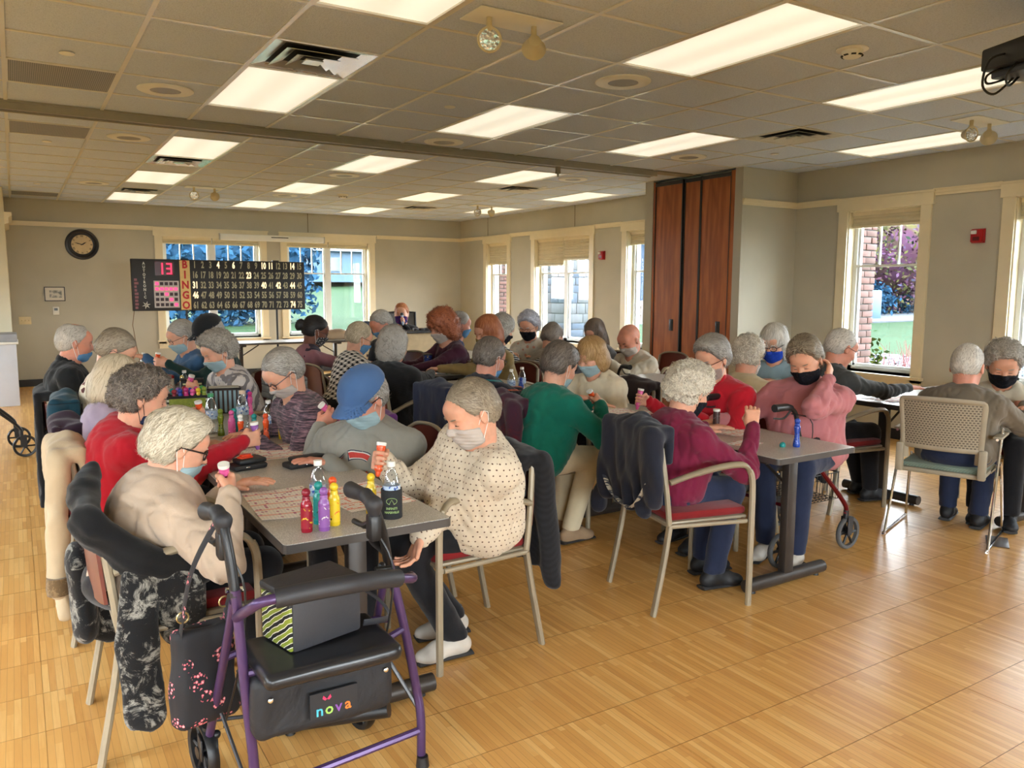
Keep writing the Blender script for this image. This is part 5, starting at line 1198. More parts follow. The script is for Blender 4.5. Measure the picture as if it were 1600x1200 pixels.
b = MB(); b.tube([fo(u, v)[0] for u, v in [(0, 0), (0, .5), (0, 1), (.25, 1), (.5, 1), (.75, 1), (1, 1), (1, .5), (1, 0), (.5, 0)]], .018, 8, closed=True); b.build('back_frame', M_black, t)
MB().bbox((-.22, -.24, .44), (.24, .24, .52), .03).build('seat', M_black, t); MB().cyl((0, 0, .06), (0, 0, .44), .03).build('column', M_black, t)
b = MB()
for q in range(5): a = q * 2 * pi / 5; b.tube([(0, 0, .10), (.28 * cos(a), .28 * sin(a), .06)], .018, 6); b.ball((.28 * cos(a), .28 * sin(a), .028), .027, 8, 6)
b.build('star_base', M_black, t)
# mesh-backed visitor chair with chrome sled legs
t = thing('visitor_chair', 'beige perforated-back chair with chrome wire legs under the taupe-sweater person', 'chair', (4.93, 2.68, 0), radians(18))
k = NT('perforated_beige_back'); P = k.sep(k.tc()); zz = k.math('FRACT', k.math('MULTIPLY', P[2], 70)); rowp = k.math('MULTIPLY', k.math('FLOOR', k.math('MULTIPLY', P[2], 70)), .5); yy = k.math('FRACT', k.math('ADD', k.math('MULTIPLY', P[1], 52), rowp))
hole = k.math('MULTIPLY', k.math('LESS_THAN', k.math('ABSOLUTE', k.math('SUBTRACT', zz, .5)), .27), k.math('LESS_THAN', k.math('ABSOLUTE', k.math('SUBTRACT', yy, .5)), .30)); k.col(k.mix(hole, srgb(158, 148, 128), srgb(92, 82, 68))); k.bump(k.math('SUBTRACT', 1, hole), .5, .004); k.set(.55); M_pbk = k.m
M_pb2 = plain('beige_plastic', srgb(160, 150, 130), .5)
def fb2(u, v): yy = (u - .5) * 2; z = .60 + .27 * v; return ((-.235 - .04 * (1 - yy * yy) - .04 * v, (.205 + .012 * v) * yy, z), (-1, 0, .1))
v_, f_ = sheet(fb2, 14, 8, .008); MB().add(v_, f_, True).build('backrest', M_pbk, t)
b = MB(); rim = [(0, 1), (.2, 1.02), (.5, 1.03), (.8, 1.02), (1, 1), (1, .6), (1, .2), (1, -.1)]; 
b.tube(arc([fb2(u, v)[0] for u, v in [(0, -.35), (0, .1), (0, .6), (0, .98), (.06, 1.04), (.3, 1.06), (.7, 1.06), (.94, 1.04), (1, .98), (1, .6), (1, .1), (1, -.35)]], 4), .017, 8, sq=(1.3, .7)); b.tube(arc([fb2(u, -.02)[0] for u in (0, .25, .5, .75, 1)]), .016, 8, sq=(.7, 1.3))
for s in (1, -1): b.bbox((-.262, s * .225 - .022, .42), (-.225, s * .225 + .022, .60), .01)
b.build('back_frame', M_pb2, t)
MB().bbox((-.23, -.235, .415), (.23, .235, .445), .012).build('seat_pan', M_pb2, t); MB().bbox((-.22, -.225, .443), (.22, .225, .478), .016).build('seat_cushion', cloth('sage_seat_fabric', srgb(120, 138, 126), 'knit', srgb(88, 104, 96)), t)
for s in (1, -1):
    MB().tube(arc([(-.13, s * .275, .655), (.02, s * .275, .655), (.02, s * .275, .655), (-.24, s * .285, .02), (-.27, s * .285, .010), (-.24, s * .285, .009), (.24, s * .285, .009), (.27, s * .285, .012), (.255, s * .282, .06), (.20, s * .262, .43), (.17, s * .25, .44), (0, s * .235, .43)], 3), .0085, 8).build('leg', M_chrome, t)
    MB().bbox((-.12, s * .275 - .026, .655), (.13, s * .275 + .026, .672), .007).build('armrest', M_pb2, t)

# rollators ---------------------------------------------------------------
M_foam = plain('black_foam', srgb(40, 40, 44), .55); M_tyre = plain('grey_tyre', srgb(92, 92, 92), .7)
def wheel(c, axis, r, parent, tyre=M_black, w_=.026, name='wheel'):
    A = Vector(axis).normalized(); h = Vector((0, 0, 1)); B = A.cross(h).normalized(); M = Matrix(((B.x, A.cross(B).x, A.x, c[0]), (B.y, A.cross(B).y, A.y, c[1]), (B.z, A.cross(B).z, A.z, c[2]), (0, 0, 0, 1)))
    o = MB().lathe([(r * .78, -w_ * .4), (r * .95, -w_ * .5), (r, -w_ * .2), (r, w_ * .2), (r * .95, w_ * .5), (r * .78, w_ * .4), (r * .78, -w_ * .4)], 28, M).build(name, tyre, parent)
    b = MB()
    for q in range(6): a = q * pi / 3; b.tube([M @ Vector((r * .12 * cos(a), r * .12 * sin(a), 0)), M @ Vector((r * .8 * cos(a), r * .8 * sin(a), 0))], .008, 6)
    b.cyl(M @ Vector((0, 0, -w_ * .6)), M @ Vector((0, 0, w_ * .6)), r * .2, None, 10); b.build('spokes', M_black, o); return o
def rollator(label, loc, deg, m, basket=False, bag=None, tyre=M_tyre):
    t = thing('rollator', label, 'walker', loc, radians(deg), 'rollator walkers')
    for s in (1, -1):
        MB().tube(arc([(-.30, s * .27, .12), (-.26, s * .27, .24), (-.12, s * .26, .56)]), .0135, 8).build('rear_leg', m, t); MB().tube(arc([(.28, s * .26, .22), (.25, s * .26, .30), (-.08, s * .25, .62)]), .0135, 8).build('front_leg', m, t)
        wheel((-.30, s * .27, .10), (0, 1, 0), .10, t, tyre); wheel((.31, s * .26, .10), (0, 1, 0), .10, t, tyre)
        b = MB(); b.cyl((.285, s * .26, .24), (.285, s * .26, .17), .016); b.box((.275, s * .26 - .025, .10), (.325, s * .26 - .019, .20)); b.box((.275, s * .26 + .019, .10), (.325, s * .26 + .025, .20)); b.build('caster_fork', M_black, t)
        MB().tube(arc([(-.10, s * .255, .56), (-.16, s * .25, .72), (-.20, s * .25, .85), (-.25, s * .25, .895)]), .013, 8).build('handle_tube', M_black, t); MB().tube([(-.24, s * .25, .892), (-.28, s * .25, .90), (-.38, s * .25, .90)], [.016, .020, .022], 10).build('grip', M_black, t)
        MB().tube(arc([(-.25, s * .25, .875), (-.30, s * .25, .84), (-.38, s * .25, .845)]), .006, 6).build('brake_lever', M_gm, t); MB().tube(arc([(-.24, s * .25, .86), (-.12, s * .3, .80), (-.16, s * .29, .5), (-.28, s * .28, .2)]), .003, 5).build('brake_cable', M_black, t)
    MB().bbox((-.12, -.22, .52), (.14, .22, .56), .016).build('seat', M_black, t); MB().tube(arc([(-.05, .25, .66), (.10, .22, .78), (.14, 0, .80), (.10, -.22, .78), (-.05, -.25, .66)]), .022, 10).build('backbar', M_foam, t); MB().tube([(-.22, -.265, .33), (-.22, .265, .33)], .010, 6).build('cross_brace', m, t)
    if basket:
        b = MB()
        for q in range(9): x = .02 + q * .032; b.tube([(x, -.2, .46), (x, -.19, .30), (x, .19, .30), (x, .2, .46)], .0025, 4)
        for q in range(12): y = -.2 + q * .036; b.tube([(.02, y, .46), (.02, y, .30), (.28, y, .30), (.28, y, .46)], .0025, 4)
        b.tube([(.02, -.2, .46), (.28, -.2, .46), (.28, .2, .46), (.02, .2, .46)], .005, 6, closed=True); b.build('wire_basket', M_black, t)
    if bag: MB().bbox((-.02, -.2, .24), (.18, .2, .50), .03).build('storage_bag', bag, t)
    return t
M_burg = plain('burgundy_metal', srgb(104, 18, 26), .3, .4)
rollator('burgundy rollator with wire basket on which the pink-sweater person sits', (3.82, 3.07, 0), 0, M_burg, True)
rollator('black rollator with spoked wheels cut by the left edge', (-.33, 8.55, 0), 5, M_black, False, None, M_black)
rollator('black rollator with a dark bag parked between the middle tables', (4.05, 5.35, 0), 80, M_black, False, plain('black_nylon', srgb(34, 34, 38), .7))
# purple rollator in the foreground, built to its own pose
PU = plain('purple_metal', srgb(76, 54, 94), .3, .35)
t = thing('rollator', 'purple rollator with black padded seat and lunch bag in the foreground', 'walker', (0, 0, 0), 0, 'rollator walkers'); RO = t
MB().tube(arc([(.50, 2.17, .02), (.497, 2.168, .19), (.48, 2.16, .42), (.462, 2.155, .72)]), .0145, 10).build('near_leg', PU, t); MB().tube(arc([(1.03, 2.19, .02), (1.03, 2.19, .16), (1.02, 2.20, .26), (.98, 2.20, .48), (.93, 2.20, .70)]), .0145, 10).build('near_leg', PU, t)
for x in (.50, 1.03): MB().cyl((x, 2.18 if x > 1 else 2.17, 0), (x, 2.18 if x > 1 else 2.17, .035), .022, .018, 12).build('rubber_tip', M_black, t)
MB().tube(arc([(.46, 2.17, .68), (.445, 2.30, .42), (.425, 2.42, .17)]), .013, 10).build('far_leg', PU, t); MB().tube(arc([(.925, 2.21, .66), (.93, 2.32, .44), (.935, 2.46, .16)]), .013, 10).build('far_leg', PU, t)
wheel((.415, 2.47, .10), (1, .15, 0), .10, t, M_black, .034); wheel((.94, 2.50, .085), (1, .2, 0), .085, t, M_black, .032)
for x, y in ((.425, 2.44), (.935, 2.47)):
    b = MB(); b.cyl((x, y - .01, .20), (x, y, .13), .017); b.bbox((x - .026, y - .02, .09), (x - .019, y + .035, .16), .003); b.bbox((x + .019, y - .02, .09), (x + .026, y + .035, .16), .003); b.ball((x + .02, y - .02, .17), .014); b.build('wheel_fork', M_black, t)
MB().tube([(.50, 2.165, .10), (1.03, 2.19, .12)], .012, 8).build('lower_crossbar', PU, t)
for z, a in ((.47, .49), (.47, .975)): MB().tube([(a, 2.16 if a < .6 else 2.2, z), (a + (.10 if a < .6 else -.10), 2.13, z + .01)], .011, 8).build('seat_stub', PU, t)
for z, a in ((.50, .455), (.50, .955)): MB().tube([(a, 2.27, z - .02), (a + (.10 if a < .6 else -.10), 2.27, z)], .011, 8).build('seat_stub', PU, t)
MB().tube(arc([(.463, 2.155, .64), (.475, 2.06, .695), (.52, 2.01, .73), (.72, 1.985, .735), (.90, 2.05, .70)], 6), [.0145] * 25, 10).build('backbar_tube', PU, t)
MB().tube(arc([(.90, 2.05, .70), (.96, 2.09, .675), (.985, 2.16, .655)]), .0145, 10).build('backbar_end', PU, t)
MB().tube(arc([(.53, 2.007, .731), (.62, 1.995, .737), (.72, 1.988, .737), (.82, 2.015, .722), (.895, 2.047, .702)], 5), .0265, 12).build('backbar_pad', M_foam, t)
sf = Field((.42, 1.98, .40), (1.02, 2.36, .60), .008); sf.rbox((.70, 2.16, .488), (.20, .145, .026), .025); sf.D += (.004 * np.sin(14 * sf.grid()[0]) * np.cos(16 * sf.grid()[1])).astype(np.float32); skin('seat_pad', [sf.surface()], plain('black_vinyl', srgb(30, 30, 33), .28), t)
# pocket bag hanging below the seat
k = NT('black_pouch_nylon'); k.col(srgb(24, 24, 28)); k.set(.65); k.bump(k.noise(7, detail=4, dist=.5).outputs[0], .6, .03); M_pn = k.m
sf = Field((.42, 2.03, .22), (.98, 2.34, .50), .009); sf.rbox((.695, 2.17, .375), (.205, .075, .095), .03); X_, Y_, Z_ = sf.grid(); sf.D += (.007 * gn(X_, Y_, Z_, 22, 4, 1.2)).astype(np.float32); po = skin('pocket_bag', [sf.surface()], M_pn, t)
PF = Matrix(((1, 0, 0, 0), (0, 0, -1, 0), (0, 1, 0, 0), (0, 0, 0, 1)))
MB().box((.635, 2.076, .325), (.775, 2.083, .40)).build('logo_patch', plain('patch_black', srgb(28, 28, 32), .6), po)
for q, (ch, c_) in enumerate(zip('nova', ((70, 178, 200), (150, 190, 90), (128, 76, 160), (226, 122, 48)))):
    lettering('logo_letter', ch, .046, plain('logo_' + ch, srgb(*c_), .5), po, Matrix.Translation((.662 + q * .028, 2.0755, .346)) @ PF, .0008, .0006, 1.0)
b = MB()
for s in (1, -1): b.prism([(0, 0), (s * .010, .012), (s * .013, .003), (s * .006, -.003)], 0, .0012, Matrix.Translation((.684, 2.0755, .378)) @ PF); 
b.build('butterfly', plain('logo_pink', srgb(206, 48, 92), .5), po)
for x in (.53, .87): MB().ball((x, 2.088, .41), (.008, .004, .008)).build('snap_stud', M_chrome, po)
# side straps, brake rods and x-brace
b = MB(); b.tube([(.44, 2.30, .30), (.48, 2.17, .12)], .006, 6); b.tube([(.43, 2.42, .22), (.72, 2.36, .20), (.93, 2.46, .24)], .006, 6); b.tube([(.93, 2.30, .40), (1.02, 2.20, .20)], .007, 6); b.build('brace_rods', M_gm, t)
MB().tube([(.95, 2.26, .18), (.70, 2.44, .12)], .026, 10).build('side_roller', M_black, t)
for s, pts, gp_ in (('l', [(.462, 2.155, .70), (.455, 2.17, .80), (.448, 2.19, .875), (.447, 2.21, .905)], [(.447, 2.205, .903), (.44, 2.24, .918), (.425, 2.32, .905)]), ('r', [(.93, 2.20, .69), (.905, 2.175, .79), (.875, 2.15, .87), (.862, 2.15, .905)], [(.864, 2.145, .903), (.858, 2.19, .92), (.85, 2.30, .915)])):
    MB().tube(arc(pts), .0145, 10).build('handle_tube', M_black, t); gf_ = Field(V3(gp_[0]) - .07, V3(gp_[2]) + .07, .006); gf_.cone(gp_[0], gp_[1], .024, .020, .01); gf_.cone(gp_[1], gp_[2], .020, .027, .015, n=(1, 0, 0), f=1.2); gf_.cone(V3(gp_[0]) + V3((0, .0, -.03)), gp_[0], .018, .024, .01); skin('grip', [gf_.surface()], M_foam, t)
    q = V3(gp_[0]); MB().tube(arc([q + V3((0, .01, -.05)), q + V3((-.01, .05, -.075)), q + V3((-.018, .12, -.078))]), [.012] * 6 + [.009] * 5, 8).build('brake_lever', M_black, t); MB().bbox(tuple(q + V3((-.018, -.02, -.11))), tuple(q + V3((.018, .03, -.03))), .010).build('brake_housing', M_black, t)
    MB().tube(arc([q + V3((.01, 0, -.09)), q + V3((.045, -.03, -.2)), q + V3((.03, .0, -.42)), q + V3((.01, .15, -.68))]), .0035, 5).build('brake_cable', M_black, t); b = MB(); b.ball(tuple(q + V3((.03, .02, -.2))), .012); b.cyl(q + V3((.0, 0, -.2)), q + V3((.05, 0, -.205)), .008); b.build('height_knob', M_chrome if s == 'l' else M_black, t)
# lunch bag on the seat
k = NT('green_wave_print'); wv = k.wave(13, 'Z', k.map((1, 1.0, 1), (.55, 0, 0)), 3.2, 'SIN'); k.col(k.ramp(wv.outputs[1], [(0, srgb(16, 16, 16)), (.30, srgb(16, 16, 16)), (.34, srgb(224, 222, 210)), (.55, srgb(224, 222, 210)), (.60, srgb(122, 136, 40)), (1, srgb(128, 142, 44))])); k.set(.6); M_gw = k.m
t = thing('lunch_bag', 'black insulated lunch bag with green wave-print end on the purple rollator seat', 'bag', (.60, 2.11, .515), radians(14)); M_nyl = plain('charcoal_nylon', srgb(50, 50, 54), .6, bump=.3)
MB().bbox((.004, .0, 0), (.235, .17, .165), .012).build('body', M_nyl, t); MB().bbox((-.003, .006, .006), (.008, .164, .150), .004).build('printed_end', M_gw, t); MB().bbox((-.004, -.004, .150), (.240, .176, .176), .010).build('lid', M_nyl, t)
MB().tube(arc([(.24, .08, .13), (.31, .02, .07), (.32, -.02, .02), (.24, .0, .02)]), [.014] * 16, 6, sq=(1, .25)).build('strap', M_nyl, t)
# floral tote hanging from the left handle
k = NT('black_floral_print'); v_ = k.vor(15); n2 = k.noise(26, detail=3); f_ = k.math('ADD', v_.outputs[0], k.math('MULTIPLY', n2.outputs[0], .35)); v3 = k.vor(95); k.col(k.mix(k.math('MULTIPLY', k.math('LESS_THAN', f_, .56), k.math('LESS_THAN', v3.outputs[0], .44)), srgb(22, 21, 26), k.ramp(v3.outputs['Distance'], [(0, srgb(232, 224, 214)), (.28, srgb(214, 120, 130)), (.5, srgb(190, 70, 90))]))); k.set(.75); M_fl = k.m
t = thing('tote_bag', 'black floral tote bag hanging from the left grip of the purple rollator', 'bag', (0, 0, 0))
sf = Field((.27, 2.26, .20), (.56, 2.52, .66), .009)
sf.rbox((.41, 2.385, .40), (.095, .04, .155), .03, R=((.95, .3, 0), (-.3, .95, 0), (0, 0, 1))); X_, Y_, Z_ = sf.grid(); sf.D += (.010 * gn(X_, Y_, Z_, 18, 8, 1.2) + (Z_ - .4) * .05).astype(np.float32); sf.ell((.41, 2.385, .60), (.075, .02, .07), .02, sub=True); skin('bag_body', [sf.surface()], M_fl, t)
for a, b2, c2 in (((.345, 2.36, .52), (.37, 2.28, .74), (.437, 2.255, .885)), ((.475, 2.41, .52), (.50, 2.33, .74), (.452, 2.265, .885))): MB().tube(arc([a, b2, c2], 8), .018, 8, sq=(1, .16)).build('strap', M_fl, t)
for p in ((.352, 2.33, .60), (.48, 2.39, .60)): MB().tube([Vector(p) + Vector((.016 * cos(q), 0, .016 * sin(q))) for q in [i * pi / 6 for i in range(12)]], .0028, 6, closed=True).build('ring', plain('antique_gold', (.55, .42, .2), .3, 1), t)
# draped coats and scarves -----------------------------------------------------
def coat(name, label, x, y, deg, m, wd=.44, zt=.87, drop=.55, front=.18, sleeves=(), res=.011, cuff=None, cat='coat', lining=None, seed=1, amp=.009, skew=0, xo=0):
    t = thing(name, label, cat, (x, y, 0), radians(deg), 'coats over chair backs'); lo = V3((-.46 + xo, -.36, max(.03, zt - drop - .14))); hi = V3((-.05 + xo, .36, zt + .10)); F = Field(lo, hi, res); x0 = -.248 + xo
    hw_ = wd / 2; F.rbox((x0 - .062, skew * .3, zt - drop / 2), (.022, hw_, drop / 2), .02, .02); F.rbox((x0 + .045, 0, zt - front / 2), (.018, hw_ * .95, front / 2), .015, .02)
    F.cone((x0, -hw_ + .03, zt - .030), (x0, 0, zt), .032, .036, .04); F.cone((x0, hw_ - .03, zt - .030), (x0, 0, zt), .032, .036, .04); F.cone((x0 - .035, -hw_ * .5, zt - .02), (x0 - .035, hw_ * .5, zt - .02), .030, .030, .04)
    for s, ln, dx in sleeves:
        a = V3((x0 - .05, s * (hw_ - .02), zt - .06)); b = a + V3((-.03 + dx, s * .055, -ln)); F.cone(a, b, .056, .042, .03, n=(1, 0, 0), f=1.15)
    X, Y, Z = F.grid(); dn = np.clip((zt - Z) / .35, 0, 1)
    F.D += (amp * dn * np.sin(52 * Y + 4 * np.sin(7 * Z + seed) + seed) * .8 + amp * .7 * gn(X, Y, Z * .45, 30, seed, 1.1) + .002 * gn(X, Y, Z, 90, seed + 3)).astype(np.float32)
    F.D = np.maximum(F.D, (zt - drop + .03 * np.sin(9 * Y + seed * 2) + .015 * np.sin(31 * Y) - Z + (0 if not sleeves else -.0)).astype(np.float32)) if not sleeves else F.D
    o = skin('cloth', [F.surface()], m, t)
    for s, ln, dx in sleeves:
        if cuff is not None:
            a = V3((x0 - .05, s * (hw_ - .02), zt - .06)); b = a + V3((-.03 + dx, s * .055, -ln)); MB().tube([b + V3((0, 0, .05)), b + V3((0, 0, .0)), b + V3((0, 0, -.025))], [.047, .052, .048], 14, sq=(1, .9)).build('cuff', cuff, t)
    if lining is not None: MB().tube(arc([(x0 - .055 - .03, -hw_ + .0, zt - drop * .6), (x0 - .09, -hw_ * .4, zt - drop + .02), (x0 - .09, hw_ * .5, zt - drop + .04), (x0 - .085, hw_, zt - drop * .7)]), .013, 8, sq=(1, .5)).build('hem_trim', lining, t)
    return t
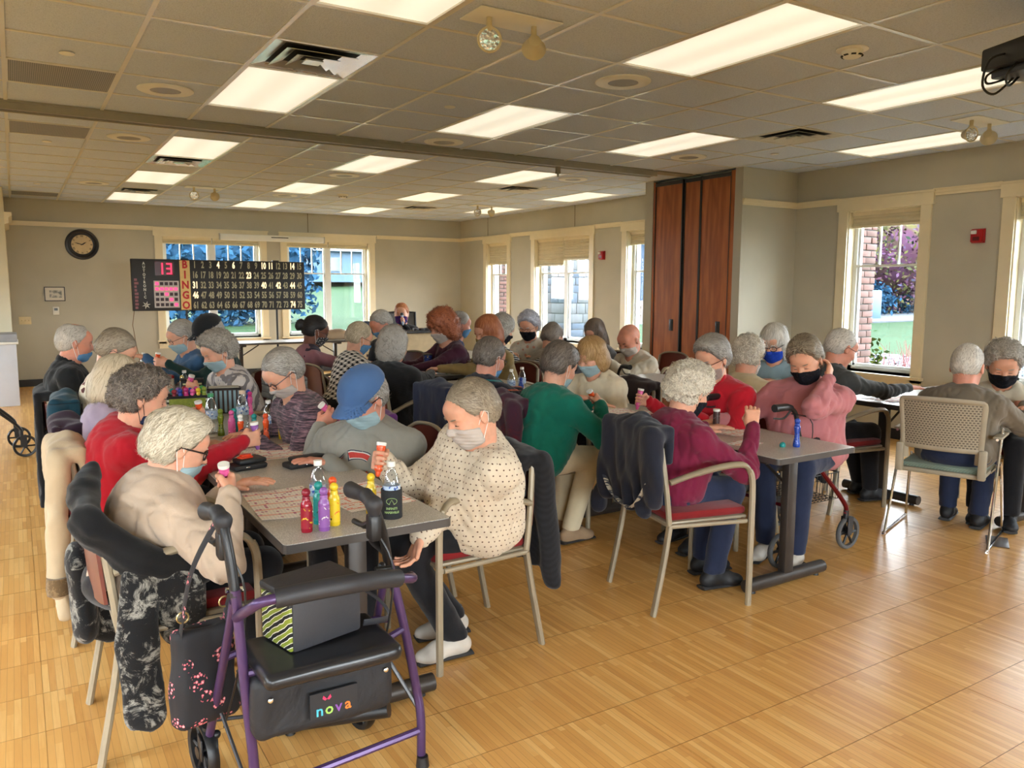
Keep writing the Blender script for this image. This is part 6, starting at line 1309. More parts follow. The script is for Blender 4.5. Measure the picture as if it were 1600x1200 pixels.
# ================================================================== THE PLAYERS
LAV = cloth('lilac_sweater', srgb(158, 142, 160)); TQ = (0, 0, 0)
M_bluewb = plain('blue_wristband', srgb(70, 150, 190), .5); M_beads = plain('brown_beads', srgb(84, 58, 30), .4, bump=.8, bscale=90)
PL = [
 dict(key='P1', label='person with ash-blond hair, black glasses and cream sweater holding a pink dauber, front left', head=(.46, 2.98, .975), face=3, hyaw=2, pitch=24, top=cloth('cream_sweater', srgb(184, 164, 144)), hair=('swept', 'blond'), mask=('blue', -.034), glasses=.0034, res=3, bulk=1.24, R=((.575, 2.72, .835), 'grip'), L=((.70, 3.20, .76), 'flat'), back=.09, seed=3, elbow={-1: (-.1, -.8, -.7)}, drop=.06, hs=0.98),
 dict(key='P2', label='person with dark grey curls and red top reaching over the table', head=(.45, 3.80, 1.05), face=-8, hyaw=2, pitch=18, top=cloth('red_top', srgb(166, 18, 34)), hair=('curly', 'darkgrey'), mask=('navy', -.040), res=2, bulk=1.22, R=((.84, 3.68, .83), 'grip'), L=((.72, 4.1, .76), 'flat'), back=.12, side=.10, seed=11, hs=0.97, drop=.08),
 dict(key='P3', label='person with pale sandy hair and lilac sweater, half hidden behind the curly-haired person in red', head=(.42, 4.42, 1.06), face=0, pitch=26, top=LAV, hair=('bob', 'sand'), mask=('blue', -.01), res=2, R=((.76, 4.38, .84), 'grip'), back=.02, seed=12, hs=0.98),
 dict(key='P4', label='person with short grey-brown hair, glasses and cream blouse with dark red flowers', head=(.50, 5.30, 1.15), face=-4, hyaw=-6, pitch=34, top=cloth('floral_cream_blouse', srgb(214, 202, 178), 'floral', srgb(150, 40, 44), srgb(88, 44, 40), 1.0), hair=('short', 'brown'), mask=None, glasses=.002, res=2, bulk=1.12, R=((.86, 5.2, .82), 'relax'), L=((.86, 5.45, .80), 'flat'), back=.05, seed=13, hs=1.0),
 dict(key='P5', label='white-haired person in a black jacket with a blue mask pulled under the nose, far left', head=(.325, 6.02, 1.165), face=-4, hyaw=4, pitch=10, top=cloth('black_jacket', srgb(22, 24, 26)), hair=('thin', 'silver'), mask=('deep', -.045), res=2, bulk=1.12, skin_='pink', back=.01, seed=14, hs=1.0, collar=cloth('black_jacket', (0, 0, 0)), topname='jacket', line=.050),
 dict(key='P6', label='person with cropped grey-brown hair and dotted cream blouse marking a sheet at the front table', head=(1.515, 2.72, 1.045), face=176, hyaw=4, pitch=24, top=cloth('dotted_cream_blouse', srgb(204, 190, 168), 'dots', srgb(84, 62, 54)), hair=('crop', 'brown'), mask=('white', -.008), res=3, bulk=1.22, R=((1.235, 2.94, .835), 'grip'), L=((1.26, 2.66, .60), 'droop', dict(x=(-.55, -.15, -.9))), seed=5, topname='blouse', loose=.14, back=.07, side=-.18, bracelet={-1: M_bluewb}, drop=.20, hs=1.05, collar=cloth('dotted_cream_blouse', (0, 0, 0)), legs=(0, -.26), shoes=M_shoew, elbow={1: (.4, -.8, -.6)}),
 dict(key='P7', label='person in a blue cap, glasses and grey sweatshirt with a red C, marking a sheet', head=(1.325, 3.39, 1.035), face=226, hyaw=-26, pitch=32, top=cloth('grey_sweatshirt', srgb(140, 138, 130)), hair=('short', 'grey'), cap=cloth('blue_cap', srgb(68, 100, 146)), mask=('blue', -.012), glasses=.003, res=3, bulk=1.20, skin_='pink', R=((1.235, 3.74, .85), 'grip'), L=((1.15, 3.36, .765), 'flat'), back=.08, seed=21, elbow={1: (.2, -.3, -1)}, hs=1.06, topname='sweatshirt', loose=.08, drop=.10),
 dict(key='P8', label='person with spiky grey hair, glasses and space-dyed purple-grey top looking down', head=(1.16, 4.08, 1.095), face=186, hyaw=2, pitch=40, top=cloth('space_dyed_top', srgb(88, 72, 82), 'spacedye', srgb(40, 36, 42), srgb(150, 116, 124)), hair=('short', 'grey'), mask=('white', -.02), glasses=.0026, res=2, bulk=1.05, R=((.98, 4.22, .77), 'flat'), L=((1.0, 4.02, .77), 'relax'), back=.22, seed=22, hs=0.98, collar=cloth('space_dyed_top', (0, 0, 0)), topname='top'),
 dict(key='P9', label='person with curly grey hair and white top with grey swirls, holding a pink dauber', head=(1.14, 5.55, 1.105), face=190, hyaw=2, pitch=26, top=cloth('swirl_print_top', srgb(190, 182, 176), 'paisley', srgb(112, 106, 106), srgb(120, 122, 140), .9), hair=('curly', 'greyc'), mask=('blue', -.016), res=2, bulk=1.05, L=((.98, 5.45, .86), 'grip'), R=((.96, 5.7, .80), 'flat'), back=.20, seed=23, hs=1.0, topname='top'),
 dict(key='P10', label='person in a black veteran-style cap mostly hidden behind the swirl-print top', head=(1.30, 6.66, 1.175), face=190, pitch=26, top=cloth('dark_green_sweater', srgb(24, 50, 46)), hair=('short', 'grey'), cap=cloth('black_cap', srgb(30, 30, 32)), mask=('blue', -.01), res=1, L=((.97, 6.5, .95), 'grip'), back=.2, seed=24, hs=1.05),
 dict(key='P11', label='grey-haired person in a blue shirt and glasses at the far end of the left group', head=(1.15, 6.98, 1.13), face=186, pitch=26, top=cloth('blue_shirt', srgb(62, 96, 132)), hair=('short', 'grey'), mask=('blue', -.014), glasses=.002, res=1, L=((.86, 6.85, .98), 'relax'), R=((.9, 7.1, .9), 'relax'), back=.18, seed=25, hs=1.05, bulk=1.1, topname='shirt'),
 dict(key='P12', label='dark-haired person with a ponytail, plum vest and pink sleeves', head=(2.46, 7.52, 1.115), face=-6, pitch=24, top=cloth('dusty_pink_top', srgb(150, 104, 112)), vest=cloth('plum_vest', srgb(48, 38, 56)), hair=('pony', 'black'), skin_='brown', mask=('dots', -.01), glasses=.002, res=1, R=((2.90, 7.4, .80), 'flat'), back=.16, seed=26, hs=1.14, line=.05),
 dict(key='P13', label='person with short blond hair and black and white houndstooth jacket', head=(2.58, 6.68, 1.09), face=0, pitch=26, top=cloth('houndstooth_jacket', srgb(222, 216, 206), 'hound', srgb(22, 22, 24)), hair=('short', 'sand'), mask=('deep', -.012), glasses=.002, res=1, R=((2.98, 6.6, .80), 'relax'), back=.14, bulk=1.1, seed=27, hs=1.08, topname='jacket', drop=.16),
 dict(key='P14', label='person with shoulder-length grey hair and black shirt, back turned, at the middle table', head=(2.44, 5.60, 1.10), face=28, pitch=16, top=cloth('black_ribbed_shirt', srgb(28, 28, 30), 'knit', srgb(16, 16, 18)), hair=('wavy', 'grey'), res=1, R=((2.92, 5.95, .82), 'flat'), L=((2.8, 6.15, .82), 'flat'), back=.10, bulk=1.30, seed=28, hs=1.1, topname='shirt', drop=.22),
 dict(key='P15', label='grey-haired person with a blue mask looking down, behind the black-shirted person', head=(3.28, 7.86, 1.15), face=195, pitch=34, top=cloth('charcoal_top', srgb(40, 42, 48)), hair=('short', 'silver'), mask=('deep', -.012), res=0, skin_='pink', seed=29, hs=1.14, back=.2),
 dict(key='P16', label='auburn-haired bingo caller in black speaking into a microphone behind the desk', head=(4.80, 10.72, 1.155), face=232, hyaw=6, pitch=4, top=cloth('black_top', srgb(26, 26, 28)), hair=('short', 'red'), mask=('floral', -.006), res=1, L=((4.72, 10.50, 1.02), 'grip', dict(x=(-.1, -.6, .5))), R=((4.55, 10.60, .96), 'flat'), back=.10, seed=30, hs=1.22, bulk=1.08),
 dict(key='P17', label='person with big auburn curls and burgundy top reaching left', head=(3.50, 6.86, 1.165), face=184, pitch=22, top=cloth('burgundy_top', srgb(66, 26, 44)), hair=('big', 'auburn'), mask=('white', -.012), res=1, R=((3.10, 6.95, .81), 'flat'), L=((3.06, 6.62, .80), 'relax'), back=.22, bulk=1.12, seed=31, hs=1.20, topname='top'),
 dict(key='P18', label='grey-haired person with a blue mask, turned right, far back beside the desk', head=(4.30, 7.98, 1.12), face=-10, pitch=14, top=cloth('navy_top', srgb(36, 50, 86)), hair=('short', 'grey'), mask=('deep', -.01), res=0, seed=32, hs=1.16, skin_='pink'),
 dict(key='P19', label='copper-haired person in a tan jacket with one arm across the middle table', head=(3.62, 6.20, 1.14), face=188, pitch=20, top=cloth('tan_jacket', srgb(132, 112, 70)), hair=('bob', 'red'), mask=('olive', -.012), res=1, L=((3.20, 6.32, .82), 'relax'), R=((3.4, 6.55, .80), 'flat'), back=.18, bulk=1.12, seed=33, hs=1.16, topname='jacket'),
 dict(key='P20', label='person with short brown-grey hair and navy striped sweater, blue mask under the chin, back turned', head=(2.66, 4.52, 1.075), face=12, hyaw=2, pitch=20, top=cloth('navy_striped_sweater', srgb(26, 28, 42), 'multistripe', srgb(172, 84, 52), srgb(206, 186, 150)), hair=('short', 'darkgrey'), mask=('deep', -.04), glasses=.002, res=2, R=((3.10, 4.52, .79), 'flat'), L=((3.1, 4.85, .79), 'flat'), back=.12, bulk=1.12, seed=34, hs=1.05, skin_='pink'),
 dict(key='P21', label='person with long grey-blond hair, black mask and black and white striped top', head=(4.12, 6.76, 1.13), face=-4, pitch=26, top=cloth('striped_top', srgb(24, 24, 28), 'stripes', srgb(206, 204, 200), None, .9), hair=('wavy', 'silver'), mask=('black', -.01), res=1, R=((4.40, 6.45, .84), 'relax'), back=.16, seed=35, hs=1.14, topname='top'),
 dict(key='P22', label='person with bluish-white hair, black logo mask and pastel print shirt, facing the camera', head=(4.62, 7.04, 1.135), face=212, pitch=20, top=cloth('pastel_print_shirt', srgb(204, 196, 180), 'floral', srgb(198, 140, 120), srgb(130, 150, 170), 1.2), hair=('curly', 'lilacw'), mask=('black', -.008), glasses=.002, res=1, R=((4.33, 6.92, .86), 'relax'), L=((4.55, 6.72, .84), 'flat'), back=.14, seed=36, hs=1.14, topname='shirt'),
 dict(key='P23', label='person with dark grey hair and pale grey shirt, back turned, near the far double window', head=(4.66, 6.66, 1.03), face=22, pitch=30, top=cloth('pale_grey_shirt', srgb(146, 142, 134)), hair=('short', 'darkgrey'), mask=('white', -.01), res=1, back=.26, bulk=1.15, seed=37, hs=1.18, topname='shirt', R=((5.1, 6.9, .82), 'flat')),
 dict(key='P24', label='person with long wavy brown-grey hair and grey sweater below the far double window', head=(5.30, 6.78, 1.06), face=196, pitch=24, top=cloth('mid_grey_sweater', srgb(112, 112, 112)), hair=('long', 'brunette'), mask=None, res=1, seed=38, hs=1.14, back=.14, R=((4.98, 6.84, .86), 'flat')),
 dict(key='P25', label='bald person with white mask and pale hoodie bent over a bingo sheet', head=(5.42, 6.34, 1.005), face=186, pitch=30, top=cloth('pale_hoodie', srgb(190, 182, 164)), hair=None, mask=('white', -.012), res=2, skin_='pink', R=((5.20, 6.62, .80), 'flat'), L=((5.10, 6.32, .82), 'flat'), back=.24, bulk=1.25, seed=39, hs=1.28, collar=cloth('pale_hoodie', (0, 0, 0)), pants=cloth('dark_grey_shorts', srgb(52, 58, 62)), topname='hoodie', drop=.16, sc_=1.12, loose=.1),
 dict(key='P26', label='person with short brown-grey hair, earrings and teal-green sweater holding an orange dauber', head=(2.76, 3.86, 1.075), face=4, hyaw=6, pitch=28, top=cloth('teal_green_sweater', srgb(10, 102, 84)), hair=('swept', 'darkgrey'), mask=('blue', -.034), res=2, bulk=1.20, R=((2.96, 3.72, .84), 'grip', dict(tilt=(-.5, .3, 0))), L=((3.1, 4.0, .79), 'flat'), back=.16, seed=41, hs=1.05, pants=KH, shoes=M_shoet, drop=.14, collar=cloth('teal_green_sweater', (0, 0, 0)), legs=(-.02, -.10)),
 dict(key='P27', label='golden-blond person in a cream cardigan with a pale blue mask looking down', head=(3.43, 4.42, 1.06), face=190, hyaw=-2, pitch=26, top=cloth('ivory_cardigan', srgb(216, 204, 178)), hair=('bob', 'gold'), mask=('blue', -.012), res=2, R=((3.20, 4.58, .80), 'flat'), L=((3.30, 4.22, .79), 'relax'), back=.20, bulk=1.12, seed=42, hs=1.04, topname='cardigan'),
 dict(key='P28', label='person with curly white hair in a maroon sweater, back turned at the right table', head=(2.88, 2.90, 1.02), face=-10, hyaw=10, pitch=24, top=cloth('maroon_sweater', srgb(112, 26, 56)), hair=('curly', 'whitec'), mask=('black', -.01), res=3, bulk=1.15, R=((3.11, 2.68, .845), 'grip', dict(x=(.25, .25, .9), y=(-.6, .7, 0))), L=((3.2, 3.1, .77), 'flat'), seed=6, pants=NV, hs=1.03, back=.08, drop=.10, legs=(-.06, -.04), elbow={-1: (.5, -.6, -1)}),
 dict(key='P29', label='person with wavy grey hair, glasses, red polo shirt and red-strapped mask holding a pink dauber', head=(3.56, 3.40, 1.12), face=190, hyaw=-2, pitch=22, top=cloth('red_polo', srgb(172, 20, 36)), hair=('swept', 'grey'), mask=('redgrey', -.016), glasses=.0022, res=3, R=((3.40, 3.78, .82), 'grip'), L=((3.36, 3.30, .78), 'flat'), back=.14, bulk=1.15, seed=43, hs=1.04, collar=cloth('red_polo', (0, 0, 0)), topname='polo_shirt'),
 dict(key='P30', label='person with fluffy cream-white hair and cream sweater, back turned, behind the red polo', head=(4.40, 3.86, 1.055), face=20, pitch=22, top=cloth('beige_sweater', srgb(196, 178, 144)), hair=('curly', 'whitec'), mask=('white', -.01), res=1, back=.16, seed=44, hs=1.10, R=((4.72, 3.9, .85), 'flat'), bulk=1.1),
 dict(key='P31', label='person with long white hair, glasses, royal blue mask and pale blue shirt', head=(4.92, 4.07, 1.125), face=196, hyaw=4, pitch=20, top=cloth('pale_blue_shirt', srgb(142, 166, 174)), hair=('long', 'white'), mask=('royal', -.012), glasses=.003, res=2, L=((4.72, 3.85, .86), 'flat'), R=((4.7, 4.2, .86), 'flat'), back=.14, seed=45, hs=1.10, topname='shirt'),
 dict(key='P32', label='person in a dusty pink sweater and black mask resting a cheek on one hand', head=(3.86, 2.96, 1.13), face=200, hyaw=2, pitch=26, roll=8, line=.036, top=cloth('dusty_pink_sweater', srgb(178, 112, 116)), hair=('swept', 'brown'), mask=('black', -.012), res=3, L=((3.895, 2.83, 1.025), 'relax', dict(x=(.5, .25, .8), y=(-.752, -.272, .555))), R=((3.42, 3.22, .775), 'flat'), back=.05, bulk=1.22, sit=.60, seed=46, hs=1.05, elbow={1: (1, -.15, -.3)}, bracelet={1: M_bluewb, -1: M_beads}, pants=NV, shoes=M_shoew, drop=.10),
 dict(key='P33', label='white-haired person in a charcoal jacket, back turned, at the table under the window', head=(5.02, 3.55, 1.12), face=-14, hyaw=-6, pitch=26, top=cloth('charcoal_jacket', srgb(62, 64, 64)), hair=('thin', 'silver'), mask=None, glasses=.002, res=2, R=((5.48, 3.30, .83), 'flat'), L=((5.45, 3.5, .80), 'flat'), back=.16, seed=47, hs=1.08, skin_='pink', collar=cloth('charcoal_jacket', (0, 0, 0)), topname='jacket', line=.05, legs=(.02, .08)),
 dict(key='P34', label='white-haired person in a taupe pullover, back turned, on the perforated chair at the right', head=(5.08, 2.685, 1.055), face=16, pitch=22, top=cloth('taupe_pullover', srgb(112, 102, 88)), hair=('thin', 'white'), mask=None, res=3, R=((5.48, 2.52, .80), 'flat'), L=((5.50, 2.95, .80), 'flat'), back=.12, bulk=1.18, seed=48, hs=1.10, skin_='pink', collar=cloth('taupe_pullover', (0, 0, 0)), topname='pullover', pants=NV, legs=(.02, -.06), line=.052),
 dict(key='P35', label='grey-haired person with black mask and teal scarf facing the camera at the right edge', head=(5.56, 2.70, 1.045), face=206, hyaw=4, pitch=26, top=cloth('oatmeal_cardigan', srgb(178, 168, 148)), hair=('curly', 'silver'), mask=('black', -.008), res=2, L=((5.42, 2.40, .80), 'flat'), R=((5.36, 2.75, .80), 'flat'), back=.16, seed=49, hs=1.14, topname='cardigan', collar=cloth('teal_scarf_cloth', srgb(20, 120, 116))),
]
for q in PL: person(**q)
# chairs under the players: placed from each person's own seat, names tell whose it is
CH = dict(P1='draped with a black and white scarf, front left', P2='draped with the fur-cuffed cream coat', P3='draped with a dark purple jacket', P4='draped with the teal quilted coat', P5='draped with a long black coat at the far left', P6='holding the dotted-blouse person', P7='holding the person in the blue cap', P8='holding the space-dyed top person', P9='holding the swirl-print top person', P10='holding the person in the black cap', P11='holding the person in the blue shirt',
    P12='holding the plum-vested person', P13='holding the houndstooth person', P14='holding the black-shirted person', P15='of the grey-haired person behind the black shirt', P17='of the burgundy-topped person', P19='of the tan-jacketed person', P20='draped with a navy jacket behind the blue cap', P21='of the striped-top person', P22='of the person in the pastel print shirt', P23='of the pale grey-shirted person', P24='of the long-haired person in grey', P25='of the bald person in the hoodie, with red-brown back showing',
    P26='draped with a plum and plaid jacket', P27='draped with a dark brown jacket', P28='draped with a navy plaid-lined jacket, in the open floor', P29='of the red polo person', P30='draped with a cream fleece', P31='of the pale blue shirt person', P33='draped with a black coat below the right window', P35='of the teal-scarf person at the right edge')
CP = dict(P1=(.43, 2.95, 0), P3=(.44, 4.56, 0), P4=(.47, 5.30, -2), P5=(.40, 6.08, -2), P2=(.41, 3.98, 0), P6=(1.575, 2.95, 180), P28=(2.80, 2.84, -13), P26=(2.71, 4.05, 0), P20=(2.62, 4.72, 5), P33=(4.96, 3.52, -6), P7=(1.50, 3.62, 180), P13=(2.52, 7.1, 6), P25=(5.90, 6.42, 184))
for k_, s_ in CH.items():
    i_ = INFO[k_]; f_ = i_['fy']; x, y, d = i_['pel'][0] + cos(f_) * .05, i_['pel'][1] + sin(f_) * .05, math.degrees(f_)
    if k_ in CP: x, y, d = CP[k_]
    chair(x, y, d, 'taupe-framed armchair ' + s_); CP[k_] = (x, y, d)
# ================================================================== COATS AND SCARVES ON CHAIR BACKS
def cz(k_): return CP[k_]
CO = [('coat', 'cream coat with brown fur cuffs hung over the chair behind the person in red', 'P2', cloth('cream_coat', srgb(188, 168, 138)), dict(drop=.74, sleeves=[(-1, .52, .0), (1, .46, .02)], res=.010, cuff=cloth('brown_fur', srgb(104, 84, 58), 'marble', srgb(140, 116, 84), srgb(84, 64, 44), 3), wd=.46, zt=.86, seed=2)),
 ('jacket', 'dark purple jacket bunched over the chair of the lilac-sweater person', 'P3', cloth('dark_purple_nylon', srgb(46, 28, 44)), dict(drop=.50, wd=.42, seed=3, amp=.018)),
 ('coat', 'teal quilted coat hung over the chair of the floral-blouse person', 'P4', cloth('teal_quilted_nylon', srgb(22, 60, 76), 'quilt', s=1.4), dict(drop=.70, wd=.46, zt=.90, seed=4, sleeves=[(-1, .5, 0)])),
 ('coat', 'long black coat hung over the farthest left chair', 'P5', cloth('black_wool', srgb(24, 24, 26)), dict(drop=.78, wd=.46, zt=.86, seed=5)),
 ('coat', 'grey puffer jacket over the chair of the swirl-print top person', 'P9', cloth('grey_puffer', srgb(112, 112, 108), 'quilt', s=.75), dict(drop=.52, wd=.46, zt=.92, seed=6)),
 ('jacket', 'bright purple jacket over the chair of the space-dyed top person', 'P8', cloth('bright_purple', srgb(92, 44, 104)), dict(drop=.36, wd=.42, zt=.86, seed=7)),
 ('coat', 'black cable-knit cardigan hung over the chair of the dotted-blouse person', 'P6', cloth('black_cable_knit', srgb(30, 30, 34), 'knit', srgb(14, 14, 16), None, .6), dict(drop=.52, sleeves=[(1, .50, .0), (-1, .30, .02)], wd=.44, zt=.84, seed=8, res=.009)),
 ('jacket', 'navy jacket stretched over the chair behind the blue cap', 'P20', cloth('navy_fleece', srgb(26, 34, 58)), dict(drop=.60, wd=.44, zt=.90, seed=9, amp=.007)),
 ('jacket', 'plum jacket with plaid panel over the chair of the teal-green sweater person', 'P26', cloth('plum_jacket', srgb(58, 28, 42), 'marble', srgb(84, 24, 32), srgb(34, 50, 44), .6), dict(drop=.42, wd=.46, zt=.90, seed=10, amp=.016, sleeves=[(-1, .30, .0)])),
 ('jacket', 'dark brown jacket over the chair of the ivory cardigan person', 'P27', cloth('dark_brown_jacket', srgb(52, 42, 44)), dict(drop=.44, wd=.44, zt=.86, seed=11)),
 ('jacket', 'navy jacket with cream plaid lining hung over the front right chair', 'P28', cloth('navy_twill', srgb(30, 32, 44)), dict(drop=.42, wd=.47, zt=.90, seed=12, amp=.016, res=.009, sleeves=[(-1, .26, .02), (1, .42, .0)], lining=cloth('cream_plaid', srgb(186, 178, 160), 'hound', srgb(60, 62, 72), None, .8))),
 ('coat', 'cream fleece over the chair of the person with fluffy white hair', 'P30', cloth('cream_fleece', srgb(206, 194, 162)), dict(drop=.40, wd=.46, zt=.88, seed=13, amp=.016)),
 ('coat', 'long black coat over the chair of the charcoal-jacketed person', 'P33', cloth('black_parka', srgb(22, 22, 26)), dict(drop=.68, wd=.44, zt=.88, seed=14, amp=.016))]
for nm, lb, k_, m_, kw in CO: x, y, d = cz(k_); coat(nm, lb, x, y, d, m_, cat='coat' if nm == 'coat' else 'jacket', **kw)
# scarf and throw on the nearest left chair
M_mar = cloth('black_white_marbled_knit', srgb(20, 20, 22), 'marble', srgb(150, 148, 140), srgb(96, 94, 90), 1.5)
M_blk = cloth('black_scarf', srgb(18, 18, 20))
x, y, d = cz('P1'); t = thing('scarf', 'black scarf with frosted white marbling wound over the front left chair back', 'scarf', (x, y, 0), radians(d), 'coats over chair backs')
F = Field((-.42, -.40, .46), (.12, .24, .96), .0095); F.cone((-.285, .16, .80), (-.275, .02, .84), .046, .052, .04, n=(1, 0, 0), f=1.3); F.cone((-.275, .02, .84), (-.275, -.20, .79), .052, .056, .04, n=(1, 0, 0), f=1.3)
F.cone((-.275, -.20, .79), (-.14, -.25, .66), .052, .060, .04, n=(.4, 1, 0), f=1.5); F.cone((-.14, -.25, .66), (.04, -.255, .60), .060, .045, .04, n=(0, 1, 0), f=1.5); F.cone((-.28, -.04, .84), (-.24, .10, .90), .040, .034, .03)
X, Y, Z = F.grid(); F.D += (.007 * gn(X, Y, Z, 30, 31, 1.2) + .0028 * np.sin(120 * Z + 60 * X - 30 * Y + 3 * np.sin(14 * Y)) ).astype(np.float32); skin('scarf_band', [F.surface()], M_blk, t)
F = Field((-.34, -.40, .06), (.14, .02, .74), .0095); F.cone((-.15, -.27, .62), (-.165, -.275, .40), .052, .062, .03, n=(.2, 1, 0), f=2.0); F.cone((-.165, -.275, .40), (-.15, -.27, .16), .062, .064, .03, n=(.2, 1, 0), f=2.2); F.cone((-.02, -.25, .58), (-.02, -.22, .42), .08, .075, .04, n=(0, 1, 0), f=1.8); F.cone((-.10, -.2, .56), (-.08, -.1, .44), .05, .05, .04)
X, Y, Z = F.grid(); F.D += (.006 * gn(X, Y, Z * .5, 32, 33, 1.2)).astype(np.float32); F.D = np.maximum(F.D, (.105 + .012 * np.sin(60 * X) - Z).astype(np.float32)); skin('scarf_end', [F.surface()], M_mar, t)
t = thing('shawl', 'black shawl with white frosting hanging beside the front left chair', 'scarf', (x, y, 0), radians(d), 'coats over chair backs')
F = Field((-.46, .0, .20), (-.08, .36, .66), .010); F.cone((-.30, .17, .56), (-.28, .19, .34), .075, .085, .04, n=(1, 0, 0), f=1.9); F.cone((-.22, .25, .56), (-.2, .22, .30), .05, .07, .04, n=(0, 1, 0), f=1.8); F.D += (.012 * gn(*F.grid(), 22, 51, 1.2)).astype(np.float32); skin('shawl_cloth', [F.surface()], M_mar, t)

# ================================================================== THINGS ON THE TABLES
TZ = .73
def pen(name, body, cap): return dict(body=plain(name + '_ink', body, .25, spec=.6), cap=plain(name + '_cap', cap, .35))
def print_mat(name, a, b_, c_):
    if name in _mats: return _mats[name]
    k = NT(name); v = k.vor(52); w = k.noise(40, detail=2, dist=1.5); k.col(k.mix(k.math('LESS_THAN', v.outputs[0], .22), k.mix(k.math('GREATER_THAN', w.outputs[0], .60), a, b_), c_)); k.set(.35); _mats[name] = k.m; return k.m
RED, MAG, YEL, ORG, TEA, PUR, BLU, GRN, PNK, WHT, BLK = (srgb(*c) for c in ((150, 24, 44), (196, 40, 124), (222, 190, 40), (222, 84, 34), (24, 132, 130), (140, 88, 160), (32, 66, 160), (120, 140, 40), (222, 96, 158), (226, 224, 216), (24, 22, 24)))
PR = {'A': [(0, 0), (.0175, 0), (.0190, .004), (.0190, .088), (.0180, .098), (.0135, .106), (.0125, .112), (0, .112)], 'B': [(0, 0), (.0165, 0), (.0185, .004), (.0180, .018), (.0128, .045), (.0120, .070), (.0165, .098), (.0165, .106), (.0120, .113), (0, .113)]}
def dauber(label, body, cap, style='A', M=None, loc=None, rz=0, capped=True, prt=None, h=1.0, group='bingo daubers'):
    t = thing('bingo_dauber', label, 'dauber', loc or (0, 0, 0), rz, group); S = Matrix.Diagonal((1, 1, h, 1)); key = 'ink_%d_%d_%d' % tuple(int(v * 99) for v in body)
    MB().lathe(PR[style], 18, S).build('bottle', plain(key, body, .22, spec=.6, var=.05), t)
    pr = [(r + .0004, z) for r, z in PR[style] if .012 < z < .095]; pr = [(pr[0][0], .014)] + pr[1:] if style == 'A' else [(.0178, .020)] + pr
    if style == 'A': pr = [(.0194, .014), (.0194, .084)]
    MB().lathe([(.006, pr[0][1])] + pr + [(.006, pr[-1][1])], 18, S).build('label_wrap', print_mat('print_' + key, body, tuple(min(1, v * 1.5 + .12) for v in body) if prt is None else prt[0], BLK if prt is None else prt[1]), t)
    c = MB(); kc = plain('cap_%d_%d_%d' % tuple(int(v * 99) for v in cap), cap, .35, var=.03)
    if capped: c.lathe([(0, .112 * h), (.0125, .112 * h), (.013, .120 * h), (.0115, .122 * h), (0, .122 * h)], 16); c.ball((0, 0, .134 * h), .0148, 16, 10); c.build('cap', kc, t)
    else:
        c.lathe([(0, .112), (.011, .112), (.010, .124), (.007, .132), (0, .134)], 14); c.build('foam_tip', kc, t); MB().lathe([(0, -.003), (.0195, -.003), (.0200, 0), (.0195, .010), (0, .010)], 18).build('base_ring', plain('white_base', WHT, .35), t)
    if M is not None: t.matrix_world = M
    return t
for lb, x, y, bo, ca, st, pt in (('dark red dauber nearest the camera on the front table', .78, 2.53, RED, srgb(130, 24, 44), 'A', (YEL, ORG)), ('glittery lilac dauber with a white label, front cluster', .835, 2.515, PUR, PUR, 'A', (WHT, WHT)), ('teal dauber at the back of the front cluster', .845, 2.60, TEA, TEA, 'A', (BLK, RED)), ('yellow dauber at the right of the front cluster', .885, 2.555, YEL, YEL, 'A', (ORG, BLK)), ('dauber with an orange cap behind the yellow one', .91, 2.64, ORG, ORG, 'A', None),
    ('yellow dauber standing alone left of the wrapped water bottle', 1.045, 2.62, YEL, YEL, 'A', (ORG, BLK)), ('teal hourglass dauber in the second row of the front table', 1.03, 4.20, TEA, TEA, 'B', (ORG, BLK)), ('orange hourglass dauber in the second row of the front table', 1.085, 4.18, ORG, ORG, 'B', (BLK, BLK)), ('tall yellow dauber at the right of the second row', 1.175, 4.20, YEL, YEL, 'A', (ORG, BLK)),
    ('small lime green dauber in front of the green-capped bottle', .915, 4.46, GRN, GRN, 'B', (YEL, BLK)), ('pink dauber beside the red sleeve', .955, 4.38, PNK, PNK, 'A', None), ('orange and black dauber with white base beside the pink one', .965, 4.22, ORG, WHT, 'B', (BLK, BLK)), ('dauber with a teal cap behind the pink one', .985, 4.45, TEA, TEA, 'A', None),
    ('pink waisted dauber leaning by the brown striped bag', 1.235, 5.12, PNK, MAG, 'B', (WHT, BLK)), ('tall blue-capped dauber by the brown striped bag', 1.25, 5.22, BLU, BLU, 'A', None), ('yellow dauber in front of the swirl-print top', 1.03, 6.32, YEL, YEL, 'B', (BLK, BLK)), ('pale yellow dauber beyond the yellow one, left group', 1.0, 6.9, YEL, YEL, 'A', None), ('magenta dauber beside the pale yellow one, left group', .92, 6.75, MAG, PNK, 'A', None), ('teal-capped dauber far along the left table', 1.0, 7.1, TEA, TEA, 'A', None), ('red dauber far along the left table', .86, 7.0, RED, RED, 'A', (WHT, WHT)),
    ('blue dauber standing at the corner of the right table', 3.385, 2.625, BLU, BLU, 'B', (PUR, RED)), ('multicoloured dauber with blue cap beside the water bottles', 3.17, 4.93, BLU, BLU, 'A', (YEL, ORG)), ('pink-capped dauber on the middle table', 3.22, 7.3, PNK, PNK, 'A', None), ('red and white dauber on the middle table', 3.15, 7.4, RED, WHT, 'A', None), ('teal dauber in front of the pastel print shirt', 4.50, 7.34, TEA, TEA, 'A', None), ('blue dauber left of the teal one, far table', 4.44, 7.5, BLU, BLU, 'A', None)):
    dauber(lb, bo, ca, st, loc=(x, y, TZ), rz=x * 9, prt=pt)
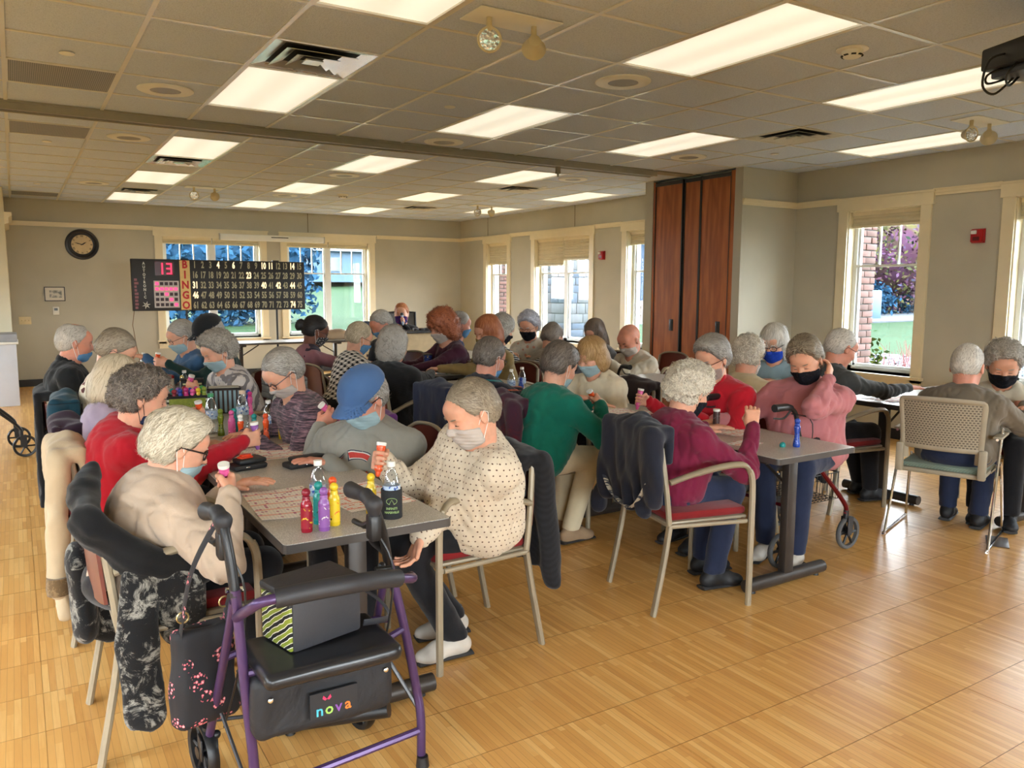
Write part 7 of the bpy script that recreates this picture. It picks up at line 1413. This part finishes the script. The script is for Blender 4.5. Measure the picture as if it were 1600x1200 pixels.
# daubers in hands
for k_, s, lb, bo, pt in (('P1', -1, 'pink and black dauber held up by the cream-sweater person', PNK, (BLK, BLK)), ('P2', -1, 'dark purple dauber held tip down by the person in red', PUR, (BLK, BLK)), ('P3', -1, 'orange and black dauber held by the lilac-sweater person', ORG, (BLK, BLK)), ('P6', -1, 'orange dauber held over a sheet by the dotted-blouse person', ORG, (YEL, BLK)), ('P7', -1, 'pink dauber held over a sheet by the person in the blue cap', PNK, (MAG, BLK)), ('P9', 1, 'pink dauber held by the swirl-print top person', PNK, None), ('P10', 1, 'orange dauber held by the person in the black cap', ORG, None), ('P26', -1, 'orange dauber held slanting by the teal-green sweater person', ORG, (BLK, BLK)), ('P29', -1, 'pink dauber held by the red polo person', PNK, (MAG, BLK))):
    H = INFO[k_]['hands'][s]; c = H @ V3((.093, 0, -.0225, 1)); up = H[:3, 1] / np.linalg.norm(H[:3, 1]); z = -up; x = H[:3, 0]; y = np.cross(z, x); o = c[:3] + up * .070
    dauber(lb, bo, bo, 'B', M=Matrix(((x[0], y[0], z[0], o[0]), (x[1], y[1], z[1], o[1]), (x[2], y[2], z[2], o[2]), (0, 0, 0, 1))), capped=False, prt=pt)
o = dauber('brown dauber with white base standing on its tip between the maroon and pink sweaters', srgb(70, 44, 40), BLK, 'A', M=Matrix.Translation((3.32, 3.12, TZ + .134)) @ Matrix.Rotation(pi, 4, 'X'), capped=False)
# loose caps
for lb, x, y, c_ in (('magenta dauber cap lying on the right table', 3.47, 4.20, MAG), ('orange dauber cap lying on the right table edge', 3.14, 3.87, ORG), ('teal dauber cap lying beside the blue dauber', 3.32, 2.66, TEA)):
    o = MB().lathe([(0, 0), (.014, 0), (.0155, .006), (.0155, .014), (.011, .022), (.005, .0255), (0, .026)], 18).build('dauber_cap', plain('cap_%d_%d_%d' % tuple(int(v * 99) for v in c_), c_, .35)); tag(o, lb, 'cap', 'loose dauber caps'); o.location = (x, y, TZ)
# water bottles
k = NT('clear_plastic'); k.t.nodes.remove(k.b); a_ = k.n('BsdfTransparent'); a_.inputs[0].default_value = (.90, .94, .96, 1); g_ = k.n('BsdfGlossy'); g_.inputs['Roughness'].default_value = .08; mx = k.n('MixShader'); lw = k.n('LayerWeight'); lw.inputs[0].default_value = .35
k.l(k.math('MULTIPLY_ADD', lw.outputs[1], .75, .06), mx.inputs[0]); k.l(a_.outputs[0], mx.inputs[1]); k.l(g_.outputs[0], mx.inputs[2]); k.l(mx.outputs[0], k.t.nodes['Material Output'].inputs[0]); M_pet = k.m
M_wlab = print_mat('water_label', srgb(170, 190, 214), srgb(36, 74, 150), WHT)
BP = [(0, 0), (.026, 0), (.031, .006), (.031, .030), (.0295, .034), (.031, .038), (.0295, .048), (.031, .056), (.0295, .066), (.031, .074), (.0305, .118), (.029, .134), (.020, .160), (.0125, .176), (.0125, .186), (0, .186)]
def bottle(label, x, y, capc=WHT, z=TZ, sc_=1.0, wrap=True):
    t = thing('water_bottle', label, 'bottle', (x, y, z), x * 7, 'clear water bottles'); t.scale = (sc_,) * 3
    MB().lathe(BP, 20).build('bottle_body', M_pet, t); MB().lathe([(0, .184), (.0145, .184), (.0148, .186), (.0145, .202), (0, .203)], 18).build('cap', plain('bcap_%d_%d_%d' % tuple(int(v * 99) for v in capc), capc, .4), t)
    if wrap: MB().lathe([(.0313, .076), (.0316, .078), (.0316, .116), (.0313, .118)], 20).build('label_wrap', M_wlab, t)
    return t
bottle('clear water bottle behind the front dauber cluster', .875, 2.69); bottle('water bottle with green cap in the second row of the front table', .885, 4.55, srgb(60, 140, 90), sc_=1.12); bottle('water bottle between the orange and yellow daubers', 1.13, 4.29); bottle('water bottle with pale cap behind the teal hourglass dauber', 1.07, 4.62, srgb(224, 200, 176), sc_=1.1)
bottle('water bottle beside the yellow and black striped bag', 1.02, 6.15); bottle('water bottle at the far end of the left table', .95, 7.75, sc_=1.1); bottle('left of two water bottles behind the teal-green sweater', 3.14, 5.02); bottle('right of two water bottles behind the teal-green sweater', 3.30, 5.12); bottle('water bottle before the pastel print shirt', 4.48, 7.42, sc_=1.1)
t = bottle('water bottle in a black foam sleeve at the front table corner', 1.09, 2.54); M_koo = plain('black_neoprene', srgb(26, 27, 30), .8, bump=.3, bscale=200)
MB().lathe([(0, -.001), (.036, -.001), (.0375, .004), (.0375, .098), (.0365, .104), (.033, .104), (.033, .002), (0, .002)], 28).build('foam_sleeve', M_koo, t); M_kg = plain('pale_green_print', srgb(132, 158, 96), .6)
def curved(name, me, r, z, m, parent, face, dx=0):
    for v in me.vertices:
        a = (v.co.x + dx) / r; rr = r + .0004 + v.co.z; v.co = Vector((sin(a) * rr, -cos(a) * rr, z + v.co.y))
    me.materials.clear(); me.materials.append(m); o = link(name, me, parent); o.rotation_euler = (0, 0, face); return o
fa = -math.atan2(1.09, 2.54) - 1.09 * 7
for s_, sz, z in (('INFINITI', .0115, .040), ('NAPERVILLE', .0105, .026)): curved('sleeve_lettering', text_mesh(s_, sz, .0003, .0003, .95), .0375, z, M_kg, t, fa)
b = MB(); b.tube([(.019 * cos(a), .0115 * sin(a), 0) for a in [(-70 + 16 * q) * pi / 180 for q in range(21)]], .0011, 5); b.tube([(-.009, -.010, 0), (0, .006, 0), (.009, -.010, 0)], .0011, 5); o = b.build('sleeve_emblem', M_kg); me = o.data; bpy.data.objects.remove(o); curved('sleeve_emblem', me, .0375, .066, M_kg, t, fa)
# bingo sheets
def sheet_mat(name, dab, amt):
    k = NT(name); P = k.sep(k.tc()); cw = .0128
    u, v = k.math('DIVIDE', P[0], cw), k.math('DIVIDE', P[1], cw); fu, fv, iu, iv = k.math('FRACT', u), k.math('FRACT', v), k.math('FLOOR', u), k.math('FLOOR', v)
    c = k.n('CombineXYZ'); k.l(iu, c.inputs[0]); k.l(iv, c.inputs[1]); wn = k.n('TexWhiteNoise', noise_dimensions='2D'); k.l(c.outputs[0], wn.inputs['Vector'])
    ab = lambda x: k.math('ABSOLUTE', k.math('SUBTRACT', x, .5))
    tx = k.noise(900, None, 2); num = k.math('MULTIPLY', k.math('MULTIPLY', k.math('LESS_THAN', ab(fu), .26), k.math('LESS_THAN', ab(fv), .22)), k.math('GREATER_THAN', tx.outputs[0], .46))
    line = k.math('MAXIMUM', k.math('LESS_THAN', fu, .06), k.math('LESS_THAN', fv, .06)); hdr = k.math('LESS_THAN', k.math('MODULO', k.math('ADD', iv, 120), 6), .5)
    r2 = k.math('ADD', k.math('POWER', k.math('SUBTRACT', fu, .5), 2), k.math('POWER', k.math('SUBTRACT', fv, .5), 2)); db = k.math('MULTIPLY', k.math('LESS_THAN', r2, .2), k.math('LESS_THAN', wn.outputs[0], amt))
    x = k.mix(num, srgb(246, 242, 236), srgb(196, 190, 190)); x = k.mix(line, x, srgb(240, 222, 214)); x = k.mix(k.math('MULTIPLY', hdr, k.math('MULTIPLY_ADD', num, -.5, .75)), x, srgb(236, 150, 128)); x = k.mix(k.math('MULTIPLY', db, .85), x, dab); k.col(x); k.set(.7); return k.m
SM = {'m': sheet_mat('sheet_magenta_dabs', srgb(176, 56, 130), .17), 'o': sheet_mat('sheet_orange_dabs', srgb(214, 74, 34), .19)}
def paper(label, x, y, w_, h_, deg, mk, z=TZ, seed=0):
    R = random.Random(seed); c = [R.uniform(0, .006) for _ in range(4)]
    def f(u, v): cz_ = .0008 + c[0] * max(0, .5 - u - v) ** 2 * 4 + c[1] * max(0, u + v - 1.5) ** 2 * 4 + .0006 * sin(9 * u + seed); return (((u - .5) * w_, (v - .5) * h_, cz_), (0, 0, 1))
    v_, f_ = sheet(f, 8, 10, .0007); o = MB().add(v_, f_, True).build('bingo_sheet', SM[mk]); tag(o, label, 'paper', 'bingo sheets'); o.location = (x, y, z); o.rotation_euler = (0, 0, radians(deg)); return o
for i, a in enumerate((('bingo sheet with magenta dabs nearest the camera on the left of the front table', .815, 2.92, .24, .42, -4, 'm'), ('bingo sheet with orange dabs before the dotted-blouse person', 1.10, 2.86, .27, .37, 6, 'o'), ('bingo sheet with magenta dabs beside the black pouches, before the red sleeve', .80, 3.86, .24, .30, -22, 'm'), ('bingo sheet with magenta dabs under the blue-cap person’s hands', 1.08, 3.88, .27, .34, 4, 'm'), ('bingo sheet before the space-dyed top person', 1.13, 4.45, .2, .1, 2, 'o'), ('bingo sheet before the lilac-sweater person', .80, 4.72, .22, .26, 4, 'o'),
    ('bingo sheet before the swirl-print top person', .97, 6.45, .3, .36, 0, 'o'), ('bingo sheet far along the left table', .95, 7.3, .3, .36, 3, 'm'), ('bingo sheet with pink dabs before the teal-green sweater person', 3.32, 4.10, .30, .40, -8, 'm'), ('bingo sheet before the red polo person', 3.47, 3.76, .28, .36, 6, 'm'), ('small bingo sheet by the pink-sweater person’s hand', 3.42, 3.12, .2, .3, 0, 'o'), ('bingo sheet corner before the maroon sweater', 3.22, 2.82, .16, .12, 10, 'o'), ('bingo sheet on the table under the right window', 5.52, 3.44, .40, .26, 0, 'm'), ('bingo sheet under the bald person’s hands', 5.32, 6.72, .3, .4, 5, 'o'), ('bingo sheet on the middle table end', 3.18, 6.68, .24, .24, 5, 'm'), ('bingo sheet by the tan-jacket person’s arm', 3.44, 6.85, .24, .3, 5, 'o'))): paper(*a, seed=i)
o = MB().bbox((-.06, -.11, 0), (.06, .11, .004), .001).bbox((-.058, -.10, .004), (.062, .105, .009), .001).bbox((-.06, -.11, .010), (.055, .10, .014), .001).build('paper_stack', SM['o']); tag(o, 'small stack of folded bingo papers beside the maroon sweater', 'paper'); o.location = (3.20, 3.62, TZ); o.rotation_euler = (0, 0, .35)
# pouches, lid, wrapper
M_zip = plain('black_pouch_leather', srgb(26, 26, 28), .5, bump=.3, bscale=120)
for lb, x, y, w_, h_, d in (('small black zip pouch with a red wrapper on it', .84, 3.585, .155, .10, 12), ('larger black zip pouch lying open before the blue-cap person', 1.09, 3.50, .215, .085, 10)):
    t = thing('zip_pouch', lb, 'pouch', (x, y, TZ), radians(d), 'black zip pouches'); MB().bbox((-w_ / 2, -h_ / 2, 0), (w_ / 2, h_ / 2, .026), .010).build('pouch_body', M_zip, t); MB().bbox((-w_ / 2 + .03, -h_ / 2 + .015, .024), (w_ / 2 + .004, h_ / 2, .046), .009).build('flap', M_zip, t); MB().tube(arc([(-w_ / 2 + .004, -h_ / 2 - .002, .018), (0, -h_ / 2 - .004, .020), (w_ / 2 - .004, -h_ / 2 - .002, .018)]), .0022, 6).build('zip', M_gm, t); MB().bbox((-.03, -h_ / 2 - .008, .014), (-.010, -h_ / 2 + .0, .019), .001).build('zip_pull', M_chrome, t)
o = MB().bbox((-.03, -.02, 0), (.03, .02, .009), .004).bbox((-.02, -.012, .007), (.026, .016, .018), .004).build('sweet_wrapper', plain('red_wrapper', srgb(206, 62, 30), .3, bump=.5)); tag(o, 'crumpled red-orange wrapper on the small black pouch', 'wrapper'); o.location = (.835, 3.59, TZ + .046); o.rotation_euler = (0, 0, .4)
o = MB().lathe([(0, 0), (.026, 0), (.028, .003), (.028, .005), (0, .004)], 20).build('cup_lid', M_white); tag(o, 'white round lid beside the green-capped bottle', 'lid'); o.location = (.86, 4.44, TZ)
# lunch bags on the left table
def lbag(label, x, y, w_, d_, h_, deg, mf, ms, top=None):
    t = thing('lunch_bag', label, 'bag', (x, y, TZ), radians(deg), 'bags on the left tables'); MB().bbox((-w_ / 2, -d_ / 2, 0), (w_ / 2, d_ / 2, h_), .012).build('body', ms, t); MB().bbox((-w_ / 2 + .014, -d_ / 2 - .004, .006), (w_ / 2 - .014, -d_ / 2 + .004, h_ - .016), .003).build('front_panel', mf, t); MB().tube([(-w_ / 2, -d_ / 2, h_ - .004), (w_ / 2, -d_ / 2, h_ - .004), (w_ / 2, d_ / 2, h_ - .004), (-w_ / 2, d_ / 2, h_ - .004)], .005, 6, closed=True).build('rim_piping', M_black, t)
    if top: MB().bbox((-w_ / 2 + .01, -d_ / 2 + .01, h_ - .004), (w_ / 2 - .01, d_ / 2 - .01, h_ + .004), .003).build('inner_lid', top, t)
    return t
k = NT('lime_print'); n1 = k.noise(60, detail=3); k.col(k.ramp(n1.outputs[0], [(.4, srgb(122, 134, 34)), (.62, srgb(138, 150, 44)), (.70, srgb(84, 92, 30))])); k.set(.6); M_lime = k.m
def striped(name, a, b_, axis, per, fr_=.5):
    k = NT(name); P = k.sep(k.tc()); k.col(k.mix(k.math('LESS_THAN', k.math('FRACT', k.math('DIVIDE', P[axis], per)), fr_), a, b_)); k.set(.6); return k.m
lbag('lime green lunch bag with black and white striped sides, full of daubers', .865, 5.16, .235, .15, .15, -8, M_lime, striped('bw_stripe', srgb(206, 202, 190), srgb(24, 24, 26), 2, .026), plain('bag_dark_inside', srgb(24, 24, 28), .8))
lbag('brown and pale blue striped handbag on the left table', 1.115, 5.30, .205, .12, .165, -12, striped('brown_blue_stripe', srgb(52, 32, 26), srgb(130, 160, 172), 0, .028, .55), plain('dark_brown_trim', srgb(48, 32, 28), .6), plain('crumpled_foil', srgb(176, 172, 158), .4, .2, bump=.6))
lbag('small yellow and black striped bag behind the lime lunch bag', 1.02, 5.86, .15, .10, .17, -8, striped('yellow_black_stripe', srgb(192, 186, 132), srgb(24, 24, 26), 2, .024), plain('bag_black', srgb(26, 26, 28), .7))
CC = (RED, BLU, MAG, PNK, YEL, GRN, TEA, PUR, RED, BLU, MAG, srgb(30, 130, 60)); CN = ('red', 'dark blue', 'magenta', 'pink', 'yellow', 'olive', 'teal', 'purple', 'crimson', 'navy', 'plum', 'emerald')
for q in range(12): u, v = q % 6, q // 6; dauber(CN[q] + '-capped dauber standing in the lime green lunch bag, ' + ('front row' if v == 0 else 'back row'), CC[q], CC[q], 'A', loc=(.785 + u * .034, 5.115 + v * .07 - u * .004, TZ + .042 + (q % 3) * .005))
for lb, x, y, z in (('red and white checked tin far along the left table', .98, 6.62, TZ), ('second red and white tin farther along the left table', 1.06, 6.98, TZ)):
    t = thing('tin', lb, 'tin', (x, y, z)); MB().lathe([(0, 0), (.04, 0), (.042, .01), (.042, .10), (0, .10)], 20).build('tin_body', print_mat('red_white_check', srgb(206, 196, 180), srgb(176, 30, 36), WHT), t); MB().lathe([(0, .10), (.044, .10), (.044, .118), (.03, .126), (0, .128)], 20).build('tin_lid', M_red, t)
# white carrier bag, far bundle, blue sleeve on mid table etc.
F = Field((-.16, -.16, -.02), (.16, .16, .30), .010); F.ell((0, 0, .11), (.11, .10, .12), .05); F.cone((0, 0, .2), (.02, 0, .27), .05, .03, .04); F.D += (.014 * gn(*F.grid(), 34, 61, 1.3)).astype(np.float32)
o = skin('carrier_bag', [F.surface()], plain('white_poly_bag', srgb(206, 202, 190), .35, bump=.4)); tag(o, 'crumpled white plastic bag hanging behind the swirl-print top person', 'bag'); o.location = (1.62, 5.62, .60)
F = Field((-.42, -.18, -.02), (.42, .18, .22), .016); F.ell((0, 0, .05), (.34, .12, .09), .05); F.ell((.15, 0, .08), (.18, .10, .07), .05); F.D += (.014 * gn(*F.grid(), 18, 62, 1.2)).astype(np.float32); F.clip((0, 0, -1), 0)
o = skin('cloth_bundle', [F.surface()], cloth('tan_bundle', srgb(170, 148, 122))); tag(o, 'tan cloth bundle on the far folding table', 'bag'); o.location = (4.12, 12.0, TZ)
F = Field((-.18, -.12, -.01), (.18, .12, .08), .009); F.ell((0, 0, .015), (.13, .08, .03), .03); F.D += (.010 * gn(*F.grid(), 30, 63, 1.2)).astype(np.float32); F.clip((0, 0, -1), 0)
o = skin('napkin', [F.surface()], cloth('green_white_napkin', srgb(206, 204, 194), 'marble', srgb(70, 120, 50), srgb(30, 70, 50), 1.2)); tag(o, 'crumpled green and white napkin on the end of the middle table', 'napkin'); o.location = (3.44, 6.64, TZ)
t = thing('drink_pouch', 'dark blue patterned tumbler on the middle table', 'cup', (3.36, 6.90, TZ)); MB().lathe([(0, 0), (.035, 0), (.04, .01), (.044, .16), (0, .16)], 20).build('cup_body', print_mat('blue_yellow_print', srgb(28, 50, 120), srgb(20, 22, 30), YEL), t); MB().lathe([(0, .16), (.046, .16), (.046, .17), (.03, .178), (0, .178)], 20).build('lid', M_black, t)
t = thing('plate', 'cream paper plate on the middle table', 'plate', (3.22, 7.02, TZ)); MB().lathe([(0, .002), (.07, .002), (.10, .012), (.105, .014), (.10, .010), (.07, 0), (0, 0)], 28).build('plate_dish', plain('cream_paper', srgb(214, 202, 170), .6), t)
t = thing('tumbler', 'blue tumbler on a dark box at the left end of the caller desk', 'cup', (4.08, 10.3, .94)); MB().bbox((-.05, -.05, 0), (.05, .05, .14), .006).build('dark_box', plain('dark_box', srgb(40, 50, 70), .5), t); MB().lathe([(0, .02), (.045, .02), (.05, .04), (.05, .10), (.03, .12), (0, .12)], 18, Matrix.Translation((.09, 0, -.02))).build('blue_body', plain('blue_body', srgb(30, 50, 120), .4), t)
H = INFO['P16']['hands'][1]; c = H @ V3((.093, 0, -.0225, 1)); up = Vector(H[:3, 1]); t = thing('microphone', 'silver and blue hand microphone at the caller’s mouth', 'microphone', tuple(c[:3])); q = Vector((.15, .55, .9)).normalized(); M = q.to_track_quat('Z', 'Y').to_matrix().to_4x4()
MB().lathe([(0, -.08), (.013, -.08), (.016, .05), (.02, .07), (0, .075)], 14, M).build('handle', plain('pale_mic', srgb(170, 190, 214), .35, .3), t); MB().ball(tuple(q * .095), .026, 14, 10).build('mic_head', M_gm, t)
# big tote bag on the parked rollator, counter at the left, floor box
F = Field((-.28, -.22, .0), (.28, .22, .44), .012); F.rbox((0, 0, .19), (.20, .13, .17), .04); F.D += (.010 * gn(*F.grid(), 18, 64, 1.2)).astype(np.float32)
t = thing('tote_bag', 'large black tote bag standing on the parked rollator', 'bag', (4.02, 5.38, .56), .2); skin('bag_body', [F.surface()], plain('black_canvas', srgb(36, 36, 42), .7), t)
for s in (1, -1): MB().tube(arc([(-.12, s * .09, .34), (-.10, s * .08, .44), (.06, s * .08, .45), (.10, s * .09, .34)]), .010, 6, sq=(1, .4)).build('handle', M_black, t)
t = thing('counter_cabinet', 'white and grey serving cabinet at the left edge', 'cabinet', (-.62, 11.95, 0)); M_cab = plain('cool_white_laminate', srgb(196, 200, 208), .4, var=.03)
MB().bbox((0, 0, .0), (.60, .55, .80), .01).build('cabinet_body', M_cab, t); MB().bbox((-.02, -.03, .80), (.625, .58, .83), .006).build('cabinet_top', M_white, t); MB().bbox((.01, .0, .83), (.615, .55, .93), .012).build('lid', plain('grey_lid', srgb(150, 152, 156), .5), t)
o = MB().bbox((-.11, -.06, 0), (.11, .06, .006), .002).build('floor_outlet', plain('bronze_plate', srgb(70, 58, 48), .35, .5)); tag(o, 'bronze floor outlet cover at the right edge', 'outlet'); o.location = (5.03, 2.40, .0005); o.rotation_euler = (0, 0, .5)
# chest print on the grey sweatshirt, projected on to the cloth
from mathutils.bvhtree import BVHTree
def decal(key, me, c, rt, upv, m, name, lift=.0016, part=None):
    i_ = INFO[key]; T = part or i_['top']; bv = BVHTree.FromPolygons([v.co for v in T.data.vertices], [p.vertices for p in T.data.polygons]); c, rt, upv = Vector(c), Vector(rt).normalized(), Vector(upv).normalized(); n = rt.cross(upv)
    for v in me.vertices:
        o = c + rt * v.co.x + upv * v.co.y + n * .09; h = bv.ray_cast(o, -n, .4)
        z = h[0] if h[0] is not None else o - n * .09
        v.co = z + n * (lift + max(0, v.co.z))
    me.materials.clear(); me.materials.append(m); return link(name, me, T)
def ring_me(pts, w_, th=.0006):
    """flat strip along pts (x,y)"""
    vs = []; fs = []; n = len(pts)
    for i, (x, y) in enumerate(pts):
        a, b = pts[max(i - 1, 0)], pts[min(i + 1, n - 1)]; tx, ty = b[0] - a[0], b[1] - a[1]; L = math.hypot(tx, ty); w2 = w_[i] if isinstance(w_, list) else w_; vs += [(x - ty / L * w2, y + tx / L * w2, th), (x + ty / L * w2, y - tx / L * w2, th)]
    fs = [(2 * i, 2 * i + 1, 2 * i + 3, 2 * i + 2) for i in range(n - 1)]; me = bpy.data.meshes.new('strip'); me.from_pydata(vs, [], fs); me.update(); return me
i_ = INFO['P7']; N_, U_, F_ = i_['N'], i_['U'], i_['Fw']; Cc = N_ - U_ * .085 + F_ * .1 + V3((0, .0, 0)); rt = Vector((0, 1, 0)); uu = Vector(U_)
cpts = [(.074 * cos(a), .046 * sin(a)) for a in [(42 + 12 * q) * pi / 180 for q in range(24)]]
decal('P7', ring_me(cpts, .0185), Cc, rt, uu, plain('logo_navy', srgb(36, 40, 60), .6), 'chest_logo', .0012); decal('P7', ring_me(cpts, .0145), Cc, rt, uu, plain('logo_white_edge', srgb(214, 210, 204), .6), 'chest_logo', .0022); decal('P7', ring_me(cpts, .0105), Cc, rt, uu, plain('logo_red', srgb(190, 44, 30), .6), 'chest_logo', .0032)
decal('P7', text_mesh('FOOTBALL', .034, .0003, .001, 1.0), N_ - U_ * .150 + F_ * .1, rt, uu, plain('print_charcoal', srgb(52, 52, 58), .7), 'chest_lettering')
tr = [o for o in INFO['P25']['root'].children if o.name.startswith('trousers')][0]
sw_ = [(-.05, .02), (-.055, .0), (-.04, -.014), (-.01, -.010), (.04, .008), (.09, .026)]; decal('P25', ring_me(sw_, [.002, .010, .012, .010, .006, .001]), (.22, .16, .57), (-1, 0, 0), (0, .25, 1), plain('white_swoosh', WHT, .5), 'printed_mark', .003, tr)
# necklace / lanyard of the blue-cap person, glasses cords
MB().tube([Vector(N_ + U_ * .02 + F_ * .03 + V3((0, s * .062, 0))) for s in (1,)] + [Vector(N_ - U_ * .03 + F_ * .09 + V3((0, .05, 0))), Vector(N_ - U_ * .13 + F_ * .150 + V3((0, .012, 0))), Vector(N_ - U_ * .13 + F_ * .150 + V3((0, -.012, 0))), Vector(N_ - U_ * .03 + F_ * .09 + V3((0, -.05, 0))), Vector(N_ + U_ * .02 + F_ * .03 + V3((0, -.062, 0)))], .0035, 6).build('bead_necklace', plain('silver_beads', srgb(150, 146, 140), .3, .4, bump=.8, bscale=300), i_['root'])
